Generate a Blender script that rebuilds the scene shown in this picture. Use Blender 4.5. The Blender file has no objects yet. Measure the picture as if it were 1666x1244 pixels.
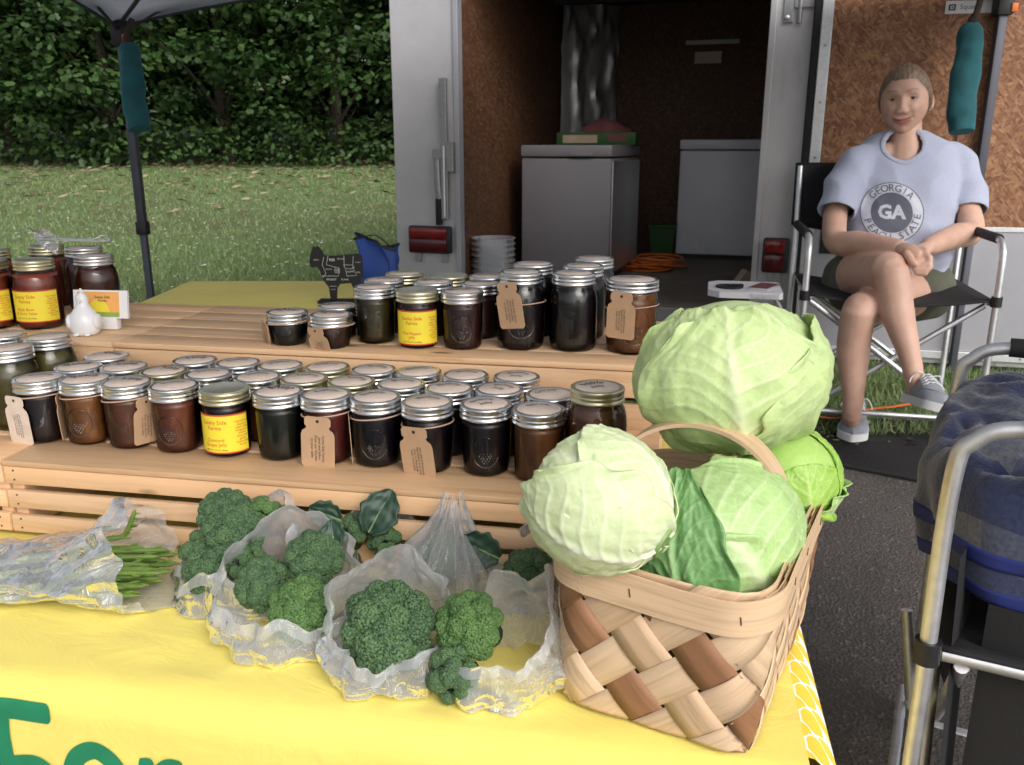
import bpy, bmesh, math, random
import numpy as np
from mathutils import Vector, Matrix, noise
from mathutils.bvhtree import BVHTree
R = math.radians
random.seed(7)
rng = np.random.default_rng(7)
scene = bpy.context.scene
COL = scene.collection

# ------------------------------------------------------------------ camera
FPX, TH, CAMZ, PH = 1393.0, R(15.5), 1.225, R(10.5)
cd = bpy.data.cameras.new('camera')
cd.sensor_width = 36.0
cd.lens = FPX / 1666 * 36
cd.clip_end = 2000
cd.clip_start = 0.02
cam = bpy.data.objects.new('camera', cd)
cam.location = (0, 0, CAMZ)
cam.rotation_euler = (R(90) - TH, 0, 0)
COL.objects.link(cam)
scene.camera = cam
cd.dof.use_dof = True
cd.dof.focus_distance = 1.15
cd.dof.aperture_fstop = 15

# ------------------------------------------------------------------ light
SUN_EL, SUN_AZ = 37.0, 152.0      # azimuth clockwise from +Y: behind the camera, to its right
w = bpy.data.worlds.new('World')
scene.world = w
w.use_nodes = True
wn = w.node_tree
sky = wn.nodes.new('ShaderNodeTexSky')
sky.sky_type = 'NISHITA'
sky.sun_disc = False
sky.sun_elevation = R(SUN_EL)
sky.sun_rotation = R(SUN_AZ)
sky.air_density = 1.0
sky.dust_density = 4.0
sky.ozone_density = 1.0
bg = wn.nodes['Background']
bg.inputs[1].default_value = 0.15
bw = wn.nodes.new('ShaderNodeRGBToBW')          # overcast: the same sky, most of its blue greyed out
ov = wn.nodes.new('ShaderNodeMix'); ov.data_type = 'RGBA'; ov.inputs[0].default_value = 0.72
wn.links.new(sky.outputs[0], bw.inputs[0]); wn.links.new(sky.outputs[0], ov.inputs[6]); wn.links.new(bw.outputs[0], ov.inputs[7])
wn.links.new(ov.outputs[2], bg.inputs[0])
sl = bpy.data.lights.new('sun', 'SUN')
sl.energy = 0.95
sl.angle = R(40)
sl.color = (1.0, 0.96, 0.9)
so = bpy.data.objects.new('sun', sl)
COL.objects.link(so)
az, el = R(SUN_AZ), R(SUN_EL)
sd = Vector((math.sin(az) * math.cos(el), math.cos(az) * math.cos(el), math.sin(el)))
so.rotation_euler = sd.to_track_quat('Z', 'Y').to_euler()
scene.view_settings.view_transform = 'Standard'
scene.view_settings.look = 'None'
scene.view_settings.exposure = 0.50
scene.view_settings.gamma = 1.0
scene.render.resolution_x, scene.render.resolution_y = 1024, 765

# ------------------------------------------------------------------ frames
_s, _c = math.sin(TH), math.cos(TH)
def at(x, y, d):                       # a sight line of the photograph, d metres out
    a, b = (x - 833) / FPX, (y - 622) / FPX
    return Vector((a * d, (_c - b * _s) * d, CAMZ - (_s + b * _c) * d))
def on(x, y, Z):                       # where that sight line meets the level Z
    b = (y - 622) / FPX
    return at(x, y, (CAMZ - Z) / (_s + b * _c))
UX, VX = Vector((math.cos(PH), -math.sin(PH), 0)), Vector((math.sin(PH), math.cos(PH), 0))
def W(u, v, z):                        # stall frame: u along the table, v away from its front
    return UX * u + VX * v + Vector((0, 0, z))
STALL = Matrix(((UX.x, VX.x, 0, 0), (UX.y, VX.y, 0, 0), (0, 0, 1, 0), (0, 0, 0, 1)))
def ground(Y):
    if Y < 3.2: return 0.07 * (Y - 0.6)
    return 0.182 + 0.05 * (Y - 3.2)

# ------------------------------------------------------------------ mesh helpers
class MB:
    def __init__(s): s.v = []; s.f = []
    def add(s, vs, fs, M=None):
        n = len(s.v)
        s.v += [tuple(M @ Vector(p)) for p in vs] if M is not None else [tuple(p) for p in vs]
        s.f += [tuple(i + n for i in f) for f in fs]
        return s
    def box(s, a, b, M=None, bev=0.0):
        x0, y0, z0 = a; x1, y1, z1 = b
        if bev <= 0:
            vs = [(x0,y0,z0),(x1,y0,z0),(x1,y1,z0),(x0,y1,z0),(x0,y0,z1),(x1,y0,z1),(x1,y1,z1),(x0,y1,z1)]
            return s.add(vs, [(0,3,2,1),(4,5,6,7),(0,1,5,4),(1,2,6,5),(2,3,7,6),(3,0,4,7)], M)
        bm = bmesh.new()
        bmesh.ops.create_cube(bm, size=1)
        for q in bm.verts: q.co = Vector(((x0+x1)/2+q.co.x*(x1-x0), (y0+y1)/2+q.co.y*(y1-y0), (z0+z1)/2+q.co.z*(z1-z0)))
        bmesh.ops.bevel(bm, geom=list(bm.edges), offset=bev, segments=2, affect='EDGES', profile=0.5)
        bm.verts.index_update()
        r = s.add([q.co[:] for q in bm.verts], [[q.index for q in f.verts] for f in bm.faces], M)
        bm.free(); return r
    def tube(s, pts, rad, n=10, cap=True, M=None, flat=1.0):
        pts = [Vector(p) for p in pts]
        rs = rad if isinstance(rad, (list, tuple)) else [rad] * len(pts)
        vs, fs = [], []
        up = None
        for i, p in enumerate(pts):
            t = (pts[min(i+1, len(pts)-1)] - pts[max(i-1, 0)])
            if t.length < 1e-9: t = Vector((0,0,1))
            t.normalize()
            if up is None:
                up = Vector((0,0,1)) if abs(t.z) < 0.9 else Vector((0,1,0))
            a = (up - t * up.dot(t))
            if a.length < 1e-6: a = t.orthogonal()
            a.normalize(); up = a
            b = t.cross(a)
            for k in range(n):
                g = 2 * math.pi * k / n
                vs.append(p + a * math.cos(g) * rs[i] * flat + b * math.sin(g) * rs[i])
        for i in range(len(pts) - 1):
            for k in range(n):
                fs.append((i*n+k, i*n+(k+1) % n, (i+1)*n+(k+1) % n, (i+1)*n+k))
        if cap:
            fs.append(tuple(range(n))[::-1]); fs.append(tuple((len(pts)-1)*n+k for k in range(n)))
        return s.add(vs, fs, M)
    def lathe(s, prof, n=28, M=None, a0=0.0, a1=2*math.pi):
        full = abs(a1 - a0 - 2*math.pi) < 1e-6
        m = n if full else n + 1
        vs, fs = [], []
        for r, z in prof:
            for k in range(m):
                g = a0 + (a1 - a0) * k / n
                vs.append((r * math.sin(g), -r * math.cos(g), z))
        for i in range(len(prof) - 1):
            for k in range(n):
                k2 = (k + 1) % m
                fs.append((i*m+k, i*m+k2, (i+1)*m+k2, (i+1)*m+k))
        if full:
            if prof[0][0] > 1e-6: fs.append(tuple(range(m))[::-1])
            if prof[-1][0] > 1e-6: fs.append(tuple((len(prof)-1)*m+k for k in range(m)))
        return s.add(vs, fs, M)
    def grid(s, fn, nu, nv, M=None, wrapu=False):
        vs = [fn(i / nu, j / nv) for j in range(nv + 1) for i in range(nu + (0 if wrapu else 1))]
        m = nu if wrapu else nu + 1
        fs = []
        for j in range(nv):
            for i in range(nu):
                i2 = (i + 1) % m
                fs.append((j*m+i, j*m+i2, (j+1)*m+i2, (j+1)*m+i))
        return s.add(vs, fs, M)
    def prism(s, poly, t, M=None):      # polygon in XZ, thickness t along +Y
        n = len(poly)
        vs = [(x, 0, z) for x, z in poly] + [(x, t, z) for x, z in poly]
        fs = [tuple(range(n)), tuple(range(2*n-1, n-1, -1))]
        fs += [(i, i + n, (i+1) % n + n, (i+1) % n) for i in range(n)]
        return s.add(vs, fs, M)
    def ball(s, c, r, M=None, n=12, m=8):
        r = r if isinstance(r, (tuple, list, Vector)) else (r, r, r)
        prof = [(max(1e-7, math.sin(math.pi*j/m)), -math.cos(math.pi*j/m)) for j in range(m + 1)]
        L = Matrix.Translation(c) @ Matrix.Diagonal((r[0], r[1], r[2], 1))
        return s.lathe(prof, n, (M @ L) if M is not None else L)
    def mesh(s, name, smooth=True, M=None):
        me = bpy.data.meshes.new(name)
        me.from_pydata([tuple(M @ Vector(p)) for p in s.v] if M is not None else s.v, [], s.f)
        me.validate(clean_customdata=False)
        if smooth:
            me.polygons.foreach_set('use_smooth', [True] * len(me.polygons))
        me.update()
        return me
    def build(s, name, mat, parent=None, M=None, smooth=True, world=True, auto=True):
        me = s.mesh(name, smooth, M)
        if smooth and auto:
            me.set_sharp_from_angle(angle=R(38))
        return put(name, me, mat, parent, world)

def put(name, me, mat=None, parent=None, world=True):
    o = bpy.data.objects.new(name, me)
    COL.objects.link(o)
    if mat is not None and len(me.materials) == 0: me.materials.append(mat)
    if parent is not None:
        o.parent = parent
        if world and parent.parent is None and parent.type == 'EMPTY':
            L = Matrix.Translation(parent.location) @ parent.rotation_euler.to_matrix().to_4x4()
            o.matrix_parent_inverse = L.inverted()
    return o
def thing(name, label, cat, loc=(0, 0, 0), rz=0.0, group=None):
    o = bpy.data.objects.new(name, None)
    o.empty_display_size = 0.05
    COL.objects.link(o)
    o.location = loc; o.rotation_euler = (0, 0, rz)
    return tag(o, label, cat, group)
def tag(o, label=None, cat=None, group=None, kind=None):
    if label: o['label'] = label
    if cat: o['category'] = cat
    if group: o['group'] = group
    if kind: o['kind'] = kind
    return o
def smoothpath(pts, n=6):              # Catmull-Rom
    pts = [Vector(p) for p in pts]
    out = []
    for i in range(len(pts) - 1):
        p0, p1, p2, p3 = pts[max(i-1, 0)], pts[i], pts[i+1], pts[min(i+2, len(pts)-1)]
        for k in range(n):
            t = k / n
            out.append(0.5 * ((2*p1) + (p2-p0)*t + (2*p0-5*p1+4*p2-p3)*t*t + (3*p1-p0-3*p2+p3)*t**3))
    out.append(pts[-1]); return out
def lerpseq(vals, n):
    out = []
    for i in range(len(vals) - 1):
        for k in range(n): out.append(vals[i] + (vals[i+1] - vals[i]) * (k / n) )
    out.append(vals[-1]); return out
def sstep(a, b, x):
    t = min(1, max(0, (x - a) / (b - a))) if b != a else float(x > a)
    return t * t * (3 - 2 * t)
def nz(x, y, z=0.0): return noise.noise(Vector((x, y, z)))

_tc = {}
def text_geo(body, size, width=None, spacing=1.0):
    """flat lettering centred on the origin in XZ as (verts, faces)"""
    key = (body, size, width, spacing)
    if key in _tc: return _tc[key]
    cu = bpy.data.curves.new('t', 'FONT')
    cu.body = body; cu.size = size; cu.align_x = 'CENTER'; cu.align_y = 'CENTER'
    cu.offset = size * 0.035 if body == 'GA' else 0.0
    cu.resolution_u = 2; cu.space_line = 0.95 * spacing
    ob = bpy.data.objects.new('t', cu)
    COL.objects.link(ob)
    dg = bpy.context.evaluated_depsgraph_get()
    me = bpy.data.meshes.new_from_object(ob.evaluated_get(dg))
    bm = bmesh.new(); bm.from_mesh(me)
    bmesh.ops.triangulate(bm, faces=bm.faces)
    vs = [(q.co.x, q.co.y) for q in bm.verts]; bm.verts.index_update()
    fs = [[q.index for q in f.verts] for f in bm.faces]
    bm.free()
    bpy.data.objects.remove(ob); bpy.data.curves.remove(cu); bpy.data.meshes.remove(me)
    if vs and width:
        wd = max(p[0] for p in vs) - min(p[0] for p in vs)
        k = width / wd
        vs = [(p[0] * k, p[1] * k) for p in vs]
    _tc[key] = (vs, fs)
    return vs, fs
# ------------------------------------------------------------------ materials
class N:
    def __init__(s, name):
        s.m = bpy.data.materials.new(name); s.m.use_nodes = True
        s.t = s.m.node_tree; s.p = s.t.nodes['Principled BSDF']; s.out = s.t.nodes['Material Output']
    def n(s, typ, **kw):
        q = s.t.nodes.new('ShaderNode' + typ)
        for k, v in kw.items():
            if k.startswith('i_'):
                q.inputs[k[2:].replace('_', ' ')].default_value = v
            else: setattr(q, k, v)
        return q
    def l(s, a, b): s.t.links.new(a, b)
    def coords(s, rot=(0,0,0), scale=(1,1,1), kind='Object', jitter=False):
        tc = s.n('TexCoord'); mp = s.n('Mapping')
        mp.vector_type = 'TEXTURE'            # turn first, then stretch
        mp.inputs['Rotation'].default_value = tuple(-r for r in rot); mp.inputs['Scale'].default_value = tuple(1 / k for k in scale)
        s.l(tc.outputs[kind], mp.inputs[0])
        if jitter:
            oi = s.n('ObjectInfo'); ml = s.n('Math', operation='MULTIPLY'); ml.inputs[1].default_value = 37.0
            s.l(oi.outputs['Random'], ml.inputs[0]); s.l(ml.outputs[0], mp.inputs['Location'])
        return mp.outputs[0]
    def noise(s, co, scale, detail=4, rough=0.55, dist=0.0):
        q = s.n('TexNoise'); q.inputs['Scale'].default_value = scale; q.inputs['Detail'].default_value = detail
        q.inputs['Roughness'].default_value = rough; q.inputs['Distortion'].default_value = dist
        s.l(co, q.inputs['Vector']); return q.outputs['Fac']
    def ramp(s, fac, stops):
        q = s.n('ValToRGB'); e = q.color_ramp.elements
        while len(e) < len(stops): e.new(0.5)
        for el, (p, c) in zip(e, stops):
            el.position = p; el.color = (*c, 1) if len(c) == 3 else c
        s.l(fac, q.inputs[0]); return q.outputs[0]
    def mix(s, fac, a, b, mode='MIX'):
        q = s.n('Mix', data_type='RGBA', blend_type=mode)
        for sock, val in ((q.inputs[0], fac), (q.inputs[6], a), (q.inputs[7], b)):
            if isinstance(val, (int, float)): sock.default_value = val
            elif isinstance(val, tuple): sock.default_value = (*val[:3], 1)
            else: s.l(val, sock)
        return q.outputs[2]
    def bump(s, h, strength=0.3, dist=0.01):
        q = s.n('Bump'); q.inputs['Strength'].default_value = strength; q.inputs['Distance'].default_value = dist
        s.l(h, q.inputs['Height']); s.l(q.outputs[0], s.p.inputs['Normal'])
    def set(s, **kw):
        for k, v in kw.items():
            sock = s.p.inputs[k.replace('_', ' ')]
            if isinstance(v, (int, float)): sock.default_value = v
            elif isinstance(v, tuple): sock.default_value = (*v[:3], 1) if len(sock.default_value) == 4 else v
            else: s.l(v, sock)
        return s
def dim(c, k): return tuple(min(1, x * k) for x in c)
def plain(name, col, rough=0.5, metal=0.0, var=0.15, scale=9.0, bump=0.0, bscale=120.0, **kw):
    q = N(name); co = q.coords(jitter=True)
    if var:
        f = q.noise(co, scale, 5, 0.6)
        c = q.ramp(f, [(0.25, dim(col, 1 - var)), (0.75, dim(col, 1 + var))])
        q.set(Base_Color=c)
        rr = q.n('MapRange'); rr.inputs['To Min'].default_value = max(0.02, rough * 0.8); rr.inputs['To Max'].default_value = min(1, rough * 1.25)
        q.l(f, rr.inputs[0]); q.set(Roughness=rr.outputs[0])
    else: q.set(Base_Color=col, Roughness=rough)
    q.set(Metallic=metal)
    if bump: q.bump(q.noise(co, bscale, 3), bump, 0.002)
    q.set(**kw)
    return q.m
def wood(name, light, dark, rot=0.0, knots=True, rough=0.55, gs=1.0):
    q = N(name); co = q.coords(rot=(0, 0, rot), scale=(1.6*gs, 22*gs, 22*gs), jitter=True)
    f = q.noise(co, 2.2, 6, 0.65, 0.6)
    c = q.ramp(f, [(0.30, dark), (0.48, light), (0.62, dim(light, 1.08)), (0.8, dim(dark, 1.15))])
    oi = q.n('ObjectInfo')
    tint = q.ramp(oi.outputs['Random'], [(0.0, (0.80, 0.76, 0.70)), (0.5, (1, 1, 1)), (1.0, (1.0, 0.93, 0.84))])
    c = q.mix(1.0, c, tint, 'MULTIPLY')
    if knots:
        co2 = q.coords(rot=(0, 0, rot), scale=(3.1, 9, 9), jitter=True)
        vo = q.n('TexVoronoi'); vo.inputs['Scale'].default_value = 1.4; q.l(co2, vo.inputs['Vector'])
        k = q.ramp(vo.outputs['Distance'], [(0.05, (1, 1, 1)), (0.11, (0, 0, 0))])
        c = q.mix(k, c, dim(dark, 0.35))
    q.set(Base_Color=c, Roughness=rough)
    q.bump(f, 0.12, 0.002)
    return q.m
def glass(name, tint=(0.93, 0.96, 0.95), spec=1.0):
    q = N(name)
    tr = q.n('BsdfTransparent'); tr.inputs[0].default_value = (*tint, 1)
    gl = q.n('BsdfGlossy'); gl.inputs['Roughness'].default_value = 0.04
    fr = q.n('Fresnel'); fr.inputs[0].default_value = 1.5
    co = q.coords(jitter=True); b = q.n('Bump'); b.inputs['Strength'].default_value = 0.18; b.inputs['Distance'].default_value = 0.004
    q.l(q.noise(co, 28, 3), b.inputs['Height']); q.l(b.outputs[0], gl.inputs['Normal']); q.l(b.outputs[0], fr.inputs['Normal'])
    mx = q.n('MixShader'); q.l(fr.outputs[0], mx.inputs[0]); q.l(tr.outputs[0], mx.inputs[1]); q.l(gl.outputs[0], mx.inputs[2])
    q.l(mx.outputs[0], q.out.inputs[0])
    return q.m
def jelly(name, col, rough=0.35):
    q = N(name); co = q.coords(jitter=True)
    f = q.noise(co, 30, 5, 0.65, 0.4)
    q.set(Base_Color=q.ramp(f, [(0.3, dim(col, 0.55)), (0.55, col), (0.8, dim(col, 1.6))]), Roughness=rough)
    return q.m

mt = {}
mt['asphalt'] = None
def mk_asphalt():
    q = N('asphalt'); co = q.coords()
    f = q.noise(co, 3.0, 6, 0.6)
    base = q.ramp(f, [(0.3, (0.060, 0.053, 0.050)), (0.7, (0.105, 0.092, 0.085))])
    vo = q.n('TexVoronoi'); vo.inputs['Scale'].default_value = 130; q.l(co, vo.inputs['Vector'])
    sp = q.ramp(vo.outputs['Color'], [(0.72, (0, 0, 0)), (0.92, (1, 1, 1))])
    base = q.mix(sp, base, (0.17, 0.145, 0.13))
    g = q.noise(co, 26, 4); lit = q.ramp(g, [(0.66, (0, 0, 0)), (0.71, (1, 1, 1))])
    base = q.mix(lit, base, (0.11, 0.085, 0.062))
    q.set(Base_Color=base, Roughness=0.85)
    q.bump(vo.outputs['Distance'], 0.6, 0.006)
    return q.m
mt['asphalt'] = mk_asphalt()
def mk_soil():
    q = N('turf'); co = q.coords()
    a = q.noise(co, 0.7, 5); b = q.noise(co, 14, 5, 0.7)
    c = q.ramp(b, [(0.3, (0.075, 0.110, 0.038)), (0.6, (0.14, 0.195, 0.07)), (0.8, (0.22, 0.22, 0.11))])
    c = q.mix(q.ramp(a, [(0.5, (0, 0, 0)), (0.7, (0.75, 0.75, 0.75))]), c, (0.12, 0.085, 0.045))
    q.set(Base_Color=c, Roughness=0.9); q.bump(b, 0.8, 0.03)
    return q.m
mt['soil'] = mk_soil()
def tinted(name, lo, hi, rough=0.6, transl=0.0, scale=1.2):
    q = N(name); a = q.n('Attribute'); a.attribute_name = 'tint'
    c = q.ramp(a.outputs['Fac'], [(0.0, lo), (1.0, hi)])
    q.set(Base_Color=c, Roughness=rough)
    if transl:
        tl = q.n('BsdfTranslucent'); q.l(c, tl.inputs[0])
        mx = q.n('MixShader'); mx.inputs[0].default_value = transl
        q.l(q.p.outputs[0], mx.inputs[1]); q.l(tl.outputs[0], mx.inputs[2]); q.l(mx.outputs[0], q.out.inputs[0])
    return q.m
mt['grass'] = tinted('grass_blade', (0.095, 0.170, 0.052), (0.33, 0.42, 0.18), 0.6, 0.25)
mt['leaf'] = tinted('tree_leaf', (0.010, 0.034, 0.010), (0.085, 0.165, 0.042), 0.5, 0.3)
mt['litter'] = tinted('dry_leaf', (0.13, 0.085, 0.045), (0.40, 0.32, 0.20), 0.8)
mt['clover'] = plain('clover_flower', (0.62, 0.62, 0.52), 0.8)
mt['bark'] = plain('bark', (0.055, 0.042, 0.032), 0.9, var=0.4, scale=25, bump=0.8, bscale=40)
mt['pine'] = wood('pine_board', (0.76, 0.51, 0.31), (0.62, 0.375, 0.20), PH)
mt['nail'] = plain('nail_head', (0.12, 0.09, 0.07), 0.5, 0.8)
mt['void'] = plain('dark_wood_inside', (0.10, 0.055, 0.03), 0.9)
mt['glass'] = glass('jar_glass')
mt['clear'] = glass('clear_plastic', (0.80, 0.83, 0.86))
def mk_metal(name, col, rough=0.28, streak=False):
    q = N(name); co = q.coords(jitter=True)
    f = q.noise(co, 60, 4)
    q.set(Base_Color=q.ramp(f, [(0.3, dim(col, 0.85)), (0.7, col)]), Metallic=1.0)
    rr = q.n('MapRange'); rr.inputs['To Min'].default_value = rough * 0.7; rr.inputs['To Max'].default_value = rough * 1.5
    q.l(q.noise(co, 9, 4), rr.inputs[0]); q.set(Roughness=rr.outputs[0])
    return q.m
mt['band'] = mk_metal('silver_band', (0.78, 0.79, 0.80), 0.26)
mt['gold'] = mk_metal('gold_band', (0.70, 0.66, 0.45), 0.32)
mt['alu'] = mk_metal('aluminium_tube', (0.80, 0.81, 0.84), 0.44)
mt['steel'] = mk_metal('galvanised_steel', (0.42, 0.42, 0.43), 0.45)
mt['foil'] = mk_metal('crumpled_foil', (0.80, 0.80, 0.82), 0.42)
mt['kraft'] = plain('kraft_disc', (0.70, 0.58, 0.49), 0.8, var=0.1, scale=60)
mt['whitelid'] = plain('pale_lid', (0.52, 0.53, 0.44), 0.35, 0.6)
mt['tag'] = plain('kraft_tag', (0.50, 0.32, 0.19), 0.85, var=0.08, scale=40)
mt['ink'] = plain('black_ink', (0.03, 0.025, 0.022), 0.7, var=0)
mt['redink'] = plain('red_print', (0.60, 0.05, 0.03), 0.6, var=0)
mt['paper'] = plain('yellow_label', (0.85, 0.70, 0.045), 0.5, var=0.04)
mt['white'] = plain('white_paper', (0.80, 0.80, 0.82), 0.6, var=0.03)
mt['orange'] = plain('orange_print', (0.86, 0.42, 0.12), 0.6, var=0.1)
mt['greenprint'] = plain('green_print', (0.25, 0.42, 0.08), 0.6, var=0.1)
mt['twine'] = plain('twine', (0.55, 0.36, 0.27), 0.9)
for nm, c in {'blackberry': (0.010, 0.004, 0.007), 'blueberry': (0.007, 0.004, 0.010), 'grape': (0.016, 0.004, 0.008), 'cider': (0.19, 0.066, 0.020),
              'peach': (0.22, 0.078, 0.022), 'apple': (0.13, 0.040, 0.020), 'strawberry': (0.16, 0.040, 0.020), 'raspberry': (0.10, 0.010, 0.010),
              'pepper': (0.042, 0.030, 0.008), 'plum': (0.040, 0.009, 0.009), 'pickle': (0.085, 0.068, 0.014), 'salsa': (0.24, 0.042, 0.020), 'darksalsa': (0.085, 0.016, 0.010), 'mint': (0.010, 0.012, 0.010)}.items():
    mt[nm] = jelly(nm + '_filling', c)
mt['ceramic'] = plain('white_ceramic', (0.78, 0.78, 0.80), 0.25, var=0.05)
def mk_cloth(name, col, bs=0.25):
    q = N(name); co = q.coords()
    f = q.noise(co, 6, 6, 0.6)
    c = q.ramp(f, [(0.3, dim(col, 0.93)), (0.7, dim(col, 1.04))])
    wv = q.noise(q.coords(scale=(1, 1, 1)), 900, 2)
    fold = q.noise(q.coords(rot=(0, 0, 0.5), scale=(1, 2.4, 1)), 7, 5, 0.6, 0.8)
    ad = q.n('Math', operation='MULTIPLY_ADD'); ad.inputs[1].default_value = 0.05
    q.l(wv, ad.inputs[0]); q.l(fold, ad.inputs[2])
    q.set(Base_Color=c, Roughness=0.85, Sheen_Weight=0.1)
    q.bump(ad.outputs[0], bs, 0.012)
    return q.m
mt['yellow'] = mk_cloth('yellow_cotton', (0.84, 0.70, 0.155), 0.35)
mt['yellow2'] = mk_cloth('mustard_cloth', (0.88, 0.74, 0.15), 0.3)
mt['greenpaint'] = plain('green_fabric_paint', (0.012, 0.20, 0.09), 0.7, var=0.12, scale=30)
def mk_lattice():
    q = N('lattice_cloth'); uvn = q.n('UVMap'); sp = q.n('SeparateXYZ'); q.l(uvn.outputs[0], sp.inputs[0])
    def m(op, a, b=None):
        z = q.n('Math', operation=op)
        for i, v in enumerate((a, b)):
            if v is None: continue
            if isinstance(v, (int, float)): z.inputs[i].default_value = v
            else: q.l(v, z.inputs[i])
        return z.outputs[0]
    x = m('MULTIPLY', sp.outputs[0], 2 * math.pi / 0.046); y = m('MULTIPLY', sp.outputs[1], 2 * math.pi / 0.036)
    e = m('ADD', m('COSINE', x), m('COSINE', y))
    e2 = m('SUBTRACT', m('COSINE', m('MULTIPLY', x, 2)), m('COSINE', m('MULTIPLY', y, 2)))
    sq = m('MULTIPLY', m('SINE', m('MULTIPLY', x, 1.0)), m('SINE', m('MULTIPLY', y, 1.0)))
    e = m('ADD', e, m('MULTIPLY', e2, 0.33))
    line = m('LESS_THAN', m('ABSOLUTE', e), 0.24)
    c = q.mix(line, (0.82, 0.60, 0.06), (0.86, 0.85, 0.82))
    q.set(Base_Color=c, Roughness=0.85)
    return q.m
mt['lattice'] = mk_lattice()
def mk_splint(name, col):
    q = N(name); uvn = q.n('UVMap'); mp = q.n('Mapping'); mp.inputs['Scale'].default_value = (9, 170, 1)
    q.l(uvn.outputs[0], mp.inputs[0])
    oi = q.n('ObjectInfo'); ml = q.n('Math', operation='MULTIPLY'); ml.inputs[1].default_value = 31
    q.l(oi.outputs['Random'], ml.inputs[0]); q.l(ml.outputs[0], mp.inputs['Location'])
    f = q.noise(mp.outputs[0], 1.0, 6, 0.65, 0.5)
    c = q.ramp(f, [(0.25, dim(col, 0.68)), (0.5, col), (0.75, dim(col, 1.13))])
    tint = q.ramp(oi.outputs['Random'], [(0, (0.84, 0.80, 0.76)), (0.6, (1, 1, 1)), (1, (1, 0.95, 0.88))])
    q.set(Base_Color=q.mix(1.0, c, tint, 'MULTIPLY'), Roughness=0.6)
    q.bump(f, 0.15, 0.001)
    return q.m
mt['splint'] = mk_splint('pale_splint', (0.70, 0.505, 0.33))
mt['splint_dark'] = mk_splint('brown_splint', (0.33, 0.165, 0.085))
def mk_cabbage(name, leafc, veinc, gloss=0.5):
    q = N(name); a = q.n('Attribute'); a.attribute_name = 'vein'
    co = q.coords(jitter=True); f = q.noise(co, 22, 5, 0.6); g = q.noise(co, 260, 3)
    c = q.ramp(f, [(0.3, dim(leafc, 0.86)), (0.7, dim(leafc, 1.1))])
    ve = q.n('TexVoronoi'); ve.feature = 'DISTANCE_TO_EDGE'; ve.inputs['Scale'].default_value = 58
    dn = q.n('TexNoise'); dn.inputs['Scale'].default_value = 40; q.l(co, dn.inputs['Vector'])
    dv = q.n('VectorMath', operation='MULTIPLY_ADD'); dv.inputs[1].default_value = (0.028, 0.028, 0.028); q.l(dn.outputs['Color'], dv.inputs[0]); q.l(co, dv.inputs[2]); q.l(dv.outputs[0], ve.inputs['Vector'])
    net = q.ramp(ve.outputs['Distance'], [(0.0, (0.24, 0.24, 0.24)), (0.07, (0, 0, 0))])
    c = q.mix(net, c, veinc)
    c = q.mix(a.outputs['Fac'], c, veinc)
    sp_ = q.ramp(q.noise(co, 75, 2, 0.4), [(0.735, (0, 0, 0)), (0.76, (0.5, 0.5, 0.5))])
    c = q.mix(sp_, c, dim(leafc, 0.45))
    q.set(Base_Color=c, Roughness=gloss, Subsurface_Weight=0.12, Subsurface_Radius=(0.01, 0.012, 0.004), Subsurface_Scale=0.3)
    q.p.subsurface_method = 'BURLEY'
    ad = q.n('Math', operation='MULTIPLY_ADD'); ad.inputs[1].default_value = 0.25; q.l(g, ad.inputs[0]); q.l(q.noise(co, 48, 5, 0.65), ad.inputs[2])
    q.bump(ad.outputs[0], 0.30, 0.004)
    return q.m
mt['cab_light'] = mk_cabbage('cabbage_light', (0.52, 0.67, 0.29), (0.70, 0.78, 0.50))
mt['cab_white'] = mk_cabbage('cabbage_white', (0.60, 0.70, 0.39), (0.76, 0.79, 0.62))
mt['cab_green'] = mk_cabbage('cabbage_green', (0.38, 0.56, 0.21), (0.64, 0.75, 0.46))
mt['cab_lime'] = mk_cabbage('cabbage_lime', (0.30, 0.52, 0.075), (0.56, 0.70, 0.30))
mt['cab_outer'] = mk_cabbage('cabbage_outer', (0.135, 0.30, 0.098), (0.36, 0.52, 0.25))
mt['broc'] = tinted('broccoli_bud', (0.018, 0.055, 0.026), (0.125, 0.22, 0.085), 0.65)
mt['broc2'] = tinted('broccoli_bud_bright', (0.03, 0.085, 0.022), (0.15, 0.27, 0.075), 0.65)
mt['stem'] = plain('broccoli_stem', (0.22, 0.33, 0.11), 0.5)
mt['bleaf'] = plain('broccoli_leaf', (0.018, 0.052, 0.030), 0.45, var=0.3, scale=25)
mt['bvein'] = plain('leaf_vein', (0.20, 0.30, 0.13), 0.5)
mt['asp'] = plain('asparagus', (0.115, 0.19, 0.035), 0.5, var=0.35, scale=40)
mt['asp2'] = plain('asparagus_butt', (0.42, 0.50, 0.27), 0.5, var=0.2, scale=40)
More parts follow.
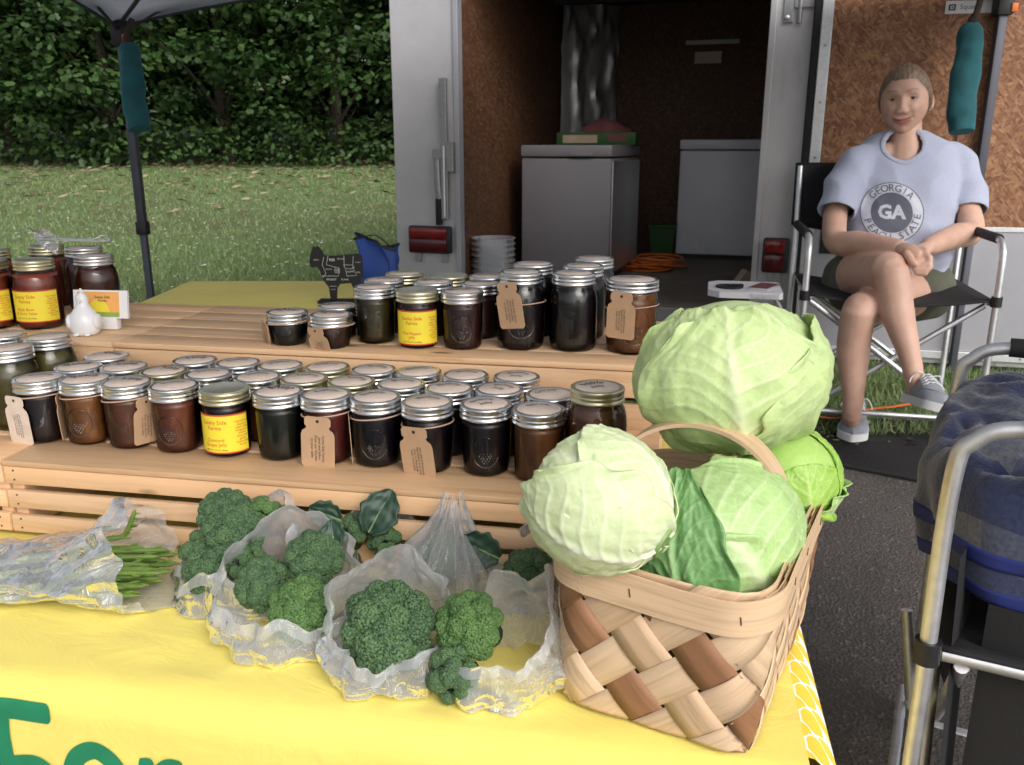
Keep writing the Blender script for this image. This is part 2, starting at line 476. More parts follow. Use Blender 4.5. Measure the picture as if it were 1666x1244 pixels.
def mk_bag():
    q = N('thin_plastic_bag'); co = q.coords(jitter=True)
    tr = q.n('BsdfTransparent'); tr.inputs[0].default_value = (0.97, 0.98, 1.0, 1)
    df = q.n('BsdfDiffuse'); df.inputs[0].default_value = (0.90, 0.91, 0.94, 1)
    tl = q.n('BsdfTranslucent'); tl.inputs[0].default_value = (0.90, 0.91, 0.94, 1)
    gl = q.n('BsdfGlossy'); gl.inputs['Roughness'].default_value = 0.17; gl.inputs[0].default_value = (1, 1, 1, 1)
    b = q.n('Bump'); b.inputs['Strength'].default_value = 0.6; b.inputs['Distance'].default_value = 0.008
    h = q.noise(q.coords(jitter=True, scale=(1, 1, 0.45)), 42, 4, 0.55, 1.6)
    q.l(h, b.inputs['Height'])
    for z in (gl, df): q.l(b.outputs[0], z.inputs['Normal'])
    m0 = q.n('MixShader'); m0.inputs[0].default_value = 0.45; q.l(df.outputs[0], m0.inputs[1]); q.l(tl.outputs[0], m0.inputs[2])
    lw = q.n('LayerWeight'); lw.inputs[0].default_value = 0.32; q.l(b.outputs[0], lw.inputs['Normal'])
    fac = q.n('MapRange'); fac.inputs['To Min'].default_value = 0.26; fac.inputs['To Max'].default_value = 0.95
    q.l(lw.outputs['Facing'], fac.inputs[0])
    m1 = q.n('MixShader'); q.l(fac.outputs[0], m1.inputs[0]); q.l(tr.outputs[0], m1.inputs[1]); q.l(m0.outputs[0], m1.inputs[2])
    m2 = q.n('MixShader'); fr = q.n('Fresnel'); fr.inputs[0].default_value = 1.42; q.l(b.outputs[0], fr.inputs['Normal'])
    hf_ = q.n('Math', operation='MULTIPLY'); hf_.inputs[1].default_value = 0.9; q.l(fr.outputs[0], hf_.inputs[0]); q.l(hf_.outputs[0], m2.inputs[0]); q.l(m1.outputs[0], m2.inputs[1]); q.l(gl.outputs[0], m2.inputs[2]); q.l(m2.outputs[0], q.out.inputs[0])
    return q.m
mt['bag'] = mk_bag()
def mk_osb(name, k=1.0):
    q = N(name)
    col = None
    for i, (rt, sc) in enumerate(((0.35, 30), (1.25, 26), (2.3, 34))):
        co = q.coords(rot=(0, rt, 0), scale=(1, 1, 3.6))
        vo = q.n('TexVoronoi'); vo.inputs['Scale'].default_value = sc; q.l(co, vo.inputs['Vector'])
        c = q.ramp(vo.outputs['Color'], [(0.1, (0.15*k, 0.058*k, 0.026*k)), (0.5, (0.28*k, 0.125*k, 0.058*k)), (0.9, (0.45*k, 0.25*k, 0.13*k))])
        if col is None: col = c
        else:
            f = q.noise(q.coords(rot=(0, rt, 0), scale=(1, 1, 2)), 11 + 5 * i, 3)
            col = q.mix(q.ramp(f, [(0.44, (0, 0, 0)), (0.56, (1, 1, 1))]), col, c)
    f2 = q.noise(q.coords(), 2.0, 4)
    col = q.mix(1.0, col, q.ramp(f2, [(0.3, (0.78, 0.70, 0.66)), (0.7, (1, 1, 1))]), 'MULTIPLY')
    q.set(Base_Color=col, Roughness=0.6); q.bump(q.noise(q.coords(), 60, 3), 0.2, 0.004)
    return q.m
mt['osb'] = mk_osb('oriented_strand_board')
mt['osb_shaded'] = mk_osb('oriented_strand_board_shaded', 0.42)  # same board as the door lining, the trailer's inside shade put into its colour
def mk_panel(name, col):
    q = N(name); co = q.coords()
    f = q.noise(co, 2.2, 6, 0.65); g = q.noise(q.coords(scale=(1, 1, 0.2)), 12, 5, 0.7)
    c = q.ramp(f, [(0.3, dim(col, 0.82)), (0.7, dim(col, 1.05))])
    c = q.mix(q.ramp(g, [(0.62, (0, 0, 0)), (0.82, (0.6, 0.6, 0.6))]), c, dim(col, 0.55))
    q.set(Base_Color=c, Roughness=0.42, Metallic=0.35)
    q.bump(f, 0.08, 0.02)
    return q.m
mt['panel'] = mk_panel('weathered_white_metal', (0.56, 0.55, 0.57))
mt['kick'] = mk_panel('grey_metal_sheet', (0.42, 0.42, 0.46))
mt['enamel'] = plain('white_enamel', (0.80, 0.82, 0.88), 0.3, var=0.04)
mt['greyenamel'] = plain('grey_enamel', (0.20, 0.19, 0.205), 0.35, var=0.05)
mt['black'] = plain('black_plastic', (0.012, 0.012, 0.014), 0.5, var=0.2)
mt['rubber'] = plain('black_rubber', (0.015, 0.015, 0.016), 0.8)
mt['blackcloth'] = plain('black_nylon', (0.012, 0.012, 0.015), 0.85, bump=0.3, bscale=400)
mt['polepaint'] = plain('dark_grey_pole', (0.075, 0.078, 0.098), 0.5, 0.3)
def mk_canopy():
    q = N('grey_canopy'); co = q.coords(); f = q.noise(co, 5, 5)
    c = q.ramp(f, [(0.3, (0.62, 0.63, 0.67)), (0.7, (0.70, 0.71, 0.75))])
    q.set(Base_Color=c, Roughness=0.8)
    tl = q.n('BsdfTranslucent'); q.l(c, tl.inputs[0]); mx = q.n('MixShader'); mx.inputs[0].default_value = 0.62
    q.l(q.p.outputs[0], mx.inputs[1]); q.l(tl.outputs[0], mx.inputs[2]); q.l(mx.outputs[0], q.out.inputs[0])
    return q.m
mt['canopy'] = mk_canopy()
mt['teal'] = plain('teal_velvet', (0.010, 0.085, 0.100), 0.95, var=0.35, scale=20, bump=0.4, bscale=90, Sheen_Weight=0.5, Sheen_Tint=(0.2, 0.6, 0.7))
mt['red'] = plain('red_lens', (0.19, 0.010, 0.012), 0.12, var=0.25, scale=30)
mt['darkred'] = plain('dark_red_lens', (0.075, 0.006, 0.008), 0.15, var=0.2)
mt['blue'] = plain('blue_bag_fabric', (0.010, 0.055, 0.30), 0.6, var=0.25)
mt['orangecord'] = plain('orange_cord', (0.62, 0.14, 0.02), 0.5)
mt['boxgreen'] = plain('green_box_print', (0.022, 0.085, 0.015), 0.6)
mt['boxred'] = plain('red_box_print', (0.16, 0.045, 0.05), 0.6)
mt['cardboard'] = plain('cardboard', (0.42, 0.33, 0.24), 0.8)
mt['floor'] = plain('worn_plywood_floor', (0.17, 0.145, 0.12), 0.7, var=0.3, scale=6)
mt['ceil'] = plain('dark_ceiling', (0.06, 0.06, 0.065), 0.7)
def mk_skin():
    q = N('skin'); a = q.n('Attribute'); a.attribute_name = 'lip'
    b = q.n('Attribute'); b.attribute_name = 'dark'; co = q.coords()
    f = q.noise(co, 18, 4)
    c = q.ramp(f, [(0.3, (0.58, 0.345, 0.255)), (0.7, (0.66, 0.42, 0.325))])
    c = q.mix(a.outputs['Fac'], c, (0.42, 0.13, 0.12))
    c = q.mix(b.outputs['Fac'], c, (0.075, 0.042, 0.030))
    q.set(Base_Color=c, Roughness=0.5, Subsurface_Weight=0.25, Subsurface_Radius=(0.02, 0.008, 0.004), Subsurface_Scale=0.4)
    q.p.subsurface_method = 'BURLEY'
    q.bump(q.noise(co, 350, 2), 0.06, 0.001)
    return q.m
mt['skin'] = mk_skin()
def mk_hair():
    q = N('light_brown_hair'); co = q.coords(scale=(1, 0.25, 0.25))
    f = q.noise(co, 260, 4, 0.7)
    q.set(Base_Color=q.ramp(f, [(0.3, (0.10, 0.062, 0.040)), (0.55, (0.25, 0.17, 0.115)), (0.8, (0.40, 0.30, 0.21))]), Roughness=0.45)
    q.bump(f, 0.5, 0.003); return q.m
mt['hair'] = mk_hair()
mt['tee'] = plain('heather_tee', (0.40, 0.43, 0.56), 0.95, var=0.07, scale=140, bump=0.15, bscale=600, Sheen_Weight=0.2)
mt['teeprint'] = plain('grey_tee_print', (0.115, 0.125, 0.165), 0.8, var=0.2, scale=120)
mt['teelight'] = plain('pale_tee_print', (0.56, 0.58, 0.66), 0.8, var=0.12, scale=120)
mt['olive'] = plain('olive_shorts', (0.095, 0.098, 0.070), 0.95, var=0.15, scale=30, bump=0.2, bscale=500)
mt['shoe'] = plain('grey_canvas_shoe', (0.27, 0.29, 0.33), 0.9, var=0.15, scale=60, bump=0.3, bscale=500)
mt['sole'] = plain('white_sole', (0.70, 0.70, 0.72), 0.6, var=0.05)
mt['eyewhite'] = plain('eye_white', (0.62, 0.60, 0.58), 0.2, var=0)
mt['iris'] = plain('eye_iris', (0.045, 0.045, 0.05), 0.15, var=0)
def mk_plaid():
    q = N('navy_plaid_fleece'); uvn = q.n('UVMap'); sp = q.n('SeparateXYZ'); q.l(uvn.outputs[0], sp.inputs[0])
    def band(sock, per, w, off):
        a = q.n('Math', operation='MULTIPLY_ADD'); a.inputs[1].default_value = 1 / per; a.inputs[2].default_value = off; q.l(sock, a.inputs[0])
        f = q.n('Math', operation='FRACT'); q.l(a.outputs[0], f.inputs[0])
        t = q.n('Math', operation='LESS_THAN'); t.inputs[1].default_value = w; q.l(f.outputs[0], t.inputs[0]); return t.outputs[0]
    c = q.mix(band(sp.outputs[0], 0.17, 0.42, 0.1), (0.016, 0.024, 0.075), (0.085, 0.092, 0.120))
    h = q.n('Math', operation='MULTIPLY'); h.inputs[1].default_value = 0.55; q.l(band(sp.outputs[1], 0.16, 0.40, 0.3), h.inputs[0])
    c = q.mix(h.outputs[0], c, (0.018, 0.028, 0.085))
    co = q.coords(); f = q.noise(co, 140, 4)
    c = q.mix(1.0, c, q.ramp(f, [(0.3, (0.6, 0.6, 0.6)), (0.7, (1.25, 1.25, 1.25))]), 'MULTIPLY')
    q.set(Base_Color=c, Roughness=1.0, Sheen_Weight=0.4); q.bump(f, 0.5, 0.004)
    return q.m
mt['plaid'] = mk_plaid()
mt['hem'] = plain('royal_blue_hem', (0.009, 0.018, 0.13), 0.9, var=0.2, scale=60)
def mk_mesh():
    q = N('black_mesh'); co = q.coords(scale=(260, 260, 260)); ck = q.n('TexChecker'); ck.inputs['Scale'].default_value = 1.0
    q.l(co, ck.inputs[0])
    tr = q.n('BsdfTransparent'); mx = q.n('MixShader'); m = q.n('Math', operation='MULTIPLY'); m.inputs[1].default_value = 0.55
    q.l(ck.outputs['Fac'], m.inputs[0]); q.l(m.outputs[0], mx.inputs[0])
    q.set(Base_Color=(0.012, 0.012, 0.013), Roughness=0.8)
    q.l(q.p.outputs[0], mx.inputs[1]); q.l(tr.outputs[0], mx.inputs[2]); q.l(mx.outputs[0], q.out.inputs[0])
    return q.m
mt['mesh'] = mk_mesh()
# ------------------------------------------------------------------ ground
def sheet(name, xs, ys, mat, dz=0.0, amp=0.0, mask=None):
    vs = [(x, y, ground(min(y, 17)) + max(0, y - 17) * 0.09 + dz + amp * nz(x * 0.6, y * 0.6)) for y in ys for x in xs]
    n = len(xs)
    fs = [(j*n+i, j*n+i+1, (j+1)*n+i+1, (j+1)*n+i) for j in range(len(ys)-1) for i in range(n-1)]
    m = MB(); m.v = vs; m.f = fs
    return tag(m.build(name, mat), kind='structure')
xs = [-900, -300, -100, -50] + [-30 + i * 1.5 for i in range(41)] + [50, 100, 300, 900]
ys = [-900, -200, -60, -20, -8, -3, 0, 1.5, 3.2] + [4 + i for i in range(14)] + [20, 30, 60, 150, 400, 900]
sheet('grass_field', xs, ys, mt['soil'], -0.006)
# asphalt lot in front: its far edge wanders a little
bm_ = MB()
def asp(u, v):
    x = -40 + 80 * u
    ye = 3.02 + 0.10 * nz(x * 1.3, 0.3) + 0.05 * nz(x * 5, 1.3)
    y = -40 + (ye + 40) * v ** 0.25
    return (x, y, ground(y) + 0.002)
bm_.grid(asp, 320, 40)
tag(bm_.build('asphalt_lot', mt['asphalt']), kind='structure')

def numesh(name, V, F, mat, tint=None, smooth=False):
    me = bpy.data.meshes.new(name)
    k = F.shape[1]
    me.vertices.add(len(V)); me.vertices.foreach_set('co', V.astype(np.float32).ravel())
    me.loops.add(F.size); me.loops.foreach_set('vertex_index', F.astype(np.int32).ravel())
    me.polygons.add(len(F)); me.polygons.foreach_set('loop_start', np.arange(0, F.size, k, dtype=np.int32))
    if smooth: me.polygons.foreach_set('use_smooth', np.ones(len(F), dtype=bool))
    if tint is not None:
        a = me.attributes.new('tint', 'FLOAT', 'POINT'); a.data.foreach_set('value', tint.astype(np.float32))
    me.update(); me.validate(clean_customdata=False)
    me.materials.append(mat)
    return me
def gvec(y):
    return np.where(y < 3.2, 0.07 * (y - 0.6), 0.182 + 0.05 * (np.minimum(y, 17) - 3.2)) + np.maximum(0, y - 17) * 0.09
def blades(n, x0, x1, y0, y1, hmin, hmax, wd, pw=1.0):
    y = y0 + (y1 - y0) * rng.random(n) ** pw; x = x0 + (x1 - x0) * rng.random(n)
    h = hmin + (hmax - hmin) * rng.random(n); g = rng.random(n) * 6.283; l = h * (0.2 + 0.7 * rng.random(n)); lg = rng.random(n) * 6.283
    z = gvec(y) - 0.008
    dx, dy = np.cos(g) * wd * (0.6 + 0.8 * rng.random(n)), np.sin(g) * wd
    A = np.stack([x - dx, y - dy, z], 1); B = np.stack([x + dx, y + dy, z], 1)
    Cc = np.stack([x + l * np.cos(lg), y + l * np.sin(lg), z + h], 1)
    V = np.stack([A, B, Cc], 1).reshape(-1, 3); F = np.arange(3 * n).reshape(-1, 3)
    base = np.array([0.5 + 0.5 * nz(a * 0.5, b * 0.5, 3.0) for a, b in zip(x[::50], y[::50])])
    t = np.clip(np.repeat(base, 50)[:n] * 0.5 + rng.random(n) * 0.55, 0, 1)
    return V, F, np.repeat(t, 3)
Vs, Fs, Ts = [], [], []; off = 0
for a in ((90000, -14, 1.5, 3.6, 16.5, 0.02, 0.06, 0.006, 1.0), (60000, -6, 3.6, 3.05, 7.5, 0.02, 0.055, 0.004, 1.2), (14000, 0.9, 2.6, 3.05, 4.4, 0.02, 0.06, 0.0028, 1.3)):
    V, F, T = blades(*a); Vs.append(V); Fs.append(F + off); Ts.append(T); off += len(V)
V = np.concatenate(Vs); F = np.concatenate(Fs); T = np.concatenate(Ts)
tag(put('grass', numesh('grass', V, F, mt['grass'], T)), 'short green lawn grass growing behind the stall', 'grass', kind='stuff')
def flakes(n, xf, yf, size, asp, lift, mat, name, label, cat):
    x, y = xf(n), yf(n); g = rng.random(n) * 6.283; s = size * (0.5 + rng.random(n)); a = asp
    z = gvec(y) + lift * (0.3 + rng.random(n))
    ux, uy = np.cos(g) * s, np.sin(g) * s; vx, vy = -np.sin(g) * s * a, np.cos(g) * s * a
    t = (rng.random(n) - 0.5) * s * 0.9
    P = [np.stack([x - ux, y - uy, z - t * 0.2], 1), np.stack([x + vx, y + vy, z + t * 0.3 + s * .2], 1), np.stack([x + ux, y + uy, z + np.abs(t)], 1), np.stack([x - vx, y - vy, z], 1)]
    V = np.stack(P, 1).reshape(-1, 3); F = np.arange(4 * n).reshape(-1, 4)
    return tag(put(name, numesh(name, V, F, mat, np.repeat(rng.random(n), 4))), label, cat, kind='stuff')
flakes(3000, lambda n: -14 + 15.5 * rng.random(n), lambda n: 16.8 - 7.5 * rng.random(n) ** 2.2, 0.060, 0.28, 0.05, mt['litter'], 'leaf_litter', 'dry tan leaves scattered along the edge of the trees', 'dry leaves')
flakes(4200, lambda n: -9 + 9.5 * rng.random(n), lambda n: 4.2 + 6.5 * rng.random(n) ** 1.3, 0.011, 0.8, 0.045, mt['clover'], 'clover_flowers', 'tiny white clover flowers dotted through the lawn', 'clover')
flakes(420, lambda n: 0.75 + 1.7 * rng.random(n), lambda n: 2.9 + 1.0 * rng.random(n), 0.016, 0.3, 0.012, mt['litter'], 'grass_clippings', 'dry brown clippings where the lawn meets the asphalt', 'clippings')

# ------------------------------------------------------------------ trees
LEAF = np.array([(0, -0.9), (0.62, -0.42), (0.42, 0.10), (0.58, 0.50), (0, 1.0), (-0.58, 0.50), (-0.42, 0.10), (-0.62, -0.42)])
def crown_mesh(seed, nclump, per, rx, ry, z0, z1, ls, bias=0.0):
    r = np.random.default_rng(seed)
    cen = []
    while len(cen) < nclump:
        p = r.random(3) * 2 - 1
        q = np.linalg.norm(p)
        if q < 1 and q > 0.30: cen.append(p)
    cen = np.array(cen); zc, hz = (z0 + z1) / 2, (z1 - z0) / 2
    cen = cen * np.array([rx, ry, hz]) + np.array([0, 0, zc])
    cr = 0.35 + 0.55 * r.random(nclump)
    n = nclump * per
    ci = np.repeat(np.arange(nclump), per)
    d = r.normal(size=(n, 3)); d /= np.linalg.norm(d, axis=1)[:, None]
    rad = cr[ci] * (0.35 + 0.65 * r.random(n))
    pos = cen[ci] + d * rad[:, None] * np.array([1.15, 1.15, 0.55])
    nrm = d * 0.6 + np.array([0, -0.15, 0.85]) + r.normal(size=(n, 3)) * 0.35
    nrm /= np.linalg.norm(nrm, axis=1)[:, None]
    tv = r.normal(size=(n, 3)); tv -= nrm * (tv * nrm).sum(1)[:, None]; tv /= np.linalg.norm(tv, axis=1)[:, None]
    bv = np.cross(nrm, tv)
    s = ls * (0.55 + 0.75 * r.random(n))
    V = pos[:, None, :] + (LEAF[None, :, 0:1] * tv[:, None, :] + LEAF[None, :, 1:2] * bv[:, None, :]) * s[:, None, None]
    V += nrm[:, None, :] * (-(LEAF[:, 0] ** 2)[None, :, None] * 0.25 * s[:, None, None])
    k = len(LEAF)
    F = np.arange(n * k).reshape(n, k)
    clump_t = r.random(nclump)
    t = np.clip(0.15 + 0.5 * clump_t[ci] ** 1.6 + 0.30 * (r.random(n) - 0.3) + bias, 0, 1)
    return V.reshape(-1, 3), F, np.repeat(t, k), cen
def make_tree(seed, rx, ry, z0, z1, nclump, per, ls, trunk_r, bias=0.0):
    V, F, T, cen = crown_mesh(seed, nclump, per, rx, ry, z0, z1, ls, bias)
    cme = numesh('crown', V, F, mt['leaf'], T)
    m = MB(); top = z0 + (z1 - z0) * 0.8
    tr = smoothpath([(0, 0, -0.25), (0.05 * rx, 0, top * 0.3), (-0.04 * rx, 0.1, top * 0.65), (0.03, 0, top)], 5)
    m.tube(tr, [trunk_r * (1.25 - 1.1 * i / (len(tr) - 1)) for i in range(len(tr))], 10)
    for c in cen[::max(1, len(cen) // 16)]:
        h = max(0.12, min(0.92, (c[2] / top) * 0.62)); a = tr[int(h * (len(tr) - 1))]
        mid = a.lerp(Vector(c), 0.55) + Vector((0, 0, 0.12))
        m.tube(smoothpath([a, mid, c], 4), lerpseq([trunk_r * 0.42, trunk_r * 0.2, 0.008], 4), 6)
    return cme, m.mesh('trunk')
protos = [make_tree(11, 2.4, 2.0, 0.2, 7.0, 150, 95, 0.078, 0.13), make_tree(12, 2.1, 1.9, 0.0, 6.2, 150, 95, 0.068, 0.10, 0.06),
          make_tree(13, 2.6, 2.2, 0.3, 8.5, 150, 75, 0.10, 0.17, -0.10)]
def plant_tree(k, x, y, rz, s, name, label, cat, group):
    t = thing(name, label, cat, (x, y, float(gvec(np.array([y]))[0])), rz, group)
    t.scale = (s, s, s)
    cr = put('crown', protos[k][0], mt['leaf'], t, False); tr = put('trunk', protos[k][1], mt['bark'], t, False)
    return t
TL = [(-9.6, 16.9, 0, 1.0, 1), (-7.5, 16.6, 1, 1.05, 1), (-5.4, 17.0, 0, 1.0, 1), (-3.2, 16.7, 1, 1.0, 1), (-1.2, 17.1, 0, 1.05, 1), (0.9, 17.0, 1, 1.0, 1),
      (-11.5, 18.0, 2, 1.0, 2), (-8.6, 18.9, 2, 1.1, 2), (-6.4, 19.2, 2, 1.0, 2), (-4.2, 19.0, 2, 1.15, 2), (-2.0, 19.3, 2, 1.0, 2), (0.2, 19.1, 2, 1.1, 2), (2.8, 18.4, 2, 1.1, 2), (5.6, 18.2, 0, 1.2, 2), (9.0, 18.5, 2, 1.1, 2)]
for i, (x, y, k, s, row) in enumerate(TL):
    plant_tree(k, x, y, i * 1.37, s, 'broadleaf_tree', 'leafy tree with low branches at the edge of the lawn' if row == 1 else 'tall dark tree deeper in the wood behind the leafy edge', 'tree',
               'trees along the lawn edge' if row == 1 else 'trees deeper in the wood')
# the wood goes on behind as one mass
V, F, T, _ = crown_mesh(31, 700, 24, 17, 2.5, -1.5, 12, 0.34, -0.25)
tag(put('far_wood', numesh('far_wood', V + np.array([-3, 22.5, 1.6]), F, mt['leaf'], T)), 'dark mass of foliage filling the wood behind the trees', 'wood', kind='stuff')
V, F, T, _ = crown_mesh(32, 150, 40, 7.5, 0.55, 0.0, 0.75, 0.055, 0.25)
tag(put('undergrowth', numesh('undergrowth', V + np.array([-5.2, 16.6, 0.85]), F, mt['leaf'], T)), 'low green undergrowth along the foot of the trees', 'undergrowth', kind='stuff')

# ------------------------------------------------------------------ trailer
TY = R(17)
TA, TB_ = Vector((math.cos(TY), -math.sin(TY), 0)), Vector((math.sin(TY), math.cos(TY), 0))
TO = at(752, 430, 4.6); TO.z = 0
TM = Matrix(((TA.x, TB_.x, 0, TO.x), (TA.y, TB_.y, 0, TO.y), (0, 0, 1, 0), (0, 0, 0, 1)))   # a = across the back, b = into the trailer
FZ, CZ, LEN, WID = 0.44, 2.22, 2.45, 1.50
tr = thing('cargo_trailer', 'pale metal cargo trailer with its back open and freezers inside', 'trailer', TO + Vector((0, 0, ground(TO.y))))
def tb(name, a, b, mat, bev=0.0, parent=None, smooth=False):
    return MB().box(a, b, None, bev).build(name, mt[mat], parent or tr, TM, smooth=smooth)
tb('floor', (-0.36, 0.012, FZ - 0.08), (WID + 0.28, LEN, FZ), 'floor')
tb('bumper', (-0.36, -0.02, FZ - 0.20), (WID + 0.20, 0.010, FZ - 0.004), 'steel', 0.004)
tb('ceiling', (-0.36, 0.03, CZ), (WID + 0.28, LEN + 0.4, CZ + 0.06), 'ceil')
for i in range(4): tb('ceiling_rib', (-0.02, 0.30 + i * 0.55, CZ - 0.05), (WID + 0.02, 0.35 + i * 0.55, CZ - 0.001), 'ceil')
tb('rear_post', (-0.375, 0.0, FZ - 0.16), (-0.022, 0.05, CZ + 0.25), 'panel', 0.004)
tb('rear_post', (WID, 0.0, FZ - 0.16), (WID + 0.195, 0.06, CZ + 0.25), 'panel', 0.004)
tb('edge_trim', (-0.030, -0.012, FZ), (-0.002, 0.055, CZ + 0.24), 'kick', 0.003)
tb('edge_trim', (WID - 0.002, -0.012, FZ), (WID + 0.026, 0.065, CZ + 0.24), 'panel', 0.003)
tb('header', (-0.37, 0.004, CZ + 0.001), (WID + 0.19, 0.05, CZ + 0.24), 'panel', 0.004)
tb('side_wall', (-0.05, 0.056, FZ), (-0.002, LEN, CZ), 'osb_shaded')
tb('side_wall', (WID + 0.002, 0.066, FZ), (WID + 0.05, LEN, CZ), 'osb_shaded')
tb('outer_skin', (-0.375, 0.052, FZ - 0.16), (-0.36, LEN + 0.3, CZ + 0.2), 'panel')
tb('front_wall', (-0.05, LEN + 0.002, FZ), (WID + 0.05, LEN + 0.05, CZ), 'osb_shaded')
# reflective insulation hung in the left front corner
m = MB()
def foil(u, v):
    a = 0.01 + 0.36 * u; b = LEN - 0.30 + 0.285 * u
    k = 0.018 * nz(u * 5, v * 7, 1) + 0.010 * nz(u * 14, v * 16, 4)
    return (a + k, b - abs(k) - 0.03, FZ + 0.01 + (CZ - FZ - 0.02) * v)
m.grid(foil, 24, 60)
m.build('foil_insulation', mt['foil'], tr, TM)
# sticker and scuffs on the front wall
tb('sticker', (0.93, LEN - 0.003, 1.80), (1.12, LEN, 1.88), 'kraft')
tb('sticker', (0.86, LEN - 0.003, 1.93), (1.24, LEN, 1.96), 'kick')
# tail lights
def tail(a0, a1, z0, z1):
    h = tb('tail_light', (a0, -0.050, z0), (a1, -0.013, z1), 'black', 0.012, smooth=True)
    zm = z0 + (z1 - z0) * 0.55
    tb('lens', (a0 + 0.008, -0.062, zm + 0.001), (a1 - 0.022, -0.046, z1 - 0.008), 'red', 0.008, h, True)
    tb('lens', (a0 + 0.008, -0.060, z0 + 0.008), (a1 - 0.022, -0.046, zm - 0.001), 'darkred', 0.007, h, True)
    for a in (a0 + 0.03, a1 - 0.06): tb('bracket', (a, -0.024, z0 - 0.05), (a + 0.03, -0.013, z0 + 0.01), 'steel', 0.002, h)
tail(-0.29, -0.045, 0.665, 0.81)
tail(WID + 0.045, WID + 0.165, 0.635, 0.80)
# locking bar on the left post
lk = tb('lock_bar', (-0.098, -0.040, 0.845), (-0.060, -0.014, 1.555), 'steel', 0.004)
tb('cam_keeper', (-0.058, -0.050, 1.09), (-0.022, -0.013, 1.24), 'steel', 0.003, lk)
tb('hasp', (-0.140, -0.046, 1.155), (-0.050, -0.041, 1.205), 'steel', 0.002, lk)
m = MB(); m.tube([(-0.122, -0.036, 1.20), (-0.118, -0.036, 1.02), (-0.112, -0.034, 0.95)], [0.016, 0.017, 0.014], 10, flat=0.5); m.build('handle', mt['steel'], lk, TM)
tb('handle_grip', (-0.132, -0.042, 0.815), (-0.098, -0.016, 0.955), 'rubber', 0.006, lk, True)
m = MB(); m.tube([(-0.073, -0.052, 0.86), (-0.073, -0.052, 1.22)], 0.006, 8); m.build('rod', mt['alu'], lk, TM)
# hinge on the right post
hg = tb('hinge', (WID + 0.055, -0.012, 1.755), (WID + 0.098, -0.001, 1.935), 'steel', 0.002)
m = MB(); m.tube([(WID + 0.125, -0.012, 1.75), (WID + 0.125, -0.012, 1.92)], 0.011, 12); m.build('pin', mt['steel'], hg, TM)
tb('strap', (WID + 0.10, -0.016, 1.815), (WID + 0.20, -0.012, 1.855), 'steel', 0.001, hg)
for z in (1.775, 1.92):
    m = MB(); m.lathe([(0.010, 0), (0.010, 0.004), (0.006, 0.007), (1e-6, 0.007)], 12, TM @ Matrix.Translation((WID + 0.072, -0.013, z)) @ Matrix.Rotation(R(90), 4, 'X')); m.build('bolt', mt['alu'], hg)
# open barn door: hinged at the right post, folded right back
HO = TM @ Vector((WID + 0.215, -0.035, 0)); DY = R(14)
DM = Matrix(((math.cos(DY), math.sin(DY), 0, HO.x), (-math.sin(DY), math.cos(DY), 0, HO.y), (0, 0, 1, 0), (0, 0, 0, 1)))
def db(name, a, b, mat, bev=0.0, parent=None, smooth=False):
    return MB().box(a, b, None, bev).build(name, mt[mat], parent or tr, DM, smooth=smooth)
dr = db('door', (0.0, 0.0, 0.235), (1.45, 0.045, CZ + 0.2), 'panel', 0.003)
db('gasket', (-0.030, -0.012, 0.25), (-0.002, 0.03, CZ + 0.2), 'rubber', 0.004, dr)
db('frame_strip', (0.003, -0.016, 0.24), (0.050, -0.001, CZ + 0.19), 'alu', 0.002, dr)
db('board_lining', (0.052, -0.010, 0.865), (1.44, -0.001, CZ + 0.19), 'osb', 0, dr)
db('kick_panel', (0.052, -0.007, 0.30), (1.44, -0.001, 0.862), 'kick', 0, dr)
db('kick_panel_edge', (0.052, -0.012, 0.852), (1.44, -0.0075, 0.872), 'alu', 0.001, dr)
db('bottom_rail', (0.052, -0.020, 0.262), (1.44, -0.001, 0.298), 'alu', 0.002, dr)
db('bottom_seal', (0.0, -0.006, 0.205), (1.44, 0.02, 0.234), 'rubber', 0, dr)
for x, z in [(0.027, 0.45 + 0.24 * i) for i in range(7)] + [(0.2 + 0.16 * i, 0.28) for i in range(7)]:
    m = MB(); m.lathe([(0.006, 0), (0.005, 0.003), (1e-6, 0.004)], 10, DM @ Matrix.Translation((x, -0.016 if x < 0.05 else -0.020, z)) @ Matrix.Rotation(R(90), 4, 'X')); m.build('screw', mt['steel'], dr)
for x, z in ((0.11, 1.905), (0.33, 1.910)):
    m = MB(); m.lathe([(0.015, 0), (0.014, 0.005), (0.006, 0.006), (0.006, 0.014), (1e-6, 0.014)], 14, DM @ Matrix.Translation((x, -0.010, z)) @ Matrix.Rotation(R(90), 4, 'X')); m.build('bolt', mt['alu'], dr)
sg = db('maker_plate', (0.085, -0.011, 0.735), (0.215, -0.0078, 0.845), 'black', 0.001, dr)
db('plate_line', (0.09, -0.0135, 0.800), (0.21, -0.0115, 0.806), 'alu', 0, sg)

def decal(geo, fn, mat, name, parent, world=True):
    m = MB(); m.v = [tuple(fn(x, y)) for x, y in geo[0]]; m.f = [tuple(f) for f in geo[1]]
    return m.build(name, mt[mat], parent, smooth=False, world=world)
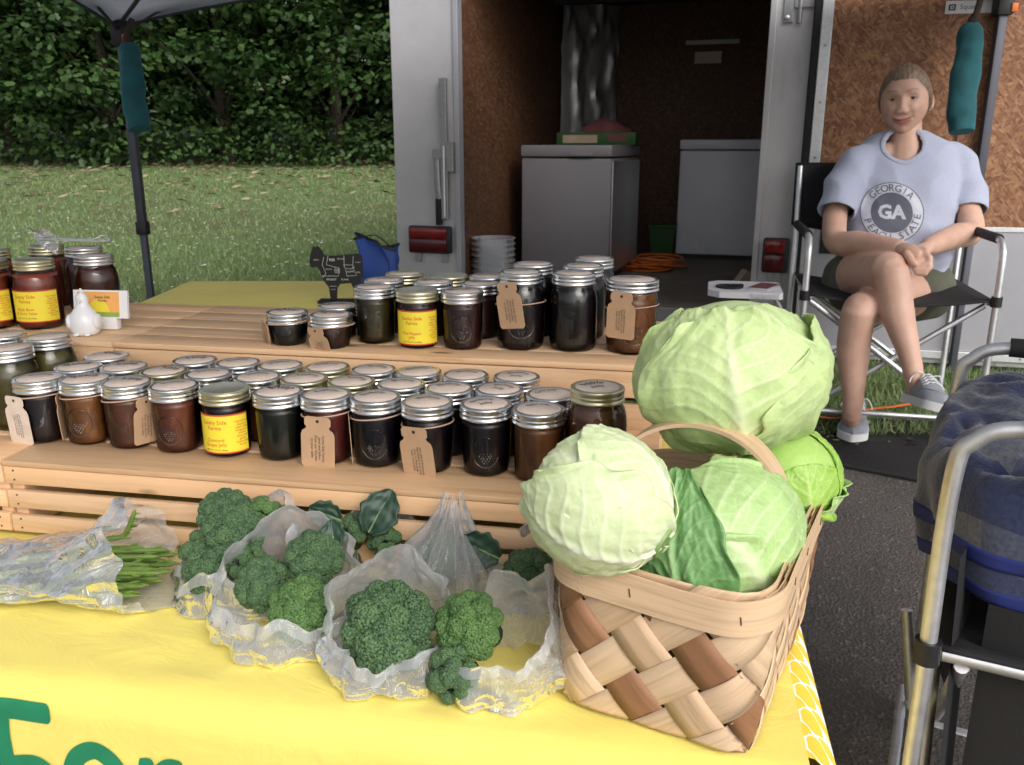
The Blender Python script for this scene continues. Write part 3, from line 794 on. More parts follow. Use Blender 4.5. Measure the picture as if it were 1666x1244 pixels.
# card reader sign on the door
c0 = DM.inverted() @ at(1563, 25, 3.86); sx = c0.x
sgn = thing('payment_sign', 'small white card payment sign stuck on the board lining of the open door', 'sign', DM @ Vector((sx, -0.012, 1.86)))
SZ = c0.z
MB().box((sx - 0.12, -0.016, SZ - 0.026), (sx + 0.12, -0.011, SZ + 0.026), None, 0.002).build('board', mt['white'], sgn, DM)
decal(text_geo('Square', 0.03, 0.075), lambda x, y: DM @ Vector((sx - 0.025 + x, -0.0170, SZ + y)), 'polepaint', 'lettering', sgn)
decal(text_geo('VISA', 0.03, 0.048), lambda x, y: DM @ Vector((sx + 0.085 + x, -0.0170, SZ + y)), 'ink', 'lettering', sgn)
m = MB()
for a, b in (((-0.107, -0.012), (-0.080, -0.007)), ((-0.107, 0.007), (-0.080, 0.012)), ((-0.107, -0.0071), (-0.101, 0.0071)), ((-0.086, -0.0071), (-0.080, 0.0071)), ((-0.0965, -0.003), (-0.0905, 0.003))):
    m.box((sx + a[0], -0.0172, SZ + a[1]), (sx + b[0], -0.0165, SZ + b[1]))
m.build('logo', mt['ink'], sgn, DM, smooth=False)
# hanging wire strip beside the sign
c1 = DM.inverted() @ at(1557, 40, 3.86); c2 = DM.inverted() @ at(1546, 235, 3.86)
ws = thing('wire_hook_strip', 'thin black wire hook strip hanging on the open door behind the teal weight bag', 'hook strip', DM @ Vector((c1.x, -0.02, c2.z)))
m = MB(); m.tube([(c1.x, -0.018, c1.z), (c1.x - 0.004, -0.018, (c1.z + c2.z) / 2), (c2.x, -0.018, c2.z)], 0.003, 6); m.build('wire', mt['black'], ws, DM)
for i in range(6):
    z = c1.z + (c2.z - c1.z) * (i + 0.7) / 6.4; x = c1.x + (c2.x - c1.x) * (i + .7) / 6.4
    m = MB(); m.tube([(x - 0.004, -0.018, z), (x + 0.035, -0.022, z), (x + 0.037, -0.03, z + 0.012)], 0.0025, 6); m.build('hook', mt['black'], ws, DM)

# ------------------------------------------------------------------ things in the trailer
def freezer(label, px0, px1, d, depth, ztop, body, side, yaw, handle):
    p0, p1 = at(px0, 400, d), at(px1, 400, d)
    o = Vector((p0.x, p0.y, 0)); wd = (p1.x - p0.x) / math.cos(yaw)
    f = thing('chest_freezer', label, 'freezer', o + Vector((0, 0, FZ + 0.001)), -yaw)
    h = ztop - FZ
    MB().box((0, 0, 0.03), (wd, depth, h - 0.075), None, 0.012).build('body', mt[body], f, world=False)
    lid = MB().box((-0.004, -0.008, h - 0.068), (wd + 0.004, depth, h), None, 0.012).build('lid', mt[body], f, world=False)
    MB().box((wd * 0.56, -0.020, h - 0.064), (wd * 0.80, -0.007, h - 0.046), None, 0.004).build('handle', mt[body], lid, world=False)
    MB().box((0.02, 0.02, 0.0), (wd - 0.02, depth - 0.02, 0.029)).build('plinth', mt['black'], f, world=False)
    m = MB(); m.lathe([(0.018, 0), (0.018, 0.006), (0.012, 0.010), (1e-6, 0.010)], 14, Matrix.Translation((wd * 0.27, -0.0005, 0.075)) @ Matrix.Rotation(R(90), 4, 'X')); m.build('drain_plug', mt['enamel'], f, world=False)
    if side: MB().box((wd + 0.001, 0.02, 0.05), (wd + 0.006, depth - 0.02, h - 0.09), None, 0.002).build('side_panel', mt['foil'], f, world=False)
    return f
freezer('grey chest freezer with a shiny side standing by the left trailer wall', 848, 985, 5.25, 0.72, 1.225, 'greyenamel', True, R(21), True)
freezer('white chest freezer standing against the front wall of the trailer', 1099, 1218, 6.15, 0.50, 1.262, 'enamel', False, R(15), True)
pb = at(962, 233, 5.5)
bx = thing('produce_box', 'green and white printed carton lying on the grey freezer', 'carton', (pb.x, pb.y, 1.226), -R(15))
MB().box((-0.20, -0.13, 0), (0.30, 0.10, 0.075), None, 0.004).build('carton', mt['boxgreen'], bx, world=False)
MB().box((-0.16, -0.133, 0.012), (0.06, -0.1305, 0.06)).build('print_panel', mt['cardboard'], bx, world=False)
MB().box((0.13, -0.133, 0.02), (0.24, -0.1305, 0.062)).build('print_panel', mt['boxred'], bx, world=False)
pk = thing('snack_packet', 'dark red packet slumped on the green carton', 'packet', (pb.x + 0.06, pb.y, 1.3015), -R(10))
m = MB(); m.grid(lambda u, v: (-0.11 + 0.30 * u, -0.06 + 0.10 * v + 0.01 * math.sin(9 * u), (0.002 + 0.085 * math.sin(math.pi * v) * (0.55 + 0.45 * math.cos(2.2 * (u - 0.25))) * math.sin(math.pi * min(1, max(0.0, 0.04 + 0.92 * u))) ** 0.5)), 20, 14); m.build('wrapper', mt['boxred'], pk, world=False)
# orange cord heap
cc = at(1062, 402, 5.55)
m = MB(); pts = []
for i in range(240):
    a = i * 0.30; r = 0.10 + 0.05 * math.sin(i * 0.37) + 0.03 * math.sin(i * 0.11)
    pts.append((cc.x + 1.25 * r * math.cos(a) + 0.03 * math.sin(i * 0.05), cc.y + r * math.sin(a), FZ + 0.010 + 0.075 * (0.5 + 0.5 * math.sin(a * 0.5 + i * 0.021)) * (0.4 + 0.6 * abs(math.sin(i * 0.04)))))
for i in range(14): pts.append((cc.x - 0.16 - 0.012 * i, cc.y - 0.03 - 0.014 * i, FZ + 0.010))
m.tube(pts, 0.0065, 6)
tag(m.build('extension_cord', mt['orangecord']), 'orange extension cord heaped on the trailer floor between the freezers', 'cord')
gb = at(1078, 395, 6.15)
gt = thing('storage_tote', 'dark green storage tote in the shadow behind the orange cord', 'tote', (gb.x, gb.y, FZ + 0.001), -R(15))
m = MB(); m.lathe([(0.10, 0), (0.125, 0.22), (0.135, 0.225), (0.135, 0.24), (1e-6, 0.24)], 4, Matrix.Rotation(R(45), 4, 'Z')); m.build('tub', mt['boxgreen'], gt, world=False, smooth=False)
# clear stacked tubs
st = at(803, 445, 4.75)
for i in range(9):
    z = FZ + 0.001 + i * 0.030
    t = MB(); t.lathe([(0.100, 0.0), (0.114, 0.05), (0.122, 0.052), (0.122, 0.056), (0.117, 0.056), (0.103, 0.004), (1e-6, 0.004)], 24)
    o = t.build('plastic_tub', mt['bag'], smooth=True); o.location = (st.x, st.y, z); o.rotation_euler = (0, 0, i * 0.7)
    tag(o, 'clear plastic deli tub nested in the stack just inside the trailer', 'tub', 'nested clear tubs in the trailer')
# wooden step stool leg by the right post
wl = at(1213, 412, 4.75)
sp_ = thing('wooden_wedge', 'small brown wooden wheel wedge beside the right trailer post', 'wedge', (wl.x - .01, wl.y, FZ + 0.001), R(10))
m = MB(); m.prism([(-0.05, 0), (0.05, 0), (0.05, 0.10), (0.03, 0.11)], 0.07); m.build('block', mt['cardboard'], sp_, world=False, smooth=False)

# ------------------------------------------------------------------ canopy
PL, PR = at(236, 400, 4.0), at(1598, 250, 3.72)
CA = Vector((PR.x - PL.x, PR.y - PL.y, 0)); CW = CA.length; CA.normalize(); CB = Vector((-CA.y, CA.x, 0))
EZ = 1.755
def cn(s, t, z): return Vector((PL.x, PL.y, 0)) + CA * (s * CW) - CB * (t * CW) + Vector((0, 0, z + 0.10 * s))
cp = thing('popup_canopy', 'grey pop up canopy on dark square poles over the stall', 'canopy', cn(0.5, 0.5, 0))
m = MB()
def roof(u, v):
    a, b = 2 * u - 1, 2 * v - 1
    k = max(abs(a), abs(b)); e = min(abs(a), abs(b)) / max(k, 1e-6)
    z = EZ - 0.03 + 0.75 * (1 - k) ** 0.9 + 0.165 * k * (1 - e ** 2) ** 0.9
    return cn(0.5 + a * 0.508, 0.5 + b * 0.508, z)
m.grid(roof, 44, 44); fab = m.build('fabric', mt['canopy'], cp)
fab.modifiers.new('t', 'SOLIDIFY').thickness = 0.0015
m = MB()
edge = [roof(i / 60, 0) for i in range(61)]
for (sid) in ((0, 0), (1, 0), (0, 1), (1, 1)):
    pts = [roof(i / 40, sid[1]) if sid[0] == 0 else roof(sid[1], i / 40) for i in range(41)]
    mm = MB(); mm.tube(pts, 0.008, 6); mm.build('hem', mt['polepaint'], cp)
for s, t in ((0, 0), (1, 0), (0, 1), (1, 1)):
    p = cn(s, t, 0); p.z = 0; g = ground(p.y)
    ang = math.atan2(CA.y, CA.x); PM = Matrix.Translation((p.x, p.y, 0)) @ Matrix.Rotation(ang, 4, 'Z')
    q = MB().box((-0.018, -0.018, g + 0.62), (0.018, 0.018, EZ - 0.01 + 0.10 * s), None, 0.003).build('pole', mt['polepaint'], cp, PM)
    MB().box((-0.014, -0.014, g + 0.006), (0.014, 0.014, g + 0.621), None, 0.002).build('lower_leg', mt['polepaint'], q, PM)
    MB().box((-0.024, -0.024, g + 0.60), (0.024, 0.024, g + 0.66), None, 0.003).build('collar', mt['black'], q, PM)
    MB().box((-0.05, -0.05, g), (0.05, 0.05, g + 0.006), None, 0.001).build('foot_plate', mt['polepaint'], q, PM)
    MB().box((-0.032, -0.032, EZ - 0.11 + 0.10 * s), (0.032, 0.032, EZ - 0.005 + 0.10 * s), None, 0.004).build('corner_bracket', mt['black'], q, PM)
    MB().box((0.019, -0.038, EZ - 0.10 + 0.10 * s), (0.046, -0.012, EZ - 0.065 + 0.10 * s), None, 0.004).build('release_button', mt['orangecord'], q, PM)
for s0, t0, s1, t1 in ((0, 0, 1, 0), (0, 0, 0, 1), (1, 0, 1, 1), (0, 1, 1, 1)):
    for k in range(4):
        a, b = k / 4, (k + 1) / 4
        for z0, z1 in ((-0.06, 0.20), (0.20, -0.06)):
            if k % 2 == 1: z0, z1 = z0, z1
            P0 = cn(s0 + (s1 - s0) * a, t0 + (t1 - t0) * a, EZ + z0 + 0.25 * (1 - (2 * a - 1) ** 2)); P1 = cn(s0 + (s1 - s0) * b, t0 + (t1 - t0) * b, EZ + z1 + 0.25 * (1 - (2 * b - 1) ** 2))
            mm = MB(); mm.tube([P0, P1], 0.009, 6, flat=0.6); mm.build('truss_bar', mt['polepaint'], cp)
for s, t in ((0, 0), (1, 0), (0, 1), (1, 1)):
    mm = MB(); mm.tube([cn(s, t, EZ - 0.02), cn(0.5, 0.5, EZ + 0.72)], 0.009, 6); mm.build('rafter', mt['polepaint'], cp)
def weight(px0, py0, px1, py1, d, label, bulge):
    a, b = at(px0, py0, d), at(px1, py1, d)
    wt = thing('weight_bag', label, 'weight bag', (b.x, b.y, b.z), 0)
    m = MB(); pts, rad = [], []
    n = 22
    for i in range(n + 1):
        t = i / n
        p = a.lerp(b, t); p.x += 0.006 * math.sin(t * 7)
        pts.append(p); rad.append(bulge * (0.78 + 0.22 * math.sin(math.pi * t * 0.9) + 0.05 * math.sin(t * 17) + 0.06 * (t > 0.93)) * (0.75 if i == 0 else 1))
    m.tube(pts, rad, 20, flat=1.0)
    for i, q in enumerate(m.v):
        k = 0.007 * nz(q[0] * 22, q[1] * 22, q[2] * 22); m.v[i] = (q[0] + k, q[1] + (q[1] - pts[0].y) * -0.25 + k, q[2])
    m.build('sleeve', mt['teal'], wt)
    mm = MB(); mm.tube(smoothpath([a + Vector((0, 0, -0.01)), a + Vector((0.012, -0.02, 0.05)), a + Vector((0.03, 0, 0.10))], 5), [0.020] * 4 + [0.013] * 7, 8); mm.build('tied_neck', mt['bark'], wt)
    return wt
weight(208, 72, 222, 210, 3.70, 'long teal velvet weight bag tied to the canopy pole beside the wooded lawn', 0.052)
weight(1578, 40, 1569, 214, 3.48, 'long teal velvet weight bag tied to the canopy pole beside the open door', 0.058)
# ------------------------------------------------------------------ front table and cloths
TZ, U0, U1, V0, V1 = 0.66, -1.95, 0.158, 0.706, 1.72
ft = thing('folding_table', 'long folding table hidden under the bright yellow tablecloth', 'table', W(-0.9, 1.2, ground(1.2)))
MB().box((U0 + 0.01, V0 + 0.012, TZ - 0.04), (U1 - 0.012, V1, TZ - 0.006), None, 0.005).build('table_top', mt['white'], ft, STALL)
for u in (U0 + 0.2, U1 - 0.22):
    for v in (V0 + 0.12, V1 - 0.12):
        p = W(u, v, 0); mm = MB(); mm.tube([(p.x, p.y, ground(p.y)), (p.x, p.y, TZ - 0.041)], 0.014, 10); mm.build('leg', mt['steel'], ft)
def cloth_pt(u, s, off=0.0):
    """yellow cloth: s runs from the back of the table top (negative) over the front edge (0) and down"""
    if s < -0.02:
        z = TZ + 0.0015 + 0.0042 * max(0, nz(u * 9 + s * 4, s * 13, 2.0)) * sstep(-0.30, -0.22, s) + 0.0035 * max(0.0, nz(u * 5 - s * 9, s * 7 + u * 3, 5.0)) * sstep(-0.28, -0.2, s); v = V0 - s
        return W(u, v, z + off)
    if s < 0.03:                       # rounded edge
        a = (s + 0.02) / 0.05 * math.pi / 2; r = 0.05 / (math.pi / 2)
        w_ = 0.004 * nz(u * 8, 2.2) * math.sin(a)
        v = V0 + 0.02 - (r + off + w_) * math.sin(a); z = TZ + 0.0015 - r + (r + off) * math.cos(a)
        return W(u, v, z)
    r = 0.05 / (math.pi / 2); h = s - 0.03
    fold = (0.016 * math.sin(u * 21 + 1.3 * math.sin(u * 7)) + 0.012 * nz(u * 11, s * 3, 1.0)) * sstep(0.0, 0.35, h) + 0.004 * nz(u * 8, 2.2)
    return W(u, V0 + 0.02 - r - off - fold - 0.02 * h, TZ + 0.0015 - r - h)
m = MB(); NU, NS = 420, 130
def cgrid(a, b):
    s = -0.98 + 1.44 * b
    return cloth_pt(U0 + (0.152 + 0.030 * sstep(-0.005, 0.05, s) + 0.13 * max(0, s - 0.03) - U0) * a, s)
m.grid(cgrid, NU, NS)
tc = m.build('yellow_tablecloth', mt['yellow'], auto=False)
tag(tc, 'bright yellow cotton tablecloth with green painted lettering over the front table', 'tablecloth')
# green painted lettering, laid on the hanging cloth
def ribbon(pts, wd, name):
    P = smoothpath([Vector((a, b, 0)) for a, b in pts], 10)
    m = MB(); n = len(P); k = 6
    vs = []
    for i, p in enumerate(P):
        t = P[min(i+1, n-1)] - P[max(i-1, 0)]; t.normalize(); nn = Vector((-t.y, t.x, 0))
        e = min(i, n - 1 - i) * (P[1] - P[0]).length; ww = wd * (min(1, math.sqrt(max(0.0, 1 - (1 - min(1, (e + 0.001) / wd)) ** 2))))
        for j in range(k + 1):
            q = p + nn * ww * (2 * j / k - 1)
            vs.append(cloth_pt(q.x, q.y, 0.0022))
    m.v = [tuple(q) for q in vs]
    m.f = [(i*(k+1)+j, i*(k+1)+j+1, (i+1)*(k+1)+j+1, (i+1)*(k+1)+j) for i in range(n-1) for j in range(k)]
    o = put(name, m.mesh(name), mt['greenpaint'], tc); return o
def us(px, py):                        # photograph -> cloth coordinates (hanging front)
    best = None
    for i in range(60):
        s = 0.03 + 0.43 * i / 59
        v = V0 + 0.02 - 0.032 - 0.02 * (s - 0.03)
        a, b = (px - 833) / FPX, (py - 622) / FPX
        d = Vector((a, _c - b * _s, -(_s + b * _c)))
        t = v / d.dot(VX); z = CAMZ + d.z * t; u = (d * t).dot(UX)
        e = abs(z - (TZ + 0.0015 - 0.032 - (s - 0.03)))
        if best is None or e < best[0]: best = (e, u, s)
    return best[1], best[2]
for st_, wd in ((((-60, 1150), (0, 1150), (50, 1153), (80, 1150)), 0.012), (((0, 1150), (2, 1190), (10, 1250), (12, 1330)), 0.011), (((10, 1240), (60, 1243), (90, 1260)), 0.010),
                (((205, 1265), (180, 1232), (150, 1218), (122, 1245), (118, 1320), (160, 1370), (200, 1330)), 0.0105), (((203, 1250), (204, 1310), (215, 1370)), 0.0105),
                (((236, 1226), (244, 1260), (248, 1360)), 0.0095), (((248, 1270), (275, 1246), (300, 1250)), 0.009), (((330, 1255), (334, 1360)), 0.009), (((334, 1290), (360, 1258), (385, 1290), (388, 1360)), 0.009)):
    ribbon([us(*p) for p in st_], wd, 'painted_letter')
# patterned cloth under it, hanging at the right end
def lat_pt(a, t):
    s = -0.12 + 0.70 * t
    vs_ = V0 + 0.028 - 0.034 * sstep(-0.005, 0.03, s)
    v = vs_ + (V1 - vs_) * a
    if s < 0: return W(U1 + s, max(v, V0 + 0.001), TZ + 0.0005)
    if s < 0.04:
        g = s / 0.04 * math.pi / 2; r = 0.04 / (math.pi / 2)
        return W(U1 + r * math.sin(g), v, TZ + 0.0005 - r + r * math.cos(g))
    r = 0.04 / (math.pi / 2); h = s - 0.04
    return W(U1 + r + (0.024 + 0.020 * math.sin(v * 22 + 0.8)) * sstep(0, 0.3, h) + 0.13 * h, v, TZ - r - h)
m = MB(); m.grid(lat_pt, 90, 70); me = m.mesh('lattice_tablecloth')
uvl = me.uv_layers.new(name='UVMap')
for lp in me.loops:
    i = lp.vertex_index; a, t = (i % 91) / 90, (i // 91) / 70
    uvl.data[lp.index].uv = (a * (V1 - V0 + 0.04), t * 0.70)
lt = put('lattice_tablecloth', me, mt['lattice'])
tag(lt, 'yellow tablecloth with white lattice pattern hanging at the right table end', 'tablecloth')

# ------------------------------------------------------------------ crates
LO, UP, LV, UV_ = 0.785, 0.890, 1.014, 1.322
CZ0 = TZ + 0.0105
def crate(label, u0, u1, v0, v1, z0, z1, n_front, n_top, seed):
    r = random.Random(seed)
    cr = thing('wooden_crate', label, 'crate', W((u0 + u1) / 2, (v0 + v1) / 2, z0))
    th = 0.010
    def board(name, a, b, sub=None):
        j = r.uniform(-0.0008, 0.0008)
        return MB().box(a, (b[0], b[1], b[2] + j), None, 0.0015).build(name, mt['pine'], sub or cr, STALL)
    h = z1 - z0 - th; gap = 0.010; bh = (h - gap * (n_front - 1)) / n_front
    for i in range(n_front):
        z = z0 + i * (bh + gap)
        sl_ = board('front_slat', (u0, v0 + 0.002, z), (u1, v0 + 0.012, z + bh - 0.001))
        board('back_slat', (u0, v1 - 0.012, z), (u1, v1 - 0.002, z + bh - 0.001))
        for ue, sg in ((u0, 1), (u1, -1)):
            for dz in (0.25, 0.75):
                mm = MB(); mm.lathe([(0.0016, 0), (0.0014, 0.0006), (1e-6, 0.0008)], 8, STALL @ Matrix.Translation((ue + sg * 0.016, v0 + 0.002, z + bh * dz)) @ Matrix.Rotation(R(90), 4, 'X')); mm.build('nail', mt['nail'], sl_)
    for ue in (u0 + 0.001, u1 - 0.021):
        board('end_panel', (ue, v0 + 0.013, z0), (ue + 0.020, v1 - 0.013, z1 - th - 0.0012))
    dv = (v1 - v0 - 0.007 * (n_top - 1)) / n_top
    for i in range(n_top):
        v = v0 + i * (dv + 0.007)
        board('top_slat', (u0, v, z1 - th), (u1, v + dv, z1 - 0.0009))
    return cr
cr1 = crate('long pine crate at the front of the stand carrying the jelly rows', -0.944, -0.004, LV, 1.318, CZ0, LO, 3, 3, 1)
crate('pine crate at the front left end of the stand carrying the tall pickle jars', -1.86, -0.947, LV, 1.318, CZ0, LO, 3, 3, 2)
crate('raised long pine crate at the back of the stand below the tall dark jars', -0.962, 0.0, UV_, 1.690, CZ0, UP, 4, 5, 3)
crate('raised pine crate at the back left of the stand below the salsa jars', -1.90, -0.965, UV_, 1.690, CZ0, UP, 4, 5, 4)

# ------------------------------------------------------------------ jars
PROF = {  # outer body profile up to the neck, height with lid, lid radius
 'h': ([(0.026, 0.001), (0.0300, 0.0), (0.0322, 0.004), (0.0332, 0.013), (0.0345, 0.044), (0.0350, 0.068), (0.0342, 0.076), (0.0335, 0.079)], 0.097, 0.0365),
 'q': ([(0.024, 0.001), (0.0275, 0.0), (0.0300, 0.004), (0.0320, 0.015), (0.0345, 0.034), (0.0338, 0.039)], 0.056, 0.0365),
 'p': ([(0.031, 0.001), (0.0360, 0.0), (0.0392, 0.005), (0.0405, 0.015), (0.0410, 0.075), (0.0400, 0.090), (0.0372, 0.100), (0.0342, 0.106), (0.0335, 0.110)], 0.129, 0.0365),
 'w': ([(0.034, 0.001), (0.0380, 0.0), (0.0405, 0.005), (0.0412, 0.015), (0.0425, 0.080), (0.0425, 0.098), (0.0415, 0.101)], 0.121, 0.0440),
 's': ([(0.032, 0.001), (0.0365, 0.0), (0.0398, 0.006), (0.0408, 0.016), (0.0410, 0.078), (0.0395, 0.092), (0.0355, 0.103), (0.0330, 0.108)], 0.128, 0.0355)}
JM = {}
for k, (pf, H, lr) in PROF.items():
    g = MB(); g.lathe(pf, 36); g.f = g.f[:-1] if len(g.f[-1]) > 4 else g.f
    JM[k, 'glass'] = g.mesh('glass_body')
    c = MB(); ztop = pf[-1][1] - (0.006 if k in 'ps' else 0.003)
    ip = [(max(0.001, r - 0.0016), max(z, 0.0025)) for r, z in pf if z < ztop]
    ip.append((ip[-1][0] - 0.0006, ztop)); c.lathe([(1e-6, 0.0025)] + ip + [(1e-6, ztop)], 30)
    JM[k, 'filling'] = c.mesh('filling')
    b = MB(); z1 = H; z0 = H - 0.019
    prof = [(lr - 0.002, z0), (lr + 0.0004, z0 + 0.0008), (lr + 0.0006, z0 + 0.003), (lr - 0.0012, z0 + 0.0048), (lr - 0.0014, z0 + 0.006), (lr, z0 + 0.0078), (lr, z0 + 0.0095), (lr - 0.0012, z0 + 0.0112), (lr - 0.0002, z0 + 0.0125), (lr, z0 + 0.0165), (lr - 0.0008, z1 - 0.0008), (lr - 0.0022, z1), (lr - 0.0060, z1 - 0.0003), (lr - 0.0066, z1 - 0.0012)]
    n = 72; b.lathe(prof, n); b.f = [f for f in b.f if len(f) == 4]
    for i, (x, y, z) in enumerate(b.v):       # knurled upper rim
        ring, kk = i // n, i % n
        if ring in (8, 9) : f_ = 1 - 0.012 * (kk % 2); b.v[i] = (x * f_, y * f_, z)
    JM[k, 'band'] = b.mesh('lid_band')
    d = MB(); d.lathe([(lr - 0.0062, H - 0.0013), (lr - 0.0066, H - 0.0009), (1e-6, H - 0.0007)], 36); JM[k, 'disc'] = d.mesh('lid_disc')
    d = MB(); d.lathe([(lr - 0.0030, H - 0.0022), (lr - 0.0022, H + 0.0002), (lr - 0.006, H + 0.0006), (lr - 0.0068, H + 0.0001), (1e-6, H + 0.0002)], 36); JM[k, 'plain_disc'] = d.mesh('lid_disc')
# raised oval with a berry on the glass
def emboss(k):
    r0 = {'h': 0.0346, 'w': 0.0424, 'p': 0.0411}[k]; zc = {'h': 0.036, 'w': 0.048, 'p': 0.05}[k]; s = {'h': 0.019, 'w': 0.027, 'p': 0.025}[k]
    m = MB(); P = []
    for i in range(41):
        a = 2 * math.pi * i / 40; g = s * math.cos(a) / r0
        P.append((r0 * math.sin(g), -r0 * math.cos(g), zc + s * 1.15 * math.sin(a)))
    m.tube(P, 0.0006, 5, cap=False)
    for j in range(5):
        for i in range(5 - abs(j - 1)):
            g = (i - (4 - abs(j - 1)) / 2) * s * 0.22 / r0
            m.ball((r0 * math.sin(g), -r0 * math.cos(g), zc - s * 0.1 - j * s * 0.17), 0.0012 * s / 0.019, n=6, m=4)
    return m.mesh('embossed_oval')
for k in 'hwp': JM[k, 'oval'] = emboss(k)
def curve_text(geo, r, z, da=0.0):
    return [(r * math.sin(x / r + da), -r * math.cos(x / r + da), z + y) for x, y in geo[0]], geo[1]
def label_on(jar, r, z0, z1, lines, half=1.15, da=0.0, side=True):
    pf = MB(); pf.lathe([(r + 0.0004, z0), (r + 0.0004, z1)], 26, None, -half + da, half + da); lb = pf.build('label', mt['paper'], jar, world=False)
    for za, zb in ((z1 - 0.0022, z1), (z0, z0 + 0.0022)):
        b = MB(); b.lathe([(r + 0.0007, za), (r + 0.0007, zb)], 26, None, -half + da, half + da); b.build('border', mt['redink'], lb, world=False)
    for body, size, z, wd, ink in lines:
        v, f = curve_text(text_geo(body, size, wd), r + 0.0008, z, da - 0.22)
        t = MB(); t.v = v; t.f = [tuple(q) for q in f]; t.build('lettering', mt[ink], lb, world=False, smooth=False)
    if side:
        hh = (z1 - z0) * 0.72
        v, f = curve_text(text_geo('Ingredients\npeppers\nsugar cider\nvinegar and\npectin\nonion salt\ngarlic\nSunny Side\nFarms', hh / 9.0), r + 0.0008, (z0 + z1) / 2, da + half * 0.76)
        t = MB(); t.v = v; t.f = [tuple(q) for q in f]; t.build('small_print', mt['redink'], lb, world=False, smooth=False)
TAGP = [(-0.0245, 0.004), (-0.021, 0.0), (0.021, 0.0), (0.0245, 0.004), (0.0245, 0.050), (0.0225, 0.056), (0.017, 0.060), (0.0165, 0.063), (0.019, 0.065), (0.019, 0.074), (0.0155, 0.078), (-0.0155, 0.078), (-0.019, 0.074), (-0.019, 0.065), (-0.0165, 0.063), (-0.017, 0.060), (-0.0225, 0.056), (-0.0245, 0.050)]
TXT1 = 'Jam, Jelly & Preserves\nIngredients: fruit, fruit\njuice, or fruit pulp,\nsugar, and pectin.'
TXT2 = 'Sunny Side Farms\nJams and Jellies\nfrom our kitchen\nto your table'
def hang_tag(jar, ang, r, z, tilt, roll, txt, s=1.0, yawx=0.0, mat='tag'):
    """kraft tag in front of the jar at angle ang round it"""
    M_ = Matrix.Rotation(ang, 4, 'Z') @ Matrix.Translation((0, -r - 0.0035, z)) @ Matrix.Rotation(yawx, 4, 'Z') @ Matrix.Rotation(tilt, 4, 'X') @ Matrix.Rotation(roll, 4, 'Y') @ Matrix.Diagonal((s, 1, s, 1)) @ Matrix.Translation((0, 0, -0.074))
    tg = MB().prism(TAGP, 0.0009, M_).build('tag', mt[mat], jar, world=False, smooth=False)
    g = text_geo(txt, 0.0068, 0.040)
    t = MB(); t.v = [tuple(M_ @ Vector((y, -0.0005, 0.030 - x))) for x, y in g[0]]; t.f = [tuple(q) for q in g[1]]; t.build('lettering', mt['ink'], tg, world=False, smooth=False)
    hl = MB(); hl.lathe([(0.0024, 0), (1e-6, 0.0003)], 12, M_ @ Matrix.Translation((0, -0.0006, 0.0715)) @ Matrix.Rotation(R(90), 4, 'X')); hl.build('hole', mt['ink'], tg, world=False, smooth=False)
    return tg
def twine(jar, r, z, ang=None, sag=0.004):
    P = [((r + 0.0012) * math.sin(a), -(r + 0.0012) * math.cos(a), z + sag * math.sin(a * 1.0 + 0.7)) for a in [2 * math.pi * i / 32 for i in range(33)]]
    m = MB(); m.tube(P, 0.0011, 6, cap=False); m.build('twine', mt['twine'], jar, world=False)
def jar(sh, k, u, v, fill, label, group=None, lid='silver', word=None, turn=0.0):
    H = PROF[k][1]
    if k == 'h': v -= 0.021; u += 0.004
    if k == 'p' and lid == 'gold': v -= 0.014
    p = W(u, v, (LO if sh == 'L' else UP))
    j = thing('jelly_jar' if k in 'hqw' else 'mason_jar', label, 'jar', p, turn, group)
    put('filling', JM[k, 'filling'], None, j, False)
    o = j.children[0]
    me = JM[k, 'filling']
    if len(me.materials) == 0: me.materials.append(mt['void'])
    o.material_slots[0].link = 'OBJECT'; o.material_slots[0].material = mt[fill]
    put('glass_body', JM[k, 'glass'], mt['glass'], j, False)
    b = put('lid_band', JM[k, 'band'], mt['band'], j, False)
    b.material_slots[0].link = 'OBJECT'; b.material_slots[0].material = mt['gold' if lid in ('gold', 'plain') else 'band']
    if lid == 'plain':
        put('lid_disc', JM[k, 'plain_disc'], mt['whitelid'], j, False)
    else:
        d = put('lid_disc', JM[k, 'disc'], mt['kraft'], j, False)
        if word:
            lr = PROF[k][2] - 0.012; tt = random.uniform(-0.5, 0.6)
            parts = word.split('|')
            m = MB()
            g = text_geo(parts[0], 0.013, 0.046)
            for x, y in g[0]:
                a = x / lr * 1.05 + tt; rr = lr * 0.80 + y
                m.v.append((rr * math.sin(a), rr * math.cos(a), H + 0.0001))
            m.f = [tuple(q) for q in g[1]]
            if len(parts) > 1:
                g = text_geo(parts[1], 0.010, 0.020); n0 = len(m.v); ca, sa = math.cos(tt), math.sin(tt)
                m.v += [(x * ca + y * sa, -x * sa + y * ca, H + 0.0001) for x, y in g[0]]; m.f += [tuple(i + n0 for i in q) for q in g[1]]
            m.build('lettering', mt['ink'], d, world=False, smooth=False)
    return j
FRONT = 'front row of jelly jars on the low crate'
MID, BACK = 'middle row of jelly jars on the low crate', 'back row of jelly jars on the low crate'
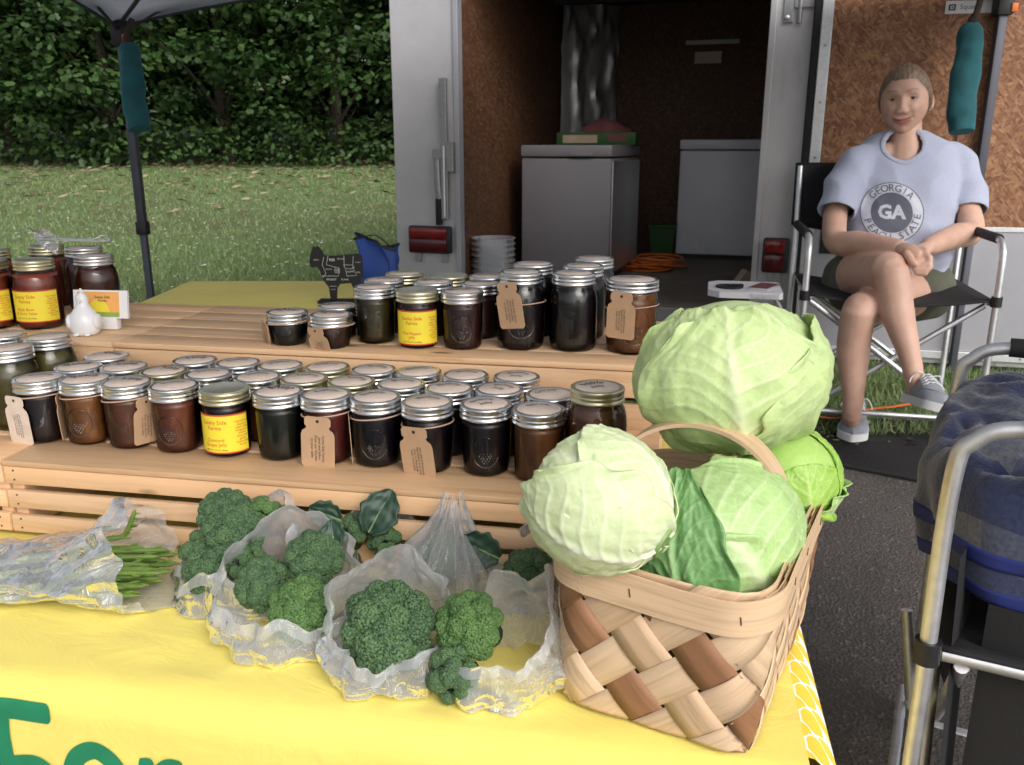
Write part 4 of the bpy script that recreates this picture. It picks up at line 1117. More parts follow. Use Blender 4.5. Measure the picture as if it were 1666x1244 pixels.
JL = [
('L','h',-0.9503,1.1354,'blackberry','black jelly jar with a pale kraft tag hung at its front left','','silver','Blackberry'),
('L','h',-0.8761,1.1420,'peach','light amber jelly jar in the front row, next to the black jar with a tag','','silver','Peach'),
('L','h',-0.8022,1.1371,'apple','brown amber jelly jar with a tag hanging edge on at its right','','silver','Apple'),
('L','h',-0.7215,1.1339,'strawberry','reddish brown jelly jar beside the yellow labelled grape jelly','','silver','Strawberry'),
('L','h',-0.6390,1.1312,'grape','black jelly jar with a yellow Concord grape label and plain gold lid','','plain',None),
('L','h',-0.5551,1.1324,'mint','black jelly jar without a tag next to the yellow grape label','','silver','Mint'),
('L','h',-0.4809,1.1312,'raspberry','red raspberry jelly jar with a kraft tag covering its front','','silver','Raspberry'),
('L','h',-0.4068,1.1323,'blueberry','black blueberry jelly jar with twine and a berry oval on the glass','','silver','Blueberry'),
('L','h',-0.3282,1.1219,'blackberry','black jelly jar with twine and a large kraft tag at its front left','','silver','Blackberry'),
('L','h',-0.2456,1.1274,'blackberry','untagged black blackberry jelly jar next to the apple cider jelly','','silver','Blackberry|Jelly'),
('L','h',-0.1699,1.1163,'cider','amber apple cider jelly jar behind the white cabbage','','silver','Apple Cider'),
('L','p',-0.0885,1.1200,'cider','tall amber jar with a gold lid at the right end of the low crate','','gold','Apple|Jelly')]
for i, (u, v) in enumerate(((-0.9356,1.2080),(-0.8625,1.2210),(-0.7843,1.2087),(-0.7061,1.2063),(-0.6219,1.2030),(-0.5479,1.2079),(-0.4704,1.2044),(-0.3923,1.2047),(-0.3158,1.1949),(-0.2422,1.2037),(-0.1640,1.1902))):
    f, wd, ld = (('peach','Peach','silver'),('apple','Apple','silver'),('apple','Apple','gold'),('strawberry','Strawberry','silver'),('strawberry','Strawberry','silver'),('raspberry','Raspberry','gold'),('raspberry','Raspberry','gold'),('blueberry','Blueberry','silver'),('blackberry','Blackberry','silver'),('blackberry','Blackberry|Jelly','silver'),('cider','Cider Jelly','silver'))[i]
    JL.append(('L','h',u,v,f,'jelly jar with a %s lid in the middle row on the low crate' % ('gold rimmed' if ld == 'gold' else 'silver'), MID, ld, wd))
for i, (u, v) in enumerate(((-0.9359,1.2815),(-0.7733,1.2815),(-0.6948,1.2797),(-0.6191,1.2773),(-0.5403,1.2805),(-0.4609,1.2779),(-0.3868,1.2791),(-0.3093,1.2721),(-0.2294,1.2778))):
    f, wd, ld = (('peach','Peach','silver'),('apple','Apple','silver'),('strawberry','Strawberry','silver'),('strawberry','Strawberry','silver'),('raspberry','Raspberry','gold'),('blueberry','Blueberry','silver'),('blueberry','Blueberry','silver'),('blackberry','Blackberry','silver'),('blackberry','Blackberry|Jelly','silver'))[i]
    JL.append(('L','h',u,v,f,'jelly jar with a %s lid in the back row on the low crate' % ('gold rimmed' if ld == 'gold' else 'silver'), BACK, ld, wd))
JL += [
('L','p',-1.0351,1.1639,'pickle','tall green pickle jar standing in front of two more at the left end','','silver',None),
('L','p',-1.0305,1.2495,'pickle','tall green pickle jar behind another at the left end of the low crate','pickle jars behind the front one','silver',None),
('L','p',-1.1165,1.2482,'pickle','tall green pickle jar behind another at the left end of the low crate','pickle jars behind the front one','silver',None),
('U','q',-0.6535,1.3749,'mint','squat black jelly jar with a brown tag sticking out at its left','','silver','Mint'),
('U','q',-0.5690,1.3660,'plum','squat dark red jelly jar with a tag hanging over the crate edge','','silver','Plum'),
('U','q',-0.5888,1.4485,'plum','squat jar half hidden behind the squat dark red jelly jar','','silver','Plum'),
('U','h',-0.5131,1.4433,'pepper','olive brown jelly jar beside the yellow five pepper label','','silver','Pepper'),
('U','h',-0.4281,1.4200,'plum','dark jelly jar with a yellow five pepper jelly label and plain lid','','plain',None),
('U','h',-0.3503,1.4247,'plum','dark red jelly jar with an embossed berry oval on its glass','','silver','Plum'),
('U','h',-0.5223,1.5231,'pepper','jelly jar behind the front jars on the raised crate','jars behind on the raised crate','silver','Pepper'),
('U','h',-0.5102,1.6086,'pepper','gold rimmed jelly jar at the back of the raised crate','','gold','Pepper'),
('U','h',-0.4277,1.5180,'plum','jelly jar behind the front jars on the raised crate','jars behind on the raised crate','silver','Plum'),
('U','h',-0.4179,1.5979,'plum','plain gold lidded jelly jar at the back of the raised crate','','plain',None),
('U','h',-0.3377,1.5149,'plum','jelly jar behind the front jars on the raised crate','jars behind on the raised crate','silver','Plum'),
('U','h',-0.3440,1.6029,'plum','jelly jar behind the front jars on the raised crate','jars behind on the raised crate','silver','Plum'),
('U','p',-0.2487,1.4250,'blackberry','tall black jar on the raised crate with a kraft tag at its left','','silver','Blackberry'),
('U','p',-0.2449,1.5331,'blackberry','tall black jar behind the tagged tall black jar','','silver','Blackberry'),
('U','p',-0.1590,1.4300,'blackberry','tall black jar without a tag in the front row of the raised crate','','silver','Blackberry'),
('U','p',-0.1532,1.5254,'blackberry','tall black jar in the line behind the untagged tall black jar','tall jars in line behind','silver','Blackberry'),
('U','p',-0.1431,1.6322,'blackberry','tall black jar in the line behind the untagged tall black jar','tall jars in line behind','silver','Blackberry'),
('U','w',-0.0611,1.4300,'cider','wide amber jelly jar with a kraft tag at the raised crate end','','silver','Cider'),
('U','s',-1.1824,1.4250,'salsa','red salsa jar with a yellow label next to the white ceramic hen','','plain',None),
('U','s',-1.3200,1.6342,'salsa','red salsa jar standing behind the labelled salsa jars','salsa jars behind','plain',None),
('U','s',-1.2700,1.4084,'salsa','red salsa jar with a yellow label at the left edge of the stand','','plain',None),
('U','p',-1.1103,1.5010,'darksalsa','dark red jar with a silver lid standing behind the business cards','','silver','Salsa'),
('U','p',-1.2129,1.6118,'darksalsa','silver lidded jar at the back behind the dark red jar','','silver','Salsa'),
('U','s',-1.3770,1.5446,'salsa','red salsa jar standing behind the labelled salsa jars','salsa jars behind','plain',None)]
JO = []
for sh, k, u, v, fill, lab, grp, lid, word in JL:
    JO.append(jar(sh, k, u, v, fill, lab, grp or None, lid, word))
def jfind(s): return next(o for o in JO if s in o['label'])
FIVE = [('Sunny Side\nFarms', 0.0085, 0.049, 0.036, 'redink'), ('Five Pepper\nJelly', 0.0075, 0.024, 0.033, 'redink'), ('NET WT 10 OZ (285g)', 0.004, 0.0125, 0.034, 'ink')]
label_on(jfind('five pepper jelly label'), 0.0350, 0.007, 0.066, FIVE, 1.2, 0.0)
j = jfind('Concord grape label'); label_on(j, 0.0350, 0.007, 0.066, [('Sunny Side\nFarms', 0.0085, 0.050, 0.037, 'redink'), ('Concord\nGrape Jelly', 0.0075, 0.024, 0.033, 'redink'), ('NET WT 10 OZ (285g)', 0.004, 0.0125, 0.034, 'ink')], 1.2, 0.0)
for s, da in (('salsa jar with a yellow label next', 0.1), ('salsa jar with a yellow label at the left', 0.1)):
    j = jfind(s); label_on(j, 0.0412, 0.014, 0.074, [('Sunny Side\nFarms', 0.0095, 0.058, 0.040, 'redink'), ('Black Bean\n& Corn Salsa', 0.0075, 0.035, 0.040, 'redink'), ('NET WT 16 OZ (454g)', 0.004, 0.022, 0.036, 'ink')], 1.25, da)
for s, k in (('berry oval on the glass', 'h'), ('embossed berry oval', 'h'), ('reddish brown jelly', 'h'), ('wide amber', 'w'), ('tall black jar on the raised crate', 'p'), ('light amber jelly', 'h'), ('untagged black', 'h')):
    put('embossed_oval', JM[k, 'oval'], mt['glass'], jfind(s), False)
def T_(s, ang, r, z, tilt, roll, txt, sc=1.0, yawx=0.0, tw=True, mat='tag'):
    j = jfind(s); hang_tag(j, ang, r, z, tilt, roll, txt, sc, yawx, mat)
    if tw: twine(j, r - 0.0008, min(z + 0.0, 0.0765))
T_('pale kraft tag hung', R(-38), 0.0362, 0.071, R(3), R(0), TXT1, 0.98, R(15), mat='kraft')
T_('edge on at its right', R(62), 0.0362, 0.073, R(2), R(4), TXT2, 0.9)
T_('raspberry jelly jar with', R(-8), 0.0362, 0.070, R(4), R(4), TXT2)
T_('large kraft tag', R(-24), 0.0362, 0.066, R(7), R(-3), TXT1, 1.05)
T_('black blueberry', R(-78), 0.0362, 0.070, R(2), R(4), TXT2, 0.9)
T_('sticking out at its left', R(-60), 0.0375, 0.038, R(10), R(28), TXT2, 0.85)
T_('hanging over the crate edge', R(-30), 0.0385, 0.036, R(12), R(-6), TXT2, 0.9)
T_('tall black jar on the raised crate with', R(-32), 0.0425, 0.112, R(3), R(-8), TXT2, 1.0)
T_('wide amber', R(-28), 0.0445, 0.101, R(3), R(2), TXT1, 1.0)
T_('light amber jelly', R(-75), 0.0362, 0.072, R(2), R(3), TXT2, 0.9)
# ------------------------------------------------------------------ hen card holder, wire tongs
hp = W(-1.050, 1.372, UP)
hn = thing('ceramic_hen', 'small white ceramic hen standing in front of the business cards', 'hen figurine', hp, R(4))
m = MB()
m.lathe([(1e-6, 0), (0.019, 0.0), (0.0235, 0.003), (0.0265, 0.012), (0.0270, 0.022), (0.0245, 0.034), (0.0185, 0.044), (0.0125, 0.052), (0.0105, 0.058), (0.0112, 0.064), (0.0100, 0.071), (0.0055, 0.076), (1e-6, 0.077)], 26, Matrix.Diagonal((1, 0.9, 1, 1)))
m.build('body', mt['ceramic'], hn, world=False)
m = MB(); m.tube(smoothpath([(0, 0.004, 0.070), (0.001, 0, 0.079), (0, -0.002, 0.085)], 4), lerpseq([0.0042, 0.0036, 0.0012], 4), 8); m.build('comb', mt['ceramic'], hn, world=False)
m = MB(); m.tube([(0, -0.009, 0.064), (0, -0.017, 0.0615)], [0.0042, 0.0008], 8); m.build('beak', mt['ceramic'], hn, world=False)
for s in (-1, 1):
    m = MB(); m.ball((s * 0.0235, -0.002, 0.024), (0.007, 0.016, 0.015)); m.build('wing', mt['ceramic'], hn, world=False)
    m = MB(); m.ball((s * 0.010, -0.019, 0.003), (0.006, 0.008, 0.003)); m.build('foot', mt['ceramic'], hn, world=False)
cdp = W(-1.045, 1.412, UP + 0.0005)
cdh = thing('business_cards', 'stack of sunrise printed business cards propped behind the white hen', 'cards', cdp, -R(6))
CM = Matrix.Translation((0, 0, 0.022)) @ Matrix.Rotation(R(-8), 4, 'X')
MB().box((-0.053, 0, 0), (0.053, 0.006, 0.052), CM).build('card_stack', mt['white'], cdh, world=False, smooth=False)
cf = MB().box((-0.045, -0.0008, 0.003), (0.037, -0.0002, 0.049), CM).build('card_print', mt['orange'], cdh, world=False, smooth=False)
MB().box((-0.045, -0.0016, 0.003), (0.037, -0.0009, 0.011), CM).build('green_band', mt['greenprint'], cf, world=False, smooth=False)
m = MB(); m.lathe([(0.022, 0), (1e-6, 0.0003)], 24, CM @ Matrix.Translation((-0.004, -0.0010, 0.0115)) @ Matrix.Rotation(R(90), 4, 'X'), -math.pi / 2 + math.pi, math.pi / 2 + math.pi); m.build('sun_print', mt['paper'], cf, world=False, smooth=False)
decal(text_geo('Sunny Side\nFarms', 0.008, 0.030), lambda x, y: CM @ Vector((x + 0.005, -0.0019, y + 0.036)), 'ink', 'lettering', cf, False)
MB().box((-0.030, -0.004, -0.022), (0.030, 0.012, 0.0015), Matrix.Translation((0, 0.004, 0.0222)), 0.002).build('card_stand', mt['ceramic'], cdh, world=False)
# steel wire tongs and plastic sleeve on the jars at the back left
a = W(-1.232, 1.60, UP + 0.130); a = at(85, 388, 1.60)
tg = thing('wire_tongs', 'bent steel wire tongs resting across the lids behind the salsa jars', 'tongs', (a.x, a.y, a.z))
m = MB()
P = [at(70, 386, 1.66), at(88, 384, 1.65), at(100, 388, 1.64), at(150, 389, 1.63), at(163, 384, 1.63), at(172, 383, 1.63), at(176, 388, 1.62), at(170, 392, 1.62), at(80, 390, 1.62), at(62, 389, 1.66)]
m.tube(smoothpath(P, 5), 0.0018, 8); m.build('wire', mt['alu'], tg)
m = MB(); b0 = at(66, 388, 1.66)
m.grid(lambda u, v: b0 + Vector((-0.028 + 0.045 * u + 0.008 * v, 0.02 * math.sin(3 * v) + 0.004 * math.sin(u * 9), 0.018 - 0.050 * v * (0.4 + 0.6 * u) + 0.006 * nz(u * 4, v * 5))), 12, 12); m.build('plastic_sleeve', mt['bag'], tg)

# ------------------------------------------------------------------ back table with cloth, cow board, blue bag
BZ = 0.80
c00, c01 = on(200, 506, BZ), on(312, 457, BZ)
bt = thing('back_table', 'folding table standing behind the crates under the mustard cloth', 'table', ((c00.x + 0.6), (c00.y + c01.y) / 2, ground(c01.y)))
BX0, BX1, BY0, BY1 = c00.x - 0.01, c00.x + 1.15, c00.y - 0.12, c01.y
MB().box((BX0 + 0.01, BY0 + 0.01, BZ - 0.045), (BX1 - 0.01, BY1 - 0.01, BZ - 0.004), None, 0.004).build('table_top', mt['black'], bt)
for x in (BX0 + 0.12, BX1 - 0.12):
    for y in (BY0 + 0.1, BY1 - 0.1):
        mm = MB(); mm.tube([(x, y, ground(y)), (x, y, BZ - 0.046)], 0.013, 8); mm.build('leg', mt['steel'], bt)
def bcl(u, v):
    x = BX0 - 0.14 + (BX1 - BX0 + 0.28) * u; y = BY0 - 0.02 + (BY1 - BY0 + 0.20) * v
    ox = max(0, BX0 - x, x - BX1); oy = max(0, y - BY1)
    o = max(ox, oy)
    X = min(max(x, BX0), BX1) + (0.012 * min(1, ox / 0.02)) * (-1 if x < BX0 else 1) * (ox > 0); Y = min(y, BY1) + 0.012 * min(1, oy / 0.02)
    return (X, Y, BZ + 0.001 - o + 0.003 * max(0, nz(x * 6, y * 8)) * (o == 0))
m = MB(); m.grid(bcl, 80, 50)
tag(m.build('mustard_tablecloth', mt['yellow2'], auto=False), 'plain mustard yellow cloth on the table behind the crates', 'tablecloth')
# cow shaped board
COW = [(0.00, 0.72), (0.03, 0.86), (0.09, 1.00), (0.12, 0.97), (0.16, 1.0), (0.24, 0.92), (0.28, 0.83), (0.45, 0.82), (0.70, 0.84), (0.92, 0.86), (0.985, 0.84), (1.0, 0.78), (1.0, 0.45), (0.985, 0.36), (0.965, 0.46), (0.945, 0.30), (0.935, 0.0), (0.83, 0.0), (0.80, 0.25), (0.77, 0.32), (0.56, 0.30), (0.50, 0.22), (0.475, 0.0), (0.365, 0.0), (0.34, 0.24), (0.25, 0.36), (0.18, 0.56), (0.14, 0.62), (0.06, 0.60), (0.01, 0.62)]
cw0 = on(560, 492, BZ + 0.001)
cwy = min(cw0.y, BY1 - 0.06); cs = 0.125
cww = thing('cow_board', 'black cow shaped board printed with white meat cut names', 'cow board', (cw0.x - 0.09, cwy, BZ + 0.008), 0)
sil = at(520, 450, cwy / 1.0)
CWM = Matrix.Translation((0, 0, 0))
CW_, CH_ = 0.145, 0.150
MB().prism([(x * CW_, z * CH_) for x, z in COW], 0.008).build('board', mt['black'], cww, world=False, smooth=False)
bd = cww.children[0]
for body, x, z, wd in (('NECK', 0.13, 0.745, 0.10), ('RIB', 0.43, 0.745, 0.10), ('SIRLOIN', 0.60, 0.765, 0.14), ('TENDERLOIN', 0.72, 0.655, 0.17), ('CHUCK', 0.36, 0.575, 0.12), ('BLADE\nSHORT\nPLATE', 0.52, 0.545, 0.11), ('RUMP', 0.77, 0.53, 0.12), ('BRISKET', 0.40, 0.385, 0.19), ('FLANK', 0.66, 0.385, 0.14), ('SHANK', 0.42, 0.20, 0.09), ('ROUND', 0.92, 0.70, 0.10), ('LEG', 0.92, 0.52, 0.07)):
    decal(text_geo(body, 0.02, wd * CW_), lambda a, b: Vector((x * CW_ + a, -0.0006, z * CH_ + b)), 'white', 'lettering', bd, False)
for P in (((0.28, 0.80), (0.24, 0.66), (0.30, 0.50), (0.24, 0.42)), ((0.36, 0.82), (0.32, 0.66), (0.46, 0.62), (0.56, 0.60), (0.54, 0.45), (0.22, 0.45)), ((0.66, 0.83), (0.66, 0.60), (0.78, 0.58), (0.86, 0.62)), ((0.84, 0.82), (0.82, 0.62), (0.88, 0.46), (0.70, 0.45)), ((0.36, 0.26), (0.49, 0.26)), ((0.70, 0.46), (0.68, 0.58))):
    mm = MB(); mm.tube([(x * CW_, -0.0004, z * CH_) for x, z in P], 0.0006, 4); mm.build('cut_line', mt['white'], bd, world=False)
MB().box((0.02, -0.02, -0.007), (0.15, 0.03, -0.0002)).build('stand', mt['black'], cww, world=False)
# blue reusable bag
bb = at(630, 445, 2.86); bz = BZ + 0.003
bb.y = min(bb.y, BY1 - 0.10)
blu = thing('shopping_bag', 'crumpled royal blue shopping bag with black trim behind the cow board', 'bag', (bb.x, bb.y, bz), R(-6))
m = MB()
def bagp(u, v):
    a = 2 * math.pi * u; sx = 0.072 - 0.006 * v; sy = 0.045 * (1 - 0.5 * v)
    ca, sa = math.cos(a), math.sin(a)
    x = sx * math.copysign(abs(ca) ** 0.45, ca); y = sy * math.copysign(abs(sa) ** 0.45, sa)
    h = 0.150 + 0.030 * math.cos(a + math.pi) * (abs(ca) ** 2) + 0.016 * math.sin(3 * a + 1)
    k = 0.016 * nz(u * 6, v * 2.5, 1) + 0.012 * math.sin(u * 31 + v * 5) * v
    return (x + k, y + k, h * v)
blu.scale = (0.86, 0.86, 0.9); m.grid(bagp, 60, 24, wrapu=True); b1 = m.build('bag_body', mt['blue'], blu, world=False, auto=False)
m = MB(); m.tube([bagp(i / 60, 1.0) for i in range(61)], 0.0045, 6, cap=False); m.build('trim', mt['black'], blu, world=False)
m = MB(); m.tube(smoothpath([bagp(0.60, 0.98), (-0.01, -0.035, 0.175), (0.025, -0.04, 0.165), bagp(0.90, 0.98)], 6), 0.004, 6, flat=0.5); m.build('handle', mt['black'], blu, world=False)

# ------------------------------------------------------------------ basket
BR_ = R(28)
bc = Vector((0.205, 0.861, TZ + 0.0075))
BM = Matrix.Translation(bc) @ Matrix.Rotation(-BR_, 4, 'Z')
BW0, BL0, BW1, BL1, BH = 0.098, 0.148, 0.111, 0.164, 0.175      # half sizes at floor / rim
def rrect(t, hw, hl, r):
    """point on a rounded rectangle perimeter, t in [0,1), starting at the front left, running right"""
    pts = []
    segs = [(2 * (hw - r), 'f'), (math.pi / 2 * r, 'c1'), (2 * (hl - r), 'r'), (math.pi / 2 * r, 'c2'), (2 * (hw - r), 'b'), (math.pi / 2 * r, 'c3'), (2 * (hl - r), 'l'), (math.pi / 2 * r, 'c4')]
    L = sum(s for s, _ in segs); d = (t % 1.0) * L
    for s, k in segs:
        if d <= s: break
        d -= s
    q = d / s
    if k == 'f': return Vector((-hw + r + d, -hl)), Vector((0, -1))
    if k == 'r': return Vector((hw, -hl + r + d)), Vector((1, 0))
    if k == 'b': return Vector((hw - r - d, hl)), Vector((0, 1))
    if k == 'l': return Vector((-hw, hl - r - d)), Vector((-1, 0))
    i = {'c1': 0, 'c2': 1, 'c3': 2, 'c4': 3}[k]
    cx, cy = ((hw - r, -hl + r), (hw - r, hl - r), (-hw + r, hl - r), (-hw + r, -hl + r))[i]
    a = -math.pi / 2 + i * math.pi / 2 + q * math.pi / 2
    return Vector((cx + r * math.cos(a), cy + r * math.sin(a))), Vector((math.cos(a), math.sin(a)))
def bwall(t, h, off):
    k = h ** 0.8
    hw, hl = BW0 + (BW1 - BW0) * k, BL0 + (BL1 - BL0) * k
    p, n = rrect(t, hw, hl, 0.018 + 0.030 * k)
    sag = -0.010 * math.exp(-((t - 0.12) / 0.10) ** 2) * h
    return Vector((p.x + n.x * off, p.y + n.y * off, BH * h + sag))
bk = thing('woven_basket', 'woven splint basket with an arched handle holding the cabbages', 'basket', bc, -BR_)
NP = 16; per = 2 * (2 * 0.106 + 2 * 0.156) ; rise = BH / per        # perimeter fraction climbed at 45 degrees
def strip(i, sgn):
    n, k = 44, 3; wd = 0.455 / NP
    vs, uvs = [], []
    c0 = (i + 0.5) / NP
    for a in range(n + 1):
        h = a / n
        t = c0 + sgn * rise * h
        for b in range(k + 1):
            f = (2 * b / k - 1)
            tt = t + wd * f
            q = (c0 + 2 * sgn * rise * h + wd * f) * NP            # coordinate across the other set
            if sgn > 0:  o = 0.0017 * math.cos(math.pi * ((tt + rise * h) * NP - 0.5 + i))
            else:        o = -0.0017 * math.cos(math.pi * ((tt - rise * h) * NP - 0.5 + i))
            vs.append(bwall(tt, h, o)); uvs.append((h * 0.25, b / k * 0.03))
    m = MB(); m.v = [tuple(p) for p in vs]
    m.f = [(a*(k+1)+b, a*(k+1)+b+1, (a+1)*(k+1)+b+1, (a+1)*(k+1)+b) for a in range(n) for b in range(k)]
    me = m.mesh('splint'); ul = me.uv_layers.new(name='UVMap')
    for lp in me.loops: ul.data[lp.index].uv = uvs[lp.vertex_index]
    dark = (sgn < 0 and i % 16 in (1, 3, 8)) or (sgn > 0 and i % 16 in (6, 13))
    o = put('splint', me, mt['splint_dark' if dark else 'splint'], bk, False)
    sm = o.modifiers.new('t', 'SOLIDIFY'); sm.thickness = 0.0011; sm.offset = 0
for i in range(NP): strip(i, 1); strip(i, -1)
def hoop(h0, h1, off, th, name):
    n = 120; m = MB(); uvs = []
    for a in range(n):
        for (h, o) in ((h0, off), (h1, off), (h1, off + th), (h0, off + th)):
            m.v.append(tuple(bwall(a / n, h, o))); uvs.append((a / n * 0.8, h * 0.2))
    for a in range(n):
        a2 = (a + 1) % n
        for b in range(4): m.f.append((a*4+b, a*4+(b+1) % 4, a2*4+(b+1) % 4, a2*4+b))
    me = m.mesh(name); me.set_sharp_from_angle(angle=R(40)); ul = me.uv_layers.new(name='UVMap')
    for lp in me.loops: ul.data[lp.index].uv = uvs[lp.vertex_index]
    return put(name, me, mt['splint'], bk, False)
rim = hoop(0.80, 1.02, 0.0042, 0.0016, 'outer_rim'); hoop(0.82, 1.03, -0.0058, 0.0016, 'inner_rim')
for t in (0.045, 0.145, 0.235, 0.30, 0.38, 0.44):
    p = bwall(t, 0.93, 0.0060); q = bwall(t + 0.002, 0.88, 0.0062)
    m = MB(); m.tube([p, q], 0.0006, 5); m.build('staple', mt['nail'], rim, world=False)
m = MB()
for a in range(6):
    x = -BW0 + 0.008 + a * 0.0305
    m2 = MB().box((x, -BL0 + 0.008, 0.0005 + 0.001 * (a % 2)), (x + 0.028, BL0 - 0.008, 0.0015 + 0.001 * (a % 2))); me = m2.mesh('floor_splint', False); me.uv_layers.new(name='UVMap'); put('floor_splint', me, mt['splint'], bk, False)
# handle: an arch from the left rim to the right rim
m = MB(); n = 48; uvs = []
for i in range(n + 1):
    a = math.pi * i / n; x = -(BW1 - 0.010) * math.cos(a); z = BH * 0.72 + (0.150) * math.sin(a) ** 0.62; y = -0.040 + 0.03 * math.sin(a)
    nx, nzv = -math.cos(a), math.sin(a)
    for (dy, o) in ((-0.017, 0), (0.017, 0), (0.017, 0.004), (-0.017, 0.004)):
        m.v.append((x + nx * o, y + dy, z + nzv * o)); uvs.append((i / n * 0.4, dy))
for i in range(n):
    for b in range(4): m.f.append((i*4+b, i*4+(b+1) % 4, (i+1)*4+(b+1) % 4, (i+1)*4+b))
me = m.mesh('handle'); me.set_sharp_from_angle(angle=R(40)); ul = me.uv_layers.new(name='UVMap')
for lp in me.loops: ul.data[lp.index].uv = uvs[lp.vertex_index]
put('handle', me, mt['splint'], bk, False)

# ------------------------------------------------------------------ cabbages
def leaf_mesh(seed, Rr, half, top, lift, curl, NUu=90, NVv=110, squash=(1, 1, 1), crinkle=1.0, holes=False):
    """one wrapper leaf: starts at the stem pole (bottom), its rib runs up a meridian and over the crown"""
    r = random.Random(seed); ph = [r.uniform(0, 9) for _ in range(6)]
    V = []; vein = []
    nv = 9
    for j in range(NVv + 1):
        t = j / NVv
        for i in range(NUu + 1):
            s = 2 * i / NUu - 1
            wd = half * (math.sin(math.pi * min(1, 0.12 + 0.80 * t)) ** 0.55) * (1 + 0.05 * math.sin(t * 23 + ph[0]) * abs(s))
            tt = t * (1 - 0.13 * s * s) 
            pol = 0.10 + (top - 0.10) * tt                # angle from the stem
            lam = s * wd / max(0.35, math.sin(min(pol, math.pi - 0.25)) ** 0.6)
            lam += 0.10 * math.sin(t * 2.4 + ph[1])
            # veins: midrib and curved side ribs, alternating
            mid = math.exp(-(s / (0.060 * (1.25 - 0.9 * t) + 0.010)) ** 2) * (1 - 0.55 * t)
            sv = 0.0
            sgn = 0 if s >= 0 else 0.5
            x = (t * 1.08 - 0.42 * abs(s) ** 0.85 + 0.03 * math.sin(5 * s + ph[2]) + 0.10 * nz(t * 2.2 + ph[1], s * 1.5, ph[0])) * nv + sgn
            fr = abs(x - round(x)); 
            if x > 0.4: sv = math.exp(-(fr / (0.085 * (1.3 - abs(s)) + 0.015)) ** 2) * (1 - 0.55 * abs(s)) * (1 - 0.3 * t)
            x2 = (t * 1.3 + 0.9 * abs(s) + 0.05 * math.sin(t * 21 + ph[3])) * 13 + ph[4]
            tv = math.exp(-(abs(x2 - round(x2)) / 0.11) ** 2) * 0.16
            vn = min(1, max(mid, 0.50 * sv) + tv * (1 - mid))
            blister = nz(s * 5.5 + ph[5], t * 8, seed * 0.37) * 0.6 + nz(s * 12, t * 17 + ph[5], seed * 0.9) * 0.35
            rad = Rr * (1 + 0.030 * crinkle * blister * (1 - mid)) + Rr * (0.030 * mid + 0.016 * sv)
            edge = max(sstep(0.66, 1.0, abs(s)), sstep(0.82, 1.0, t))
            rad += Rr * 0.011 * (1 - edge) * math.sin(s * 13 + 3.5 * nz(t * 3, s * 2, ph[2]) + ph[1]) * sstep(0.05, 0.3, t) * (0.4 + 0.6 * abs(nz(s * 2, t * 2, ph[0])))
            rad += edge * lift * (0.55 + 0.8 * nz(s * 4 + t * 7, t * 5, ph[3])) + edge ** 3 * curl * (0.4 + 0.9 * math.sin(t * 15 + s * 9 + ph[4]))
            cl, sl_ = math.cos(lam), math.sin(lam)
            P = (rad * math.sin(pol) * sl_ * squash[0], -rad * math.sin(pol) * cl * squash[1], -rad * math.cos(pol) * squash[2])
            V.append(P); vein.append(vn * (1 - 0.25 * edge) + 0.40 * sstep(0.24, 0.0, t))
    n = NUu + 1
    F = []
    for j in range(NVv):
        for i in range(NUu):
            if holes:
                sx, ty = 2 * i / NUu - 1, j / NVv
                if any(((sx - a) / w_) ** 2 + ((ty - b) / h_) ** 2 + 0.5 * nz(sx * 30, ty * 30) < 1 for a, b, w_, h_ in ((0.30, 0.55, 0.05, 0.020), (0.10, 0.40, 0.035, 0.018), (-0.35, 0.30, 0.04, 0.03))): continue
            F.append((j*n+i, j*n+i+1, (j+1)*n+i+1, (j+1)*n+i))
    me = bpy.data.meshes.new('leaf'); me.from_pydata(V, [], F)
    a = me.attributes.new('vein', 'FLOAT', 'POINT'); a.data.foreach_set('value', [min(1.0, x) for x in vein])
    me.polygons.foreach_set('use_smooth', [True] * len(me.polygons)); me.update()
    return me
def cabbage(name, label, c, Rr, rot, leaves, mats, squash=(1, 1, 1)):
    """rot: orientation of the stem pole; leaves: list of (azimuth, half width, top angle, lift, curl)"""
    cb = thing(name, label, 'cabbage', c)
    Mr = rot.to_4x4()
    core = MB(); core.ball((0, 0, 0), (Rr * 0.955 * squash[0], Rr * 0.955 * squash[1], Rr * 0.955 * squash[2]), None, 32, 20)
    me = core.mesh('heart'); a = me.attributes.new('vein', 'FLOAT', 'POINT'); a.data.foreach_set('value', [0.3] * len(me.vertices)); me.transform(Mr)
    put('heart', me, mt[mats[0]], cb, False)
    for k, (azm, half, top, lift, curl) in enumerate(leaves):
        me = leaf_mesh(int(Rr * 1e4) + k * 7, Rr * (0.965 + 0.022 * k), half, top, lift, curl, squash=(1, 1, 1))
        me.transform(Matrix.Diagonal((squash[0], squash[1], squash[2], 1)) @ Matrix.Rotation(azm, 4, 'Z')); me.transform(Mr)
        o = put('leaf', me, mt[mats[min(k, len(mats) - 1)] if len(mats) > 1 else mats[0]], cb, False)
        sm = o.modifiers.new('t', 'SOLIDIFY'); sm.thickness = 0.0012; sm.offset = -1
    st_ = MB(); st_.tube([(0, 0, -Rr * squash[2] * 0.9), (0, 0, -Rr * squash[2] * 1.09)], [0.020, 0.016], 14)
    st_.build('stem', mt['stem'], cb, Mr, world=False)
    return cb
def stem_dir(d, face):                 # stem pole (-Z) along d, the rib of the leaf at azimuth 0 on the side of face
    zl = -Vector(d).normalized(); f = Vector(face); yl = -(f - zl * f.dot(zl)).normalized(); xl = yl.cross(zl)
    return Matrix(((xl.x, yl.x, zl.x), (xl.y, yl.y, zl.y), (xl.z, yl.z, zl.z)))
